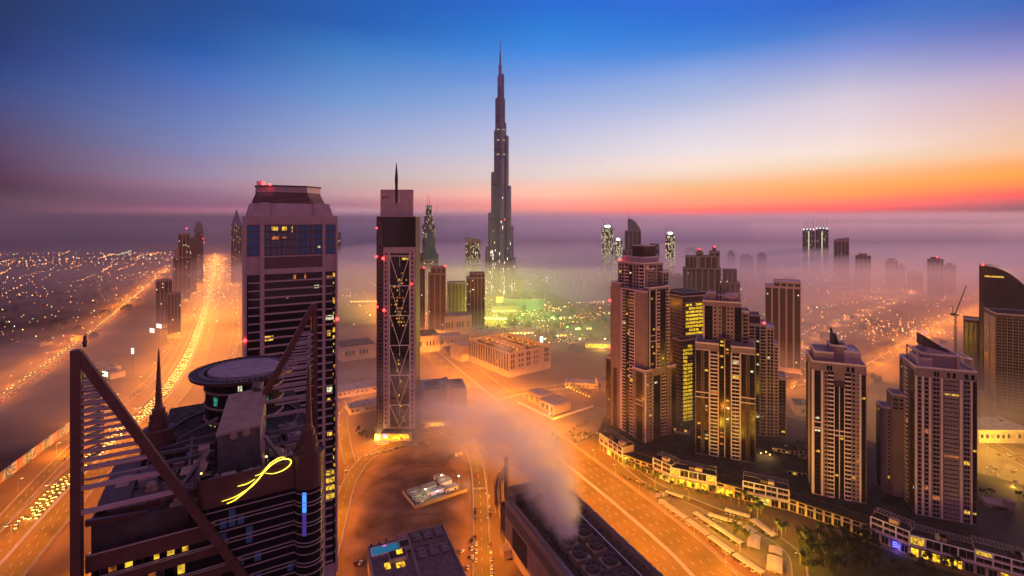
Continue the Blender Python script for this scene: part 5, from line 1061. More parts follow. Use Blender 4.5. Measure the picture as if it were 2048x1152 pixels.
for k in range(34):   # planting on the podium deck
    u = random.random(); x = 120 + 320 * u; y = 590 - 185 * u + random.uniform(-38, 26)
    if any((x - a) ** 2 + (y - b) ** 2 < c_ * c_ for a, b, c_ in ((135, 565, 48), (222, 510, 44), (290, 440, 38), (360, 415, 40), (208, 620, 40), (280, 560, 34))): continue
    pr = TP + PP; i = random.randrange(5); o = copy_tree(pr[i]); o.location = (x, y, 11.8); n = tl['deck'] = tl.get('deck', -1) + 1
    tag(o, '%s %s in the dark planting on the podium deck' % (ordn(n), 'tree' if i < 3 else 'palm'), 'tree', 'trees on the podium deck')
# ================================================================== CENTRE: cooling plant, pool building, site, beige plant, low blocks
A0 = Vector((-5.3, 381)); wd = math.atan2(.414, .910)
C = thing('cooling_plant', 'long flat roofed cooling plant with round fan stacks and steam', 'building', (A0.x, A0.y, 0), wd)   # local x across, y away from the camera
M_['plant'] = mat('plant_wall', (0.34, 0.24, 0.19), 0.8, var=.15, scale=.15)
MB().box(0, 1.2, -150, 0, 0, 38).box(1.2, 8, -1.2, 0, 0, 38).box(8, 9.2, 0, 13, 0, 38).box(9.2, 50.8, 11.8, 13, 0, 38).box(50.8, 52, -150, 13, 0, 38).build('wall', M_['plant'], C)
MB().box(1.2, 50.8, -150, 11.79, 0, 28.5).build('roof_deck', M_['hroof'], C)
MB().box(-.3, 1.5, -150, .3, 38.01, 38.5).box(7.9, 9.4, .3, 13.2, 38.01, 38.5).box(9.4, 52.3, 11.7, 13.3, 38.01, 38.5).box(50.6, 52.3, -150, 11.7, 38.01, 38.5).box(1.5, 7.9, -1.3, .3, 38.01, 38.5).build('coping', M_['hgrey'], C)
MB().box(3.2, 3.5, -150, -1.4, 36.5, 37).box(5.2, 5.5, -150, -1.4, 35.5, 36).build('pipe_rail', M_['line'], C)
MB().box(1.3, 5.6, -150, -1.4, 30, 35).build('walkway', M_['hdark'], C)
for k in range(3): MB().tube((-.9 + 0 * k, -150, 33 - k * 2.5), (-.9, -1, 33 - k * 2.5), .35, n=8).build('wall_pipe', M_['hgrey'], C)
MB().box(41.6, 42.1, -150, 11.6, 28.6, 36.5).build('inner_wall', M_['hgrey'], C); MB().box(41.4, 42.3, -150, 11.6, 36.51, 36.9).build('inner_coping', M_['line'], C)
for k in range(26):
    y = 8 - k * 5.4; MB().box(42.4, 50.7, y, y + .5, 34.6, 35.2).build('cross_beam', M_['hgrey'], C)
lv = MB(); lv.box(-.1, -.01, -38, -14, 8, 24, 0)
for k in range(16): lv.box(-.3, -.11, -38, -14, 8.2 + k, 8.7 + k, 1)
lv.build('wall_louvre', [M_['glass'], M_['hdark']], C)
MB().box(-.15, -.01, -5, -3.6, 2, 5).build('door', M_['glass'], C); MB().box(-6, -.02, -12, -3, 0, 6).build('side_shed', M_['plant'], C)
def toC(p): d = Vector((p.x - A0.x, p.y - A0.y)); return (d.x * math.cos(wd) + d.y * math.sin(wd), -d.x * math.sin(wd) + d.y * math.cos(wd))
FANS = []
for k, (a, b) in enumerate([(1137, 1074), (1168, 1056), (1193, 1084), (1160, 1100), (1220, 1113), (1186, 1129), (1215, 1150), (1250, 1145)]):
    p = G(a, b, 36.0); x, y = toC(p); FANS.append(p)
    f = MB(); f.lathe([(4.3, 28.5), (4.3, 30.5), (4.9, 34.5), (5.2, 36.3), (5.0, 36.3), (4.2, 33), (.01, 33)], 28, (x, y)); s = f.build('fan_stack', M_['hgrey'], C)
    b_ = MB()
    for j in range(7):
        t = j * 2 * math.pi / 7; b_.beam((x + .4 * math.cos(t), y + .4 * math.sin(t), 34.2), (x + 4.3 * math.cos(t), y + 4.3 * math.sin(t), 34.2), .9, .12)
    b_.lathe([(.01, 34.7), (.7, 34.5), (.7, 33.8)], 10, (x, y)); b_.build('fan_blades', M_['dmetal'], s)
    MB().cbox((x, y, 31), (11, 11, 4.6), 0).build('cell_casing', M_['plant'], C)
MB().box(9, 30, 2, 10, 28.6, 32).box(22, 38, -10, -2, 28.6, 31.6).build('roof_plant', M_['hdark'], C)
for k in range(24): x_, y_ = random.uniform(8, 38), random.uniform(-70, 9); MB().cbox((x_, y_, 29.4), (random.uniform(1, 3), random.uniform(1, 3), 1.6), 0).build('roof_unit', M_[random.choice(['hgrey', 'hdark'])], C)
# pipes and flue left of the plant
t = thing('flue_stack', 'grey flue stack with bundled pipes at the plant corner', 'flue', (G(1013, 1010).x, G(1013, 1010).y, 0), 0)
MB().lathe([(2.2, 0), (2.1, 30), (2.0, 42), (1.7, 42), (1.7, 40)], 18).build('stack', M_['hgrey'], t)
rp = random.Random(2)
for k in range(9):
    x = -2.5 - k * .7 - rp.random(); pb = MB(); pr = Vector((x, -20 + k, 0))
    for q in ((x - 1, -16, 12), (x - 1.5, -8, 20 + rp.uniform(-2, 3)), (x, -2, 24 + rp.uniform(-2, 4)), (-1.5, 0, 30 + rp.uniform(-4, 4))): pb.tube(pr, q, .45, n=7); pr = Vector(q)
    pb.build('pipe', M_[rp.choice(['hgrey', 'hclad', 'plant'])], t)

# pool building
B0 = Vector((-103.7, 358.8)); brz = R(22.6)
B = thing('pool_building', 'flat roofed block with a turquoise rooftop pool and framed skylights', 'building', (B0.x, B0.y, 0), brz)
M_['roofmauve'] = mat('mauve_roof', (.13, .095, .11), .85, var=.3, scale=.3)
MB().box(0, 28, -60, 0, 0, 14.6).box(28.01, 56, -60, 3, 0, 16).build('wall', M_['mauve'], B)
MB().box(.6, 27.4, -60, -.6, 14.6, 14.75).box(28.6, 55.4, -60, 2.4, 16, 16.15).build('roof', M_['roofmauve'], B)
MB().box(0, .6, -60, 0, 14.6, 15.8).box(.6, 28, -.6, 0, 14.6, 15.8).box(28, 28.6, -60, 3, 16, 17.3).box(28.6, 56, 2.4, 3, 16, 17.3).box(55.4, 56, -60, 2.4, 16, 17.3).build('parapet', M_['conc'], B)
M_['pool'] = emi('pool_water_lit_from_below', lin((10, 120, 160)), .55, base=(.02, .15, .2))
pl = MB(); pl.box(2.2, 21, -11, -2.6, 14.8, 15.1); pl.build('pool_water', M_['pool'], B)
MB().box(1.4, 2.19, -11.8, -1.9, 14.76, 15.4).box(2.2, 21.8, -2.59, -1.9, 14.76, 15.4).box(2.2, 21.8, -11.8, -11.01, 14.76, 15.4).box(21.01, 21.8, -11, -2.6, 14.76, 15.4).build('pool_edge', M_['white'], B)
M_['magenta'] = emi('magenta_lamp', (1, .05, .3), 3); MB().box(10.5, 12.5, -3.2, -2.7, 15.11, 15.3).build('pool_lamp', M_['magenta'], B)
for k in range(3): MB().box(20.5 + k * .3, 27, -1.9 + k * 2.6 - 3, -.2 + k * 2.6 - 3, 17 + .2 * k, 17.3 + .2 * k).build('pergola_slab', M_['tank'], B)
for x, y in ((20.8, -4.6), (26.7, -4.6), (20.8, 2.2), (26.7, 2.2)): MB().box(x, x + .3, y, y + .3, 0 if y > 0 else 14.7, 17).build('pergola_post', M_['tank'], B)
for r, y in enumerate((-9.5, -29)):
    for k in range(3):
        x = 31.5 + k * 8.3; MB().box(x, x + 5, y, y + 9.5, 16.16, 17.6).build('skylight_box', M_['roofmauve'], B)
        s = MB()
        for q in ((x, x + 5, y, y + .3), (x, x + 5, y + 9.2, y + 9.5), (x, x + .3, y + .3, y + 9.2), (x + 4.7, x + 5, y + .3, y + 9.2), (x + .3, x + 4.7, y + 4.6, y + 4.9), (x + 2.35, x + 2.65, y + .3, y + 4.6), (x + 2.35, x + 2.65, y + 4.9, y + 9.2)): s.box(q[0], q[1], q[2], q[3], 17.61, 17.8)
        s.build('skylight_frame', M_['conc'], B)
MB().box(20.5, 28, -16, -7.5, 16, 19).box(12, 24, -24, -15, 14.76, 18).build('stair_house', M_['mauve'], B)
MB().box(21, 27.4, -15.4, -8, 19.01, 19.15).box(12.5, 23.5, -23.5, -15.5, 18.01, 18.15).build('stair_roof', M_['dark_roof'], B)
for (x0, x1, y0, y1, z) in ((17.5, 21.5, -20.5, -16.5, 18.16), (8.5, 12, -28, -22, 14.8), (16, 21.5, -29.5, -25, 14.8)): MB().box(x0, x1, y0, y1, z, z + .5).build('lit_skylight', M_['shop'], B)
for (x, y) in ((24, 1), (13, .8), (2.2, -1), (8, -1)):
    sh = MB(); crown_mesh(sh, (x, y, 15.6), 1.3, 120, .25, random.Random(3)); sh.build('roof_shrub', M_['leaf'], B)
for k in range(14): x_, y_ = random.uniform(30, 54), random.choice([-18, -16, -1, 1]) + random.uniform(-.5, .5); MB().cbox((x_, y_, 16.8), (1.4, 1, 1.2), 0).build('roof_unit', M_['hgrey'], B)
MB().box(4, 6, -14, -12, 14.8, 15.4).box(7, 9, -14, -12, 14.8, 15.4).build('lounger', M_['conc'], B)

# site compound on the sandy lot
p = G(831, 1018); p2 = G(935, 983)
S = thing('site_compound', 'floodlit walled site compound with white cabins on the sandy lot', 'compound', (p.x, p.y, 0), math.atan2((p2 - p).y, (p2 - p).x)); L0 = (p2 - p).length
MB().box(0, L0, 0, .4, 0, 3).box(-.4, 0, 0, 30, 0, 3).build('site_wall', M_['conc'], S)
cab = [(3, 22, 10, 5, 3.5), (3, 14, 12, 5, 3.2), (3, 5, 10, 5, 3), (15, 20, 14, 6, 4), (16, 10, 16, 5, 4.5), (34, 18, 10, 6, 5), (35, 26, 10, 5, 3), (33, 8, 12, 6, 3.5), (34, 34, 10, 4, 3)]
for (x, y, w, d, h) in cab:
    q = MB().box(x, x + w, y, y + d, 0, h).build('cabin', M_['white'], S); MB().box(x - .3, x + w + .3, y - .3, y + d + .3, h + .01, h + .25).build('cabin_roof', M_['conc'], q)
    for k in range(int(w / 4)): MB().box(x + 1 + 4 * k, x + 2.4 + 4 * k, y - .1, y - .01, 1, 2.4).build('cabin_window', M_['litw' if k % 2 else 'glass'], q)
for (x, y, h, pw_, bl_c) in ((14, 11, 8, 2600, (0.8, 1, .45)), (36, 24, 9, 2200, (1, .9, .6)), (48, 12, 10, 6500, (.55, 1, .8)), (24, 7, 5, 900, (.25, .5, 1))):
    MB().tube((x, y, 0), (x, y, h), .12, n=6).build('mast', M_['steel'], S); e = emi('floodlight', bl_c, 40); MB().cbox((x, y, h), (1.2, .5, .7)).build('floodlight', e, S)
    o = bpy.data.objects.new('flood_light', light_data('flood_light', bl_c, pw_, .8, 'POINT')); COL.objects.link(o); o.parent = S; o.location = (x, y - 1, h + .8)
for i, (px, py) in enumerate(((905, 915), (915, 912))):
    t = thing('tipper_truck', '%s truck standing on the sand' % ['dark tipper', 'pale flatbed'][i], 'truck', (G(px, py).x, G(px, py).y, .05), R(20 + i * 8)); MB().box(-5, 2.6, -1.2, 1.2, 1, 3).build('load_bed', M_['plant' if i else 'dmetal'], t); MB().box(2.8, 4.9, -1.2, 1.2, .8, 3.2).build('cab', M_['white'], t)
    for x in (-3.8, -2.4, 3.8):
        for y in (-1, 1): MB().tube((x, y - .15, .5), (x, y + .15, .5), .5, n=12).build('wheel', M_['dmetal'], t)
# coach by the braced tower
t = thing('coach', 'white coach parked at the foot of the braced tower', 'coach', (G(766, 889).x, G(766, 889).y, .05), R(14)); MB().box(-6, 6, -1.25, 1.25, .5, 3.3).build('body', M_['white'], t); MB().box(-5.6, 5.6, -1.3, -1.251, 1.7, 2.7).build('windows', M_['glass'], t)
for x in (-3.8, 3.8):
    for y in (-1.1, 1.1): MB().tube((x, y - .15, .5), (x, y + .15, .5), .5, n=12).build('wheel', M_['dmetal'], t)
t = thing('lit_kiosk', 'glaring yellow kiosk with a glass roof beside the braced tower', 'kiosk', (G(757, 878).x, G(757, 878).y, 0), R(10)); MB().box(-4, 4, -3, 3, 0, 5).build('kiosk_wall', emi('kiosk_glow', lin((255, 215, 70)), 5), t)
kr = MB(); 
for k in range(8): kr.beam((-3 - k * .6, 4 + k * 2.4, 5.2), (3 - k * .6, 4 + k * 2.4, 5.2), .4)
kr.build('walkway_roof', M_['white'], t); o = bpy.data.objects.new('kiosk_light', light_data('kiosk_light', WARM, 16000, 2, 'POINT')); COL.objects.link(o); o.parent = t; o.location = (0, -6, 6)

# block beside the braced tower
p = AT(842, 600); T = Tower('office_block', 'plain box office block with warm lit ground floor by the boulevard', (p.x, p.y, 0), R(14), 61, wall='beige', trim='conc', lit=0, cat='office block')
T.block(0, 31, 0, 44, 0, 43, 'conc').block(31.01, 36, -1, 44, 0, 45).block(38, 56, 3, 44, 0, 41, 'conc').block(36.01, 37.9, 4, 44, 0, 40, 'brown').block(6, 24, 8, 30, 43, 46, 'dark_roof', .3).block(40, 52, 12, 34, 41, 45, 'dark_roof', .3)
for k in range(8): T.tr.box(1, 30, -.4, -.02, 6 + k * 4.4, 6.6 + k * 4.4); T.tr.box(39, 55, 2.6, 2.98, 6 + k * 4.4, 6.6 + k * 4.4)
litbox(T.t, 10, 28, 1, 5, -.2, 'shop'); litbox(T.t, 41, 54, .8, 2.5, 2.8, 'litr'); litbox(T.t, 42, 48, 18, 18.5, 2.5, 'litw'); litbox(T.t, 42, 47, 22, 22.5, 2.5, 'litw')
for k in range(12): x_, y_ = random.uniform(2, 50), random.uniform(6, 40); MB().cbox((x_, y_, 44.5), (2, 2.4, 2.6), 0).build('roof_unit', M_['hgrey'], T.t)
T.finish()
# beige district plant
T = Tower('district_plant', 'large beige windowed plant with glowing rooftop fans', (-4.7, 791, 0), R(37), 62, wall='beige', trim='beige', lit=0, cat='industrial building')
for q in ((0, 87, 0, 2), (0, 2, 2, 119), (85, 87, 2, 119), (2, 85, 117, 119)): T.block(q[0], q[1], q[2], q[3], 0, 39, para=0)
T.block(2, 85, 2, 117, 0, 33, 'dark_roof', 0).block(-14, 40, 122, 160, 0, 26).block(40, 44, 12, 110, 33, 38.5)
T.face((0, 0), 0, 87, 12, 37, 8, [(.03, .13, 'W'), (.22, .26, 'w'), (.29, .33, 'w'), (.4, .5, 'W'), (.58, .61, 'w'), (.65, .68, 'w'), (.84, .96, 'W')])
T.face((0, 119), RL_, 119, 10, 38, 28, [(i / 16 + .012, i / 16 + .045, 'g') for i in range(16)] + [(i / 16 - .006, i / 16 + .006, 'p') for i in range(1, 16)])
M_['ofan'] = emi('orange_plant_lamp', (1, .4, .03), 14)
for r in range(2):
    for k in range(12):
        x = 14 + r * 46; y = 12 + k * 8.6; MB().lathe([(3.2, 33), (3.2, 37), (3.5, 38.2), (3.1, 38.2), (3.0, 35), (.01, 35)], 14, (x, y)).build('fan_stack', M_['hgrey'], T.t)
for k in range(14):
    x = 26 + (k % 2) * 40 + random.uniform(-3, 3); y = 10 + k * 7.6; MB().lathe([(.01, 39), (.5, 39.4), (.01, 40)], 6, (x, y)).build('work_lamp', M_['ofan'], T.t)
for (x, y) in ((27, 20), (27, 70), (66, 30), (66, 60), (66, 95), (27, 105)):
    o = bpy.data.objects.new('work_light', light_data('work_light', SODIUM, 75000, 1, 'POINT')); COL.objects.link(o); o.parent = T.t; o.location = (x, y, 43)
T.finish()
# small substation
T = Tower('substation', 'two joined low flat roofed halls behind a white wall', (G(1112, 832).x, G(1112, 832).y, 0), R(37), 63, wall='beige', trim='beige', lit=0, cat='building')
T.block(0, 30, 4, 34, 0, 11).block(4, 26, 34.1, 62, 0, 14)
T.face((0, 34), RL_, 30, 2, 10, 7, [(.2, .34, 'W'), (.5, .64, 'W'), (.8, .92, 'W')]); T.face((4, 62), RL_, 28, 4, 12, 7, [(.2, .4, 'W'), (.6, .8, 'W')])
MB().box(-12, -11.5, -8, 64, 0, 3).box(-11.5, 60, -8, -7.5, 0, 3).build('perimeter_wall', M_['white'], T.t)
MB().box(-6, -4, 6, 8, 0, 3).build('lit_cabin', M_['litw'], T.t); o = bpy.data.objects.new('yard_light', light_data('yard_light', (.8, 1, .6), 3500, 1, 'POINT')); COL.objects.link(o); o.parent = T.t; o.location = (-6, 10, 7)
T.finish()
for k in range(8):
    p = G(1138 + k * 6, 775 + k * 2.6); t = thing('lit_tree', '%s orange lit tree behind the joined halls, counted from the far end' % ordn(k), 'tree', (p.x, p.y, 0), 0, 'orange lit trees behind the halls'); MB().tube((0, 0, 0), (0, 0, 4), .2, n=6).build('trunk', M_['trunk'], t); c_ = MB(); crown_mesh(c_, (0, 0, 6), 3.2, 160, .6, random.Random(k)); c_.build('crown', M_['leaf'], t)
    MB().lathe([(.01, 1.0), (.7, 1.3), (.01, 1.9)], 6, (-2, -3)).build('uplight', M_['ofan'], t)
o = bpy.data.objects.new('uplight', light_data('tree_light', SODIUM, 9000, 1, 'POINT')); COL.objects.link(o); o.parent = t; o.location = (-8, -3, 7)

# highway hoarding, lit billboards
M_['hoard'] = [mat('hoarding_%s' % n, c, .6) for n, c in (('orange', (.5, .16, .06)), ('white', (.5, .48, .46)), ('blue', (.05, .12, .25)), ('grey', (.2, .18, .17)))]
a = G(-120, 1060); b = G(152, 852); t = thing('site_hoarding', 'long advertising hoarding with tall posters beside the highway sand strip', 'hoarding', (a.x, a.y, 0), math.atan2((b - a).y, (b - a).x)); n = 26; l = (b - a).length / n
for k in range(n):
    pn = MB(); pn.box(k * l + .2, (k + 1) * l - .2, -.2, .2, .3, 11).build('poster_panel', M_['hoard'][(k * 7) % 4], t)
    g_ = MB(); x = k * l + l * .2
    if k % 3 == 0: g_.beam((x, -.3, 2), (x + l * .5, -.3, 9.5), 1.2, .12); g_.beam((x + l * .5, -.31, 2), (x + l * .5, -.31, 9.5), 1.2, .12)
    elif k % 3 == 1: g_.lathe([(1.6, 0), (2.8, 0), (2.8, .12), (1.6, .12)], 18).build('poster_ring', M_['hoard'][1], t, loc=(k * l + l / 2, -.22, 5.6)).rotation_euler = (R(90), 0, 0); g_ = MB()
    else: g_.box(x, x + l * .6, -.35, -.22, 7, 8.4); g_.box(x, x + l * .6, -.35, -.22, 3, 4.4); g_.box(x, x + 1.2, -.35, -.22, 4.4, 7)
    if g_.v: g_.build('poster_graphic', M_['hoard'][1 if (k * 7) % 4 != 1 else 2], t)
    MB().tube((k * l, .3, 0), (k * l, .3, 11.5), .2, n=6).build('post', M_['conc'], t)
M_['bb'] = emi('billboard_light', lin((235, 255, 190)), 2.2); M_['bb2'] = emi('billboard_white', (1, .93, .8), 2.4)
for (px, py, Y, w, h, m, lab) in ((210, 748, 690, 13, 7, 'bb', 'greenish lit billboard beside the left fin'), (265, 702, 800, 7, 9, 'bb2', 'small glaring white billboard over the service road'), (318, 652, 1080, 17, 9, 'bb2', 'wide white lit billboard in the dark block'), (304, 661, 1075, 16, 9, 'bb2', 'lower white billboard with a dark mark'), (121, 1120, 395, 2.2, 3, 'bb2', 'small bright sign on a post by the highway'), (232, 854, 560, 4, 3.5, 'bb', 'bright square sign seen through the fin bars')):
    z = ZAT(py, Y); t = thing('billboard', lab, 'billboard', (AT(px, Y).x, Y, 0), R(-25)); MB().box(-w / 2, w / 2, 0, .2, z - h / 2, z + h / 2).build('lit_face', M_[m], t)
    fm = MB(); 
    for q in ((-w / 2 - .3, w / 2 + .3, z + h / 2, z + h / 2 + .3), (-w / 2 - .3, w / 2 + .3, z - h / 2 - .3, z - h / 2)): fm.box(q[0], q[1], -.1, .5, q[2], q[3])
    fm.build('frame', M_['dmetal'], t); MB().tube((0, .6, 0), (0, .6, z), .35, n=8).build('post', M_['dmetal'], t)
# low blocks in the haze left of the braced tower and dark blocks by the highway
for i, (px, Y, w, d, z, rz, lab) in enumerate([(682, 880, 62, 60, 24, 30, 'wide pale roofed hall in haze left of the braced tower'), (676, 700, 55, 30, 9, 30, 'long low shed below the pale roofed hall'), (700, 640, 45, 24, 8, 30, 'low white edged roof left of the braced tower'), (838, 940, 40, 60, 30, 20, 'low stepped block behind the braced tower'), (862, 960, 60, 36, 24, 14, 'broad low hall below the brown twin tower'), (890, 1080, 60, 50, 40, 20, 'pale classical block with a lit dome beside the downtown towers'), (60, 1010, 50, 20, 6, -30, 'long low dark shed on the far side of the suburb road'), (200, 800, 36, 20, 9, -30, 'striped low stand behind the left fin'), (190, 850, 60, 14, 7, -30, 'tented market hall behind the left fin'), (1150, 980, 60, 24, 10, 10, 'grey roofed hall beside the yellow glazed arcade'), (1130, 745, 50, 22, 7, -8, 'sand coloured sheds beyond the curved road'), (1195, 730, 26, 20, 14, 0, 'pale block at the foot of the tallest cream tower'), (1590, 640, 30, 30, 12, -20, 'low house in the dark strip behind the central towers'), (960, 1000, 60, 40, 22, 37, 'low dark hall behind the beige plant'), (1958, 560, 60, 40, 14, 0, 'pale low block in haze behind the end tower')]):
    t = thing('low_building', lab, 'building', (AT(px, Y).x, Y, 0), R(rz)); MB().box(0, w, 0, d, 0, z).build('wall', M_['beige' if i % 2 else 'conc'], t); MB().box(.5, w - .5, .5, d - .5, z + .01, z + .3).build('roof', M_['conc' if i % 3 else 'dark_roof'], t)
    MB().box(0, w, -.2, 0, z - .6, z + .9).box(-.2, 0, 0, d, z - .6, z + .9).box(w, w + .2, 0, d, z - .6, z + .9).build('parapet', M_['beige'], t)
    for q in range(7): x_, y_ = random.uniform(3, w - 4), random.uniform(3, d - 4); MB().box(x_, x_ + random.uniform(1.5, 3.5), y_, y_ + random.uniform(1.5, 3.5), z + .3, z + random.uniform(1.2, 2.6)).build('roof_unit', M_[random.choice(['hgrey', 'conc', 'dmetal'])], t)
    for q in range(min(9, int(w / 6))): MB().box(2 + q * 6, 5 + q * 6, -.12, -.01, z * .4, z * .7).build('window', M_['glass' if (q + i) % 4 else 'litr'], t)
# ================================================================== FAR TOWERS
M_['farglass'] = mat('hazy_glass', (.06, .045, .055), .25)
M_['steelblue'] = mat('bluish_cladding', (0.13, 0.12, 0.20), 0.35, 0.3, var=.1, scale=.02)
M_['farwall'] = mat('far_tower_wall', (0.24, 0.17, 0.18), 0.7, var=.1, scale=.05)
# the tallest tower: three stepped wings round a core
bx_, bY = (1000.5 - 1024) / F * 1592, 1592
K = thing('supertall_tower', 'needle topped stepped skyscraper, tallest of the whole skyline', 'skyscraper', (bx_, bY, 0), R(8))
def up(py): return ZAT(py, bY)
M_['burj'] = mat('steel_and_glass_skin', (0.15, 0.15, 0.36), 0.35, 0.3, var=.25, scale=.03, stretch=(1, 1, .1)); M_['burjd'] = mat('recessed_glass_skin', (.07, .065, .11), .25)
core = MB(); core.lathe([(15, 0), (15, up(262)), (11.5, up(262)), (11.5, up(198)), (9, up(198)), (9, up(152)), (5.5, up(152)), (5.5, up(130)), (3.2, up(128)), (3.0, up(108)), (1.6, up(106)), (1.0, up(88)), (.3, up(77)), (.01, up(77))], 18)
core.build('core', M_['burj'], K)
WINGS = {180: [(44, 495), (35, 427), (26, 346), (17, 262), (13, 198)], 0: [(46, 516), (39, 453), (32, 373), (24, 273), (16.5, 247), (12.5, 198), (9.5, 150)], 270: [(46, 470), (38, 400), (29, 320), (20, 240), (13, 176)], }
for ang, st in WINGS.items():
    a = R(ang); prev = 0
    for (r, py) in st:
        z = up(py); w = 19 - (46 - r) * .1; b = MB(); c_ = (math.cos(a) * (r - w * .34), math.sin(a) * (r - w * .34))
        b.lathe([(w * .5, 0), (w * .5, z), (w * .5 - 1.5, z + 3), (.01, z + 3)], 14, c_)
        b.cbox((math.cos(a) * (r - w * .34) / 2, math.sin(a) * (r - w * .34) / 2, z / 2), (abs(r - w * .34) + .1, w * .8, z), a); b.build('wing_tier', M_['burj'], K)
        fb = MB()
        for k in range(10):
            t = a + R(-100 + k * 22); fb.tube((c_[0] + math.cos(t) * w * .5, c_[1] + math.sin(t) * w * .5, 0), (c_[0] + math.cos(t) * w * .5, c_[1] + math.sin(t) * w * .5, z), .55, n=4)
        for z_ in [zz for zz in (120, 250, 360, 470, 560) if zz < z - 20]: fb.lathe([(w * .5 + .1, z_), (w * .5 + .5, z_), (w * .5 + .5, z_ + 5), (w * .5 + .1, z_ + 5)], 14, c_)
        fb.build('vertical_fins', M_['burjd'], K)
rk = random.Random(3); lw = MB()
for py, n, x0, x1 in ((262, 6, -13, 14), (283, 6, -13, 13), (311, 6, -13, 14)):
    for i in range(n): x = x0 + (x1 - x0) * i / n; lw.box(x, x + 3, -20.5, -20, up(py), up(py) + 2.6)
lw.build('lit_band', M_['litw'], K)
ml = MB()
for i in range(190):
    a = rk.choice([180, 0, 270]); st = WINGS[a]; r, py = rk.choice(st[:3]); z = rk.uniform(20, up(py) * rk.choice([.45, .45, .9])); w = 19 - (46 - r) * .1; c_ = (math.cos(R(a)) * (r - w * .34), math.sin(R(a)) * (r - w * .34)); t = R(270 + rk.uniform(-75, 75))
    ml.cbox((c_[0] + math.cos(t) * (w * .5 + .4), c_[1] + math.sin(t) * (w * .5 + .4), z), (1.0, .8, rk.uniform(1.5, 9)), t + R(90))
tag(ml.build('lit_windows', emi('tower_window_light', lin((255, 235, 200)), 3.0), K), kind='stuff')
MB().lathe([(.01, 250), (1.5, 251), (.01, 253)], 8, (12, -22)).build('red_beacon', M_['red'], K); MB().lathe([(.01, up(77)), (.9, up(77) + 1), (.01, up(77) + 2)], 8).build('tip_lamp', M_['litw'], K)
MB().lathe([(60, 0), (60, 14), (50, 18), (.01, 18)], 32).build('tower_podium', M_['farwall'], K)

M_['litx'] = emi('far_window_light', lin((255, 240, 190)), 2.6)
def far(label, pl, pr, Y, tops, rz=0, wall='farwall', d=None, lit=.02, litm='litx', masts=(), cut=None, group=None, seed=0, name='tower', strips=4, beacons=()):
    """tops: list of (from, to, top row) in fractions of the width"""
    azf = math.atan(((pl + pr) / 2 - 1024) / F); w = (pr - pl) / F * Y * math.cos(azf); d = d or w * .8; a = AT(pl, Y); T = Tower(name, label, (a.x, Y, 0), R(rz * .5) - azf, seed or int(pl), wall=wall, trim=wall, lit=0, group=group, glass='farglass')
    for i, (f0, f1, py) in enumerate(tops):
        z = ZAT(py, Y); y0 = i * 1.3; T.block(f0 * w, f1 * w, y0, d - i * 1.1, 0, z, para=1.0)
        ww = (f1 - f0) * w; n = max(1, int(strips * (f1 - f0) + .5)); zb = 8 if i == 0 else max([ZAT(t_[2], Y) for t_ in tops[:i] if t_[0] < f1 and t_[1] > f0] + [8])
        if z - zb > 8:
            T.face((f0 * w, y0), 0, ww, zb, z - 2, 4.2, [((k + .12) / n, (k + .88) / n, 'g') for k in range(n)])
            if rz > 5: T.face((f0 * w, d - i * 1.1), RL_, d - i * 2.4, zb, z - 2, 4.2, [(.15, .45, 'g'), (.55, .85, 'g')])
        if lit:
            rr = random.Random(seed + int(pl) + i); m = MB(); nz = int((z - 8) / 4.2)
            for k in range(nz):
                for j in range(int(ww / 2.6)):
                    if rr.random() < lit: x = f0 * w + (j + .5) * ww / int(ww / 2.6); m.box(x - .6, x + .6, y0 - .5, y0 - .3, 9 + k * 4.2, 11 + k * 4.2)
            if m.v: tag(m.build('lit_windows', M_[litm], T.t), kind='stuff')
    for (f, h, py) in masts: z = ZAT(py, Y); MB().tube((f * w, d * .4, z - h), (f * w, d * .4, z), .7, .3, 6).build('mast', M_['dmetal'], T.t)
    for (f, py) in beacons: MB().lathe([(.01, 0), (1.7, .6), (1.7, 2.2), (.01, 3)], 8, (f * w, 1)).build('red_beacon', M_['red'], T.t, loc=(0, 0, ZAT(py, Y)))
    T.finish(); return T.t, w, d
def gable(t, x0, x1, d, z0, za, zb, m, name='roof', steps=8, curve=None):
    """roof body rising from za at x0 to zb at x1, or along a curve"""
    mb = MB(); V = []; n = steps
    for i in range(n + 1):
        u = i / n; x = x0 + (x1 - x0) * u; z = za + (zb - za) * (curve(u) if curve else u); V += [(x, 0.4, z0), (x, d - .4, z0), (x, .4, z), (x, d - .4, z)]
    Fc = [(0, 2, 3, 1), (4 * n, 4 * n + 1, 4 * n + 3, 4 * n + 2)]
    for i in range(n): o = 4 * i; Fc += [(o, o + 4, o + 6, o + 2), (o + 1, o + 3, o + 7, o + 5), (o + 2, o + 6, o + 7, o + 3), (o, o + 1, o + 5, o + 4)]
    return mb.add(V, Fc).build(name, M_[m], t)
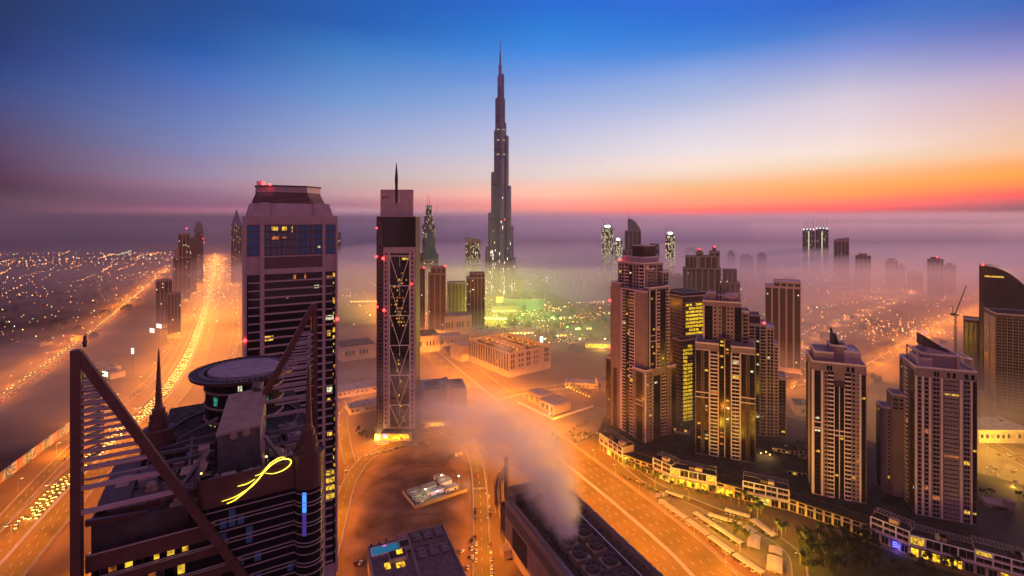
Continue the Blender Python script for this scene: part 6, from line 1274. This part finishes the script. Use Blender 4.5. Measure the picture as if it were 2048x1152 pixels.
# left of the highway
far('dark stepped tower left of the highway with red lamp', 348, 382, 1500, [(0, 1, 515), (.28, .95, 468), (.1, .6, 500)], 8, masts=[(.6, 10, 452)], beacons=[(.75, 458)], lit=.03)
far('slim block with side balconies between the two highway towers', 380, 393, 1650, [(0, 1, 475)], 5, lit=.02)
t, w, d = far('round shouldered tower left of the highway with a thin mast', 388, 407, 1900, [(0, 1, 462)], 0, 'steelblue', masts=[(.35, 30, 437)], beacons=[(.95, 478), (1, 486)])
gable(t, 0, w, d, ZAT(462, 1900), ZAT(458, 1900), ZAT(462, 1900), 'steelblue', curve=lambda u: -4 * u * (1 - u) * 4)
t, w, d = far('pointed glass spire tower right of the highway', 462, 484, 1900, [(0, 1, 450), (.15, 1.05, 462)], 0, 'steelblue', lit=.03)
MB().add([(0, 0, ZAT(450, 1900)), (w, 0, ZAT(450, 1900)), (w, d, ZAT(450, 1900)), (0, d, ZAT(450, 1900)), (w * .5, d * .5, ZAT(418, 1900))], [(0, 1, 4), (1, 2, 4), (2, 3, 4), (3, 0, 4), (3, 2, 1, 0)]).build('spire_roof', M_['steelblue'], t)
far('squat block in haze at the foot of the highway towers', 312, 345, 1150, [(0, 1, 562)], 5); far('low slab in haze beside the highway', 335, 362, 1050, [(0, 1, 588)], 5)
far('pale slim slab just right of the chamfered tower', 673, 682, 2600, [(0, 1, 465)], 0)
# between braced tower and tallest tower
t, w, d = far('stepped art deco tower with twin masts', 842, 873, 1850, [(0, 1, 505), (.08, .92, 450), (.2, .8, 430), (.3, .7, 411)], 0, 'steelblue', masts=[(.42, 42, 388), (.56, 42, 388)], lit=.09, strips=5)
MB().beam((w * .95, 4, ZAT(430, 1850)), (w * 1.05, 4, ZAT(408, 1850)), .8).build('crane_jib', M_['dmetal'], t)
t, w, d = far('curved blue glass tower in front of the art deco tower', 847, 877, 1500, [(0, 1, 520)], 0, 'steelblue', lit=.02, strips=3)
gable(t, 0, w, d, ZAT(520, 1500), ZAT(508, 1500), ZAT(512, 1500), 'glassb', 'curved_roof', 10, lambda u: 4 * math.sin(math.pi * min(1, u * 1.15)) * -3.2)
t, w, d = far('lower wing of the curved blue glass towers', 829, 848, 1520, [(0, 1, 512)], 0, 'steelblue', lit=.01); gable(t, 0, w, d, ZAT(512, 1520), ZAT(510, 1520), ZAT(504, 1520), 'glassb', 'curved_roof')
far('brown tower with a red lamp right beside the braced tower', 829, 850, 1120, [(0, 1, 537)], 5, beacons=[(.9, 537)], lit=.006)
far('brown slab tower with red lamps on its flat top', 858, 892, 1080, [(0, 1, 548), (.15, 1, 535)], 8, beacons=[(.95, 534)], lit=.006, strips=3)
t, w, d = far('tower with slanted crown and many lit windows', 931, 961, 1700, [(0, 1, 484)], 5, 'farwall', masts=[(.08, 12, 461)], lit=.16, strips=3)
gable(t, 0, w, d, ZAT(484, 1700), ZAT(474, 1700), ZAT(480, 1700), 'farwall', 'slanted_crown')
far('lower brown tower with a crenellated top', 896, 932, 1200, [(0, 1, 566)], 8, lit=.01, strips=5)
far('taller brown tower with a crenellated top', 934, 970, 1150, [(0, 1, 556), (.18, 1, 547)], 8, lit=.012, strips=5)
far('small dim tower on the left flank of the tallest tower', 1030, 1044, 1500, [(0, 1, 560)], 0); far('stub block right of the tallest tower', 1044, 1062, 1450, [(0, 1, 590)], 0, lit=.1)
# right of the tallest tower
def lit_tower(lab, pl, pr, py, Y, li, crane=True):
    t, w, d = far(lab, pl, pr, Y, [(0, 1, py), (.2, .8, py - 6)], 0, 'conc', lit=li, litm='litx', strips=3)
    if crane:
        for s in (.35, .8): mb = MB(); z = ZAT(py, Y); mb.tube((w * s, 2, z), (w * s, 2, z + 18), .6, n=4); mb.beam((w * s, 2, z + 16), (w * s - 14, 2, z + 36), .9); mb.build('crane', M_['dmetal'], t)
    MB().box(w * .3, w * .7, -1, 0, ZAT(py - 2, Y), ZAT(py - 5, Y)).build('work_lights', M_['lampw'], t)
lit_tower('floodlit unfinished round tower with cranes', 1203, 1227, 456, 1900, .34); lit_tower('shorter unfinished tower full of lights beside the curved top one', 1229, 1244, 482, 1900, .45, False)
lit_tower('slim unfinished tower with white work lights and two cranes', 1331, 1350, 470, 1800, .34); far('rounded pale tower with a lit ring near the top', 1300, 1319, 1900, [(0, 1, 488)], 0, 'steelblue', lit=.03, masts=[(.3, 6, 482)])
t, w, d = far('dark tower with a curved shoulder and a tall mast', 1245, 1282, 1700, [(0, 1, 500), (.12, 1, 462)], 0, 'steelblue', masts=[(.35, 40, 422)], lit=0)
gable(t, w * .28, w, d, ZAT(462, 1700), ZAT(437, 1700), ZAT(462, 1700), 'steelblue', 'curved_shoulder', 10, lambda u: u ** 2.4)
for i, (a, b, c_, Y) in enumerate([(1366, 1400, 512, 1230), (1392, 1442, 512, 1210), (1440, 1480, 540, 1240)]):
    far(['left wing of the beacon topped twin block', 'middle of the twin block carrying both red lamps', 'lower right wing of the twin block fading in fog'][i], a, b, Y, [(0, 1, c_ + 24), (.15, .85, c_)] + ([(.0, .3, 505), (.55, .95, 503), (.1, .2, 498), (.68, .8, 494)] if i == 1 else []), 5, 'farwall', beacons=[(.15, 499), (.74, 494)] if i == 1 else (), lit=.004, strips=4)
for i, (a, b, c_, Y, top, ca) in enumerate([(1605, 1630, 462, 2300, 'left half of the blue lit twin slabs with cranes', 1), (1631, 1657, 460, 2320, 'right half of the blue lit twin slabs with cranes', 1), (1668, 1698, 482, 1850, 'dark tower with a chopped corner top', 0), (1711, 1742, 512, 1700, 'squarish dark tower standing out of the fog', 0), (1771, 1796, 522, 1750, 'stepped tower half sunk in fog', 0), (1796, 1810, 532, 1760, 'narrow lower neighbour of the half sunk tower', 0), (1815, 1845, 546, 1700, 'low dark block just above the fog', 0), (1855, 1887, 519, 1600, 'dark tower with a red lamp on its box top', 0), (1887, 1912, 531, 1620, 'flat block linked by a crane to the red lamp tower', 0), (1515, 1533, 510, 2000, 'small hazy tower with a rounded cap', 0), (1480, 1506, 514, 2100, 'pale stepped block deep in the fog', 0), (1455, 1470, 506, 2100, 'thin hazy tower with a small dome', 0), (1560, 1600, 560, 1600, 'wide hazy block behind the misty slab', 0), (1370, 1395, 500, 2500, 'faint wide tower far behind the twin block', 0), (1320, 1345, 545, 1500, 'low grey block between lit towers', 0), (1345, 1365, 552, 1450, 'small grey block left of the twin block', 0)]):
    t, w, d = far(top, a, b, Y, [(0, 1, c_), (.2, .75, c_ - 4)], 0 if ca else 4, 'steelblue' if ca else 'farwall', lit=.02 if ca else .002, beacons=[(.6, c_ - 4)] if i == 7 else ())
    if ca:
        for k in range(4): x = w * (.1 + .26 * k); MB().tube((x, 3, ZAT(c_, Y)), (x, 3, ZAT(c_ - 14 - (k % 2) * 6, Y)), .6, n=4).build('crane_mast', M_['dmetal'], t); MB().lathe([(.01, 0), (1.6, 1.5), (.01, 3)], 6, (x, 0)).build('work_light', M_['lampw'], t, loc=(0, 0, ZAT(c_ - 3, Y)))
        MB().box(w * .45, w * .55, -.8, -.3, ZAT(545, Y), ZAT(462, Y)).build('lit_shaft', M_['litw'], t)
    if i == 2: gable(t, 0, w, d, ZAT(482, Y), ZAT(480, Y), ZAT(475, Y), 'farwall', 'slanted_top')
far('big misty slab tower with balconies down its right edge', 1530, 1601, 833, [(0, 1, 572), (.25, 1, 562)], 4, 'mauve', lit=.01, strips=5, d=34)
t, w, d = far('large dark tower with a rounded sail roof at the right edge', 1958, 2075, 735, [(0, 1, 600)], 0, 'brown', lit=0, strips=6, d=50)
gable(t, 0, w, d, ZAT(600, 735), ZAT(531, 735), ZAT(600, 735), 'brown', 'sail_roof', 14, lambda u: u ** 2.6); MB().box(6, 26, -.5, -.3, ZAT(553, 735), ZAT(550, 735)).build('lit_slot', M_['lit'], t); MB().lathe([(.01, 0), (1.2, .5), (1.2, 2), (.01, 2.6)], 8, (4, 1)).build('red_beacon', M_['red'], t, loc=(0, 0, ZAT(531, 735)))
T = Tower('office_block', 'grey gridded office block fading into fog at the right edge', (AT(1992, 660).x, 660, 0), R(-30), 71, wall='brown', trim='mauve', lit=.0)
T.block(0, 60, 0, 50, 0, ZAT(628, 660))
T.face((0, 0), 0, 60, 6, ZAT(634, 660), 3.9, [(.01 + k * .09, .085 + k * .09, 'W') for k in range(11)]); T.face((0, 50), RL_, 50, 6, ZAT(634, 660), 3.9, [(.04, .45, 'g'), (.52, .95, 'g')])
T.finish(masts=[(20, 10, ZAT(628, 660), 9, .3)], maxn=60)
far('hazy block left of the gridded office block', 1928, 1966, 780, [(0, 1, 640)], 4, 'brown', d=40, lit=0)
# luffing crane near the right edge
cY = 700; t = thing('tower_crane', 'luffing tower crane standing in the orange haze', 'crane', (AT(1911, cY).x, cY, 0)); zc = ZAT(628, cY)
m_ = MB()
for sx_ in (-1, 1):
    for sy_ in (-1, 1): m_.beam((sx_, sy_, 0), (sx_, sy_, zc), .35)
for k in range(int(zc / 4)): m_.beam((-1, -1, k * 4), (1, -1, k * 4 + 4), .25); m_.beam((1, 1, k * 4), (-1, 1, k * 4 + 4), .25)
m_.build('mast', M_['dmetal'], t); j = MB()
for k in range(3): j.beam((k * .6 - .6, (k % 2) * 1.2, zc), (15 + (k - 1) * .3, 0, ZAT(571, cY)), .4)
for k in range(10): a_ = k / 10; j.beam((15 * a_ - .7, 0, zc + 40 * a_), (15 * (a_ + .1) + .5, 0, zc + 40 * (a_ + .1)), .2)
j.build('jib', M_['dmetal'], t); MB().box(-6, -1, -1.3, 1.3, zc - 2, zc + 1.5).build('counterweight', M_['dmetal'], t); MB().beam((-3, 0, zc), (-5, 0, zc + 12), .5).build('mast_head', M_['dmetal'], t); MB().box(1, 4.5, -1.2, 1.2, zc - 2.5, zc).build('cab', M_['conc'], t)

# ================================================================== DOWNTOWN: lit mall fronts, arcs and lights
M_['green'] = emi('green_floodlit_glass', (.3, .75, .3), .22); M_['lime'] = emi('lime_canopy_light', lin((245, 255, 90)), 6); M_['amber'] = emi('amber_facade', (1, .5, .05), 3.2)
def plight(par, loc, col, pw_, r=2): o = bpy.data.objects.new('flood_light', light_data('flood_light', col, pw_, r, 'POINT')); COL.objects.link(o); o.parent = par; o.location = loc
p = AT(1047, 1390); t = thing('green_arena', 'green lit concave glass arena front near the lake', 'building', (p.x, p.y, 0)); R0 = 85
MB().lathe([(R0, 0), (R0, 30), (R0 + .6, 30), (R0 + .6, 0)], 30, (0, 70), a0=R(232), a1=R(308)).build('arena_glass', M_['green'], t)
MB().lathe([(R0 - 1, 30.1), (R0 + 2.5, 30.1), (R0 + 2.5, 31.5), (R0 - 1, 31.5)], 30, (0, 70), a0=R(231), a1=R(309)).build('roof_rim', M_['white'], t)
mb = MB()
for k in range(31): a = R(232 + k * 76 / 30); mb.tube((math.cos(a) * (R0 + 1), 70 + math.sin(a) * (R0 + 1), 0), (math.cos(a) * (R0 + 1), 70 + math.sin(a) * (R0 + 1), 30), .5, n=4)
mb.build('mullions', M_['farwall'], t); MB().beam((52, -4, 0), (60, -4, 44), 1.4).build('leaning_mast', M_['white'], t)
plight(t, (30, -40, 14), (.35, 1, .15), 160000); plight(t, (-30, -40, 14), (.5, 1, .4), 120000)
p = AT(967, 1215); t = thing('lit_canopy', 'blinding lime yellow canopy of the mall entrance', 'canopy', (p.x, p.y, 0), R(-14)); MB().box(0, 56, 0, 8, 10, 14).build('canopy_face', M_['lime'], t); MB().box(-1, 57, -2, 12, 14.1, 15).build('canopy_roof', M_['farwall'], t)
for k in range(9): MB().tube((k * 7, 1, 0), (k * 7, 1, 10), .5, n=6).build('column', M_['white'], t)
plight(t, (28, -14, 9), (.92, .95, .08), 1500000); plight(t, (20, 10, 32), (.88, .97, .12), 800000); plight(t, (-30, 60, 40), (.8, .95, .15), 600000)
p = AT(992, 1480); t = thing('hotel_entrance', 'amber glowing block at the foot of the tallest tower', 'building', (p.x, p.y, 0)); MB().box(0, 22, 0, 20, 0, 26).build('wall', M_['farwall'], t); 
for k in range(3):
    for j in range(2): MB().box(1 + k * 7, 7 + k * 7, -.4, -.02, 6 + j * 9, 13 + j * 9).build('lit_window', M_['amber'], t)
plight(t, (11, -20, 12), (1, .5, .08), 260000)
p = AT(1170, 975); t = thing('glazed_arcade', 'yellow glowing glazed arcade left of the tallest cream tower', 'building', (p.x, p.y, 0), R(-4)); MB().box(0, 58, 0, 16, 0, 9).build('wall', M_['farwall'], t); MB().box(-1, 59, -2, 16, 9.1, 10).build('roof', M_['conc'], t)
for k in range(12): MB().box(1 + k * 4.8, 5 + k * 4.8, -.4, -.02, 1, 8.4).build('lit_window', M_['shop'], t)
plight(t, (30, -12, 6), (1, .7, .1), 90000)
p = AT(1080, 1000); t = thing('white_screen', 'small white lit screen among the downtown trees', 'screen', (p.x, p.y, 0)); MB().box(0, 6, 0, .6, 5, 17).build('screen_face', M_['bb2'], t); MB().box(.5, 1, .7, 1.2, 0, 16).build('post', M_['dmetal'], t)
p = AT(887, 1090)
for (px, Y, w, d, z, lab) in ((900, 1300, 60, 40, 30, 'mall block behind the crenellated towers'), (985, 1330, 70, 50, 20, 'dim terraced mall roof before the tallest tower'), (1100, 1250, 60, 50, 12, 'flat mall roof near the park'), (1010, 1080, 70, 40, 12, 'shadowy market hall behind the beige plant'), (1090, 1060, 50, 24, 9, 'flat pale arcade roof beyond the beige plant'), (700, 1500, 90, 60, 12, 'low hazy hall left of the braced tower far off'), (1064, 1500, 26, 20, 34, 'lakeside block with many white lights'), (1150, 1130, 40, 20, 8, 'strip of lit kiosks by the park lawn')):
    t = thing('mall_block', lab, 'building', (AT(px, Y).x, Y, 0), R(6)); MB().box(0, w, 0, d, 0, z).build('wall', M_['farwall'], t); MB().box(.5, w - .5, .5, d - .5, z, z + .4).build('roof', M_['conc'], t)
    for q in range(10): x_, y_ = random.uniform(3, w - 5), random.uniform(3, d - 5); MB().box(x_, x_ + random.uniform(2, 6), y_, y_ + random.uniform(2, 5), z + .41, z + random.uniform(1.4, 4)).build('roof_unit', M_[random.choice(['hgrey', 'conc', 'dmetal'])], t)
    for k in range(int(w / 8)): MB().box(1 + k * 8, 6 + k * 8, -.4, -.02, z * .3, z * .3 + 3).build('lit_window', M_['amber' if k % 3 else 'litx'], t)
for i, (px, py, c_, pw_) in enumerate([(1010, 655, (.6, 1, .1), 160000), (1045, 640, (.3, 1, .1), 120000), (1105, 645, (.3, 1, .2), 60000), (1157, 668, (.15, 1, .1), 110000), (1135, 665, (.4, 1, .2), 50000), (1090, 690, (1, .7, .3), 60000), (1160, 690, (1, .6, .3), 60000), (940, 640, (1, .8, .2), 90000), (890, 640, (1, .7, .3), 120000), (1200, 625, (1, .45, .15), 90000), (1130, 622, (1, .45, .15), 80000), (1050, 680, (1, .6, .15), 70000), (1210, 690, (1, .6, .2), 60000), (955, 590, (.9, .95, .5), 200000), (925, 585, (.6, 1, .7), 160000), (870, 620, (1, .75, .2), 120000), (1000, 620, (.9, 1, .3), 120000), (1060, 575, (.7, 1, .6), 130000), (720, 620, (.8, 1, .2), 200000), (700, 600, (1, .7, .3), 160000), (740, 640, (.7, 1, .2), 90000)]):
    q = G(px, py); t = thing('floodlight_pole', '%s park floodlight pole, in a sweep from mall to highway' % ordn(i), 'floodlight', (q.x, q.y, 0), 0, 'floodlight poles of the downtown park'); MB().tube((0, 0, 0), (0, 0, 12), .25, n=6).build('pole', M_['dmetal'], t)
    MB().cbox((0, 0, 12.5), (2.2, 1, 1.4)).build('floodlight', emi('flood_%d' % i, c_, 25), t); plight(t, (0, -1, 14.5), c_, pw_, 1.5)

# ------------------------------------------------------------------ distant points of light
def lights(name, label, fn, n, cols, seed, z=8):
    rr = random.Random(seed); mb = MB()
    for i in range(n):
        px, py = fn(rr); q = G(px, py); Y = q.y; r = Y * rr.choice([.0003, .0004, .0004, .0005, .0007])
        if py < 520: r *= 1.0
        zz = z * rr.uniform(.5, 1.6); mi = rr.choices(range(len(cols)), [c_[2] for c_ in cols])[0]
        sx_ = r * rr.choice([1, 1, 1.6]); V = [(q.x + sx_, q.y, zz), (q.x - sx_, q.y, zz), (q.x, q.y + r, zz), (q.x, q.y - r, zz), (q.x, q.y, zz + r), (q.x, q.y, zz - r)]
        mb.add(V, [(0, 2, 4), (2, 1, 4), (1, 3, 4), (3, 0, 4), (2, 0, 5), (1, 2, 5), (3, 1, 5), (0, 3, 5)], mi)
    tag(mb.build(name, [emi('%s_%d' % (name, i), lin(c_[0]), c_[1]) for i, c_ in enumerate(cols)]), label, 'lights', kind='stuff')
CW = [((255, 170, 80), 30, 5), ((255, 205, 150), 20, 4), ((255, 140, 40), 34, 5), ((230, 240, 200), 18, .7)]
def suburb(rr):
    while True:
        y = 492 + 230 * rr.random() ** 1.5; x = rr.uniform(-30, 350)
        if y > 560 and x > 60 + (720 - y) * 1.5: continue
        if rr.random() < .3: y = round(y / 14) * 14 + (x * .06) % 7   # strung along streets
        return x, y
def streets(name, label, x0, x1, y0, y1, n, nr, cols, seed, z=8, keep=None, sp=(24, 45)):
    """lamps strung along street stretches on the city grid, plus loose ones"""
    rr = random.Random(seed); mb = MB(); pts = []
    for i in range(n):
        X, Y = rr.uniform(x0, x1), y0 + (y1 - y0) * rr.random() ** 1.7; a = GA + rr.choice([0, math.pi / 2]) + rr.gauss(0, .06); m = rr.randrange(4, 16); s_ = rr.uniform(*sp); c_ = rr.randrange(len(cols)) if rr.random() < .5 else 0
        for k in range(m):
            if rr.random() < .88: pts.append((X + math.cos(a) * s_ * k, Y + math.sin(a) * s_ * k, c_))
    pts += [(rr.uniform(x0, x1), y0 + (y1 - y0) * rr.random() ** 1.3, rr.randrange(len(cols))) for _ in range(nr)]
    for X, Y, mi in pts:
        if keep and not keep(1024 + X / Y * F, HY + HC * F / Y): continue
        r = Y * rr.choice([.0003, .0004, .0004, .0005, .0006, .0008]); zz = z * rr.uniform(.6, 1.4)
        mb.add([(X + r, Y, zz), (X - r, Y, zz), (X, Y + r, zz), (X, Y - r, zz), (X, Y, zz + r), (X, Y, zz - r)], [(0, 2, 4), (2, 1, 4), (1, 3, 4), (3, 0, 4), (2, 0, 5), (1, 2, 5), (3, 1, 5), (0, 3, 5)], mi)
    tag(mb.build(name, [emi('%s_glow' % name, lin(c_[0]), c_[1]) for c_ in cols]), label, 'lights', kind='stuff')
def left_of_road(px, py): return px < 345 - max(0, (py - 540)) * 1.15 or (py < 540 and px < 345)
streets('suburb_lights', 'streets of warm lights in the dark low suburb left of the highway', -4400, -480, 900, 3700, 330, 620, [(c[0], c[1] * .45, c[2]) for c in CW], 1, keep=left_of_road)
lights('city_lights', 'dense warm lights round the highway interchange', lambda rr: (rr.gauss(430, 45), 520 + abs(rr.gauss(0, 50))), 520, CW, 2)
streets('city_lights', 'lights of the hazy city right of the chamfered tower', -900, -150, 1150, 3600, 46, 60, CW, 3, keep=lambda a, b: a > 660)
streets('downtown_lights', 'crowded warm and green lights of the downtown park', -190, 230, 960, 1650, 70, 120, CW + [((150, 255, 100), 9, 3)], 4, 5, sp=(9, 16), keep=lambda a, b: not (1085 < a < 1235 and b < 605))
streets('downtown_lights', 'lakeside lights beyond the tallest tower', 20, 700, 1900, 3800, 26, 40, CW, 5, 5)
streets('city_lights', 'warm street lights in the fog behind the residential towers', 200, 1700, 900, 2600, 90, 150, CW, 6)
lights('city_lights', 'bright sodium cluster beyond the fog bound crossroad', lambda rr: (rr.gauss(1790, 60), 665 + rr.gauss(0, 13)), 160, CW, 7)
lights('city_lights', 'scattered car park lights behind the dim stepped tower', lambda rr: (rr.uniform(1560, 1650), rr.uniform(650, 780)), 120, CW, 8, 3)
# low houses and blocks under those lights
hp = thing('low_house', 'house', 'house'); MB().box(-9, 9, -7, 7, 0, 7).box(-5, 6, -5, 5, 7, 10).build('wall', M_['hdark'], hp); MB().box(-9.3, 9.3, -7.3, -7.01, 6.6, 7.6).box(-5.2, 6.2, -5.2, 5.2, 10.01, 10.4).build('roof', M_['dark_roof'], hp)
for x in (-6, 0, 5): MB().box(x, x + 2, -7.2, -7.31, 2, 4).build('window', M_['glass'], hp)
rh = random.Random(5); nh = 0
for (x0, x1, y0, y1, n, lab, kp) in ((-1700, -560, 980, 2300, 170, 'low flat house in the dark suburb left of the highway', left_of_road), (-160, 160, 930, 1300, 26, 'low flat block among the downtown trees', None), (330, 900, 700, 1300, 60, 'low flat block in the haze behind the residential towers', None)):
    for i in range(n):
        X, Y = rh.uniform(x0, x1), rh.uniform(y0, y1); px, py = 1024 + X / Y * F, HY + HC * F / Y
        if kp and not kp(px, py) or px < -30 or px > 2060: continue
        o = hp if nh == 0 else copy_tree(hp); nh += 1; s_ = rh.uniform(.7, 1.8); o.location = (X, Y, 0); o.rotation_euler = (0, 0, GA + rh.choice([0, math.pi / 2])); o.scale = (s_, s_, rh.uniform(.7, 1.3)); tag(o, lab, 'house', lab.replace('house', 'houses').replace('block', 'blocks'))
# tree belts of the park
for k in range(70):
    px, py = rh.uniform(890, 1230), rh.uniform(612, 690); q = G(px, py); o = copy_tree(TP[rh.randrange(3)]); s_ = rh.uniform(1.5, 2.8); o.location = (q.x, q.y, 0); o.scale = (s_, s_, s_); tag(o, 'dark park tree among the downtown lights', 'tree', 'park trees downtown')

# ================================================================== STEAM AND FOG PATCHES
def puff(name, label, c, r, dens, col=(.96, .93, .92), rz=0, sc=2.0, seed=0.0, aniso=.2):
    key = 'puff%.5f_%.1f_%.1f' % (dens, sc, seed); m = bpy.data.materials.new(name + '_vapour'); m.use_nodes = True; t = m.node_tree; t.nodes.clear()
    tx = t.nodes.new('ShaderNodeTexCoord'); ln = t.nodes.new('ShaderNodeVectorMath'); ln.operation = 'LENGTH'; t.links.new(tx.outputs['Object'], ln.inputs[0])
    mp = t.nodes.new('ShaderNodeMapping'); mp.inputs['Location'].default_value = (seed, seed * 2, seed * .7); t.links.new(tx.outputs['Object'], mp.inputs[0])
    no = t.nodes.new('ShaderNodeTexNoise'); no.inputs['Scale'].default_value = sc; no.inputs['Detail'].default_value = 5; no.inputs['Distortion'].default_value = .6; t.links.new(mp.outputs[0], no.inputs['Vector'])
    def MM(op, a, b, cl=False):
        n = t.nodes.new('ShaderNodeMath'); n.operation = op; n.use_clamp = cl
        for i, v in enumerate((a, b)):
            if isinstance(v, (int, float)): n.inputs[i].default_value = v
            else: t.links.new(v, n.inputs[i])
        return n.outputs[0]
    fall = MM('SUBTRACT', 1.0, ln.outputs['Value'], True); nn = MM('MULTIPLY', MM('SUBTRACT', no.outputs[0], .38), 3.2, True); nn = MM('ADD', MM('MULTIPLY', nn, .85), .15)
    dn = MM('MULTIPLY', MM('MULTIPLY', MM('POWER', fall, 1.3), nn), dens * 2.2)
    v = t.nodes.new('ShaderNodeVolumePrincipled'); v.inputs['Color'].default_value = (*col, 1); v.inputs['Anisotropy'].default_value = aniso; t.links.new(dn, v.inputs['Density'])
    o = t.nodes.new('ShaderNodeOutputMaterial'); t.links.new(v.outputs[0], o.inputs['Volume'])
    mb = MB(); mb.lathe([(math.sin(math.pi * k / 10) + 1e-4, -math.cos(math.pi * k / 10)) for k in range(11)], 20); ob = mb.build(name, m, loc=c); ob.scale = r; ob.rotation_euler = (0, 0, rz); return tag(ob, label, 'steam' if name == 'steam' else 'fog', kind='stuff')
for i, (px, py, Y, z, r, dn) in enumerate([(1132, 1060, 338, 40, (10, 10, 10), .4), (1122, 1025, 345, 48, (16, 16, 15), .26), (1108, 985, 358, 55, (24, 24, 19), .15), (1085, 935, 385, 60, (34, 36, 24), .075), (1045, 885, 425, 60, (46, 50, 28), .06), (985, 835, 480, 50, (62, 66, 30), .038), (910, 790, 545, 40, (80, 76, 34), .024)]):
    q = AT(px, Y); puff('steam', 'steam plume drifting from the cooling stacks, puff %s from the roof' % ordn(i), (q.x, Y, z), r, dn, seed=i * 3.1)
for i, (px, Y, z, r, dn, lab) in enumerate([(795, 555, 75, (42, 30, 28), .012, 'pinkish fog patch across the middle of the braced tower'), (700, 600, 50, (70, 60, 30), .007, 'haze lying over the halls left of the braced tower'), (860, 620, 40, (60, 50, 30), .007, 'fog drifting round the box office block'), (860, 505, 22, (45, 30, 18), .010, 'mist trailing over the top of the sandy lot'), (1005, 770, 48, (22, 30, 26), .014, 'steam rising over the beige plant'), (400, 1100, 60, (120, 160, 60), .0025, 'dusty glow haze around the highway towers'), (1560, 900, 70, (160, 120, 70), .003, 'fog pool round the misty slab tower')]):
    q = AT(px, Y); puff('fog', lab, (q.x, Y, z), r, dn, seed=7 + i * 2.3)
print('objects', len(bpy.data.objects), 'lamps', LAMPN[0])
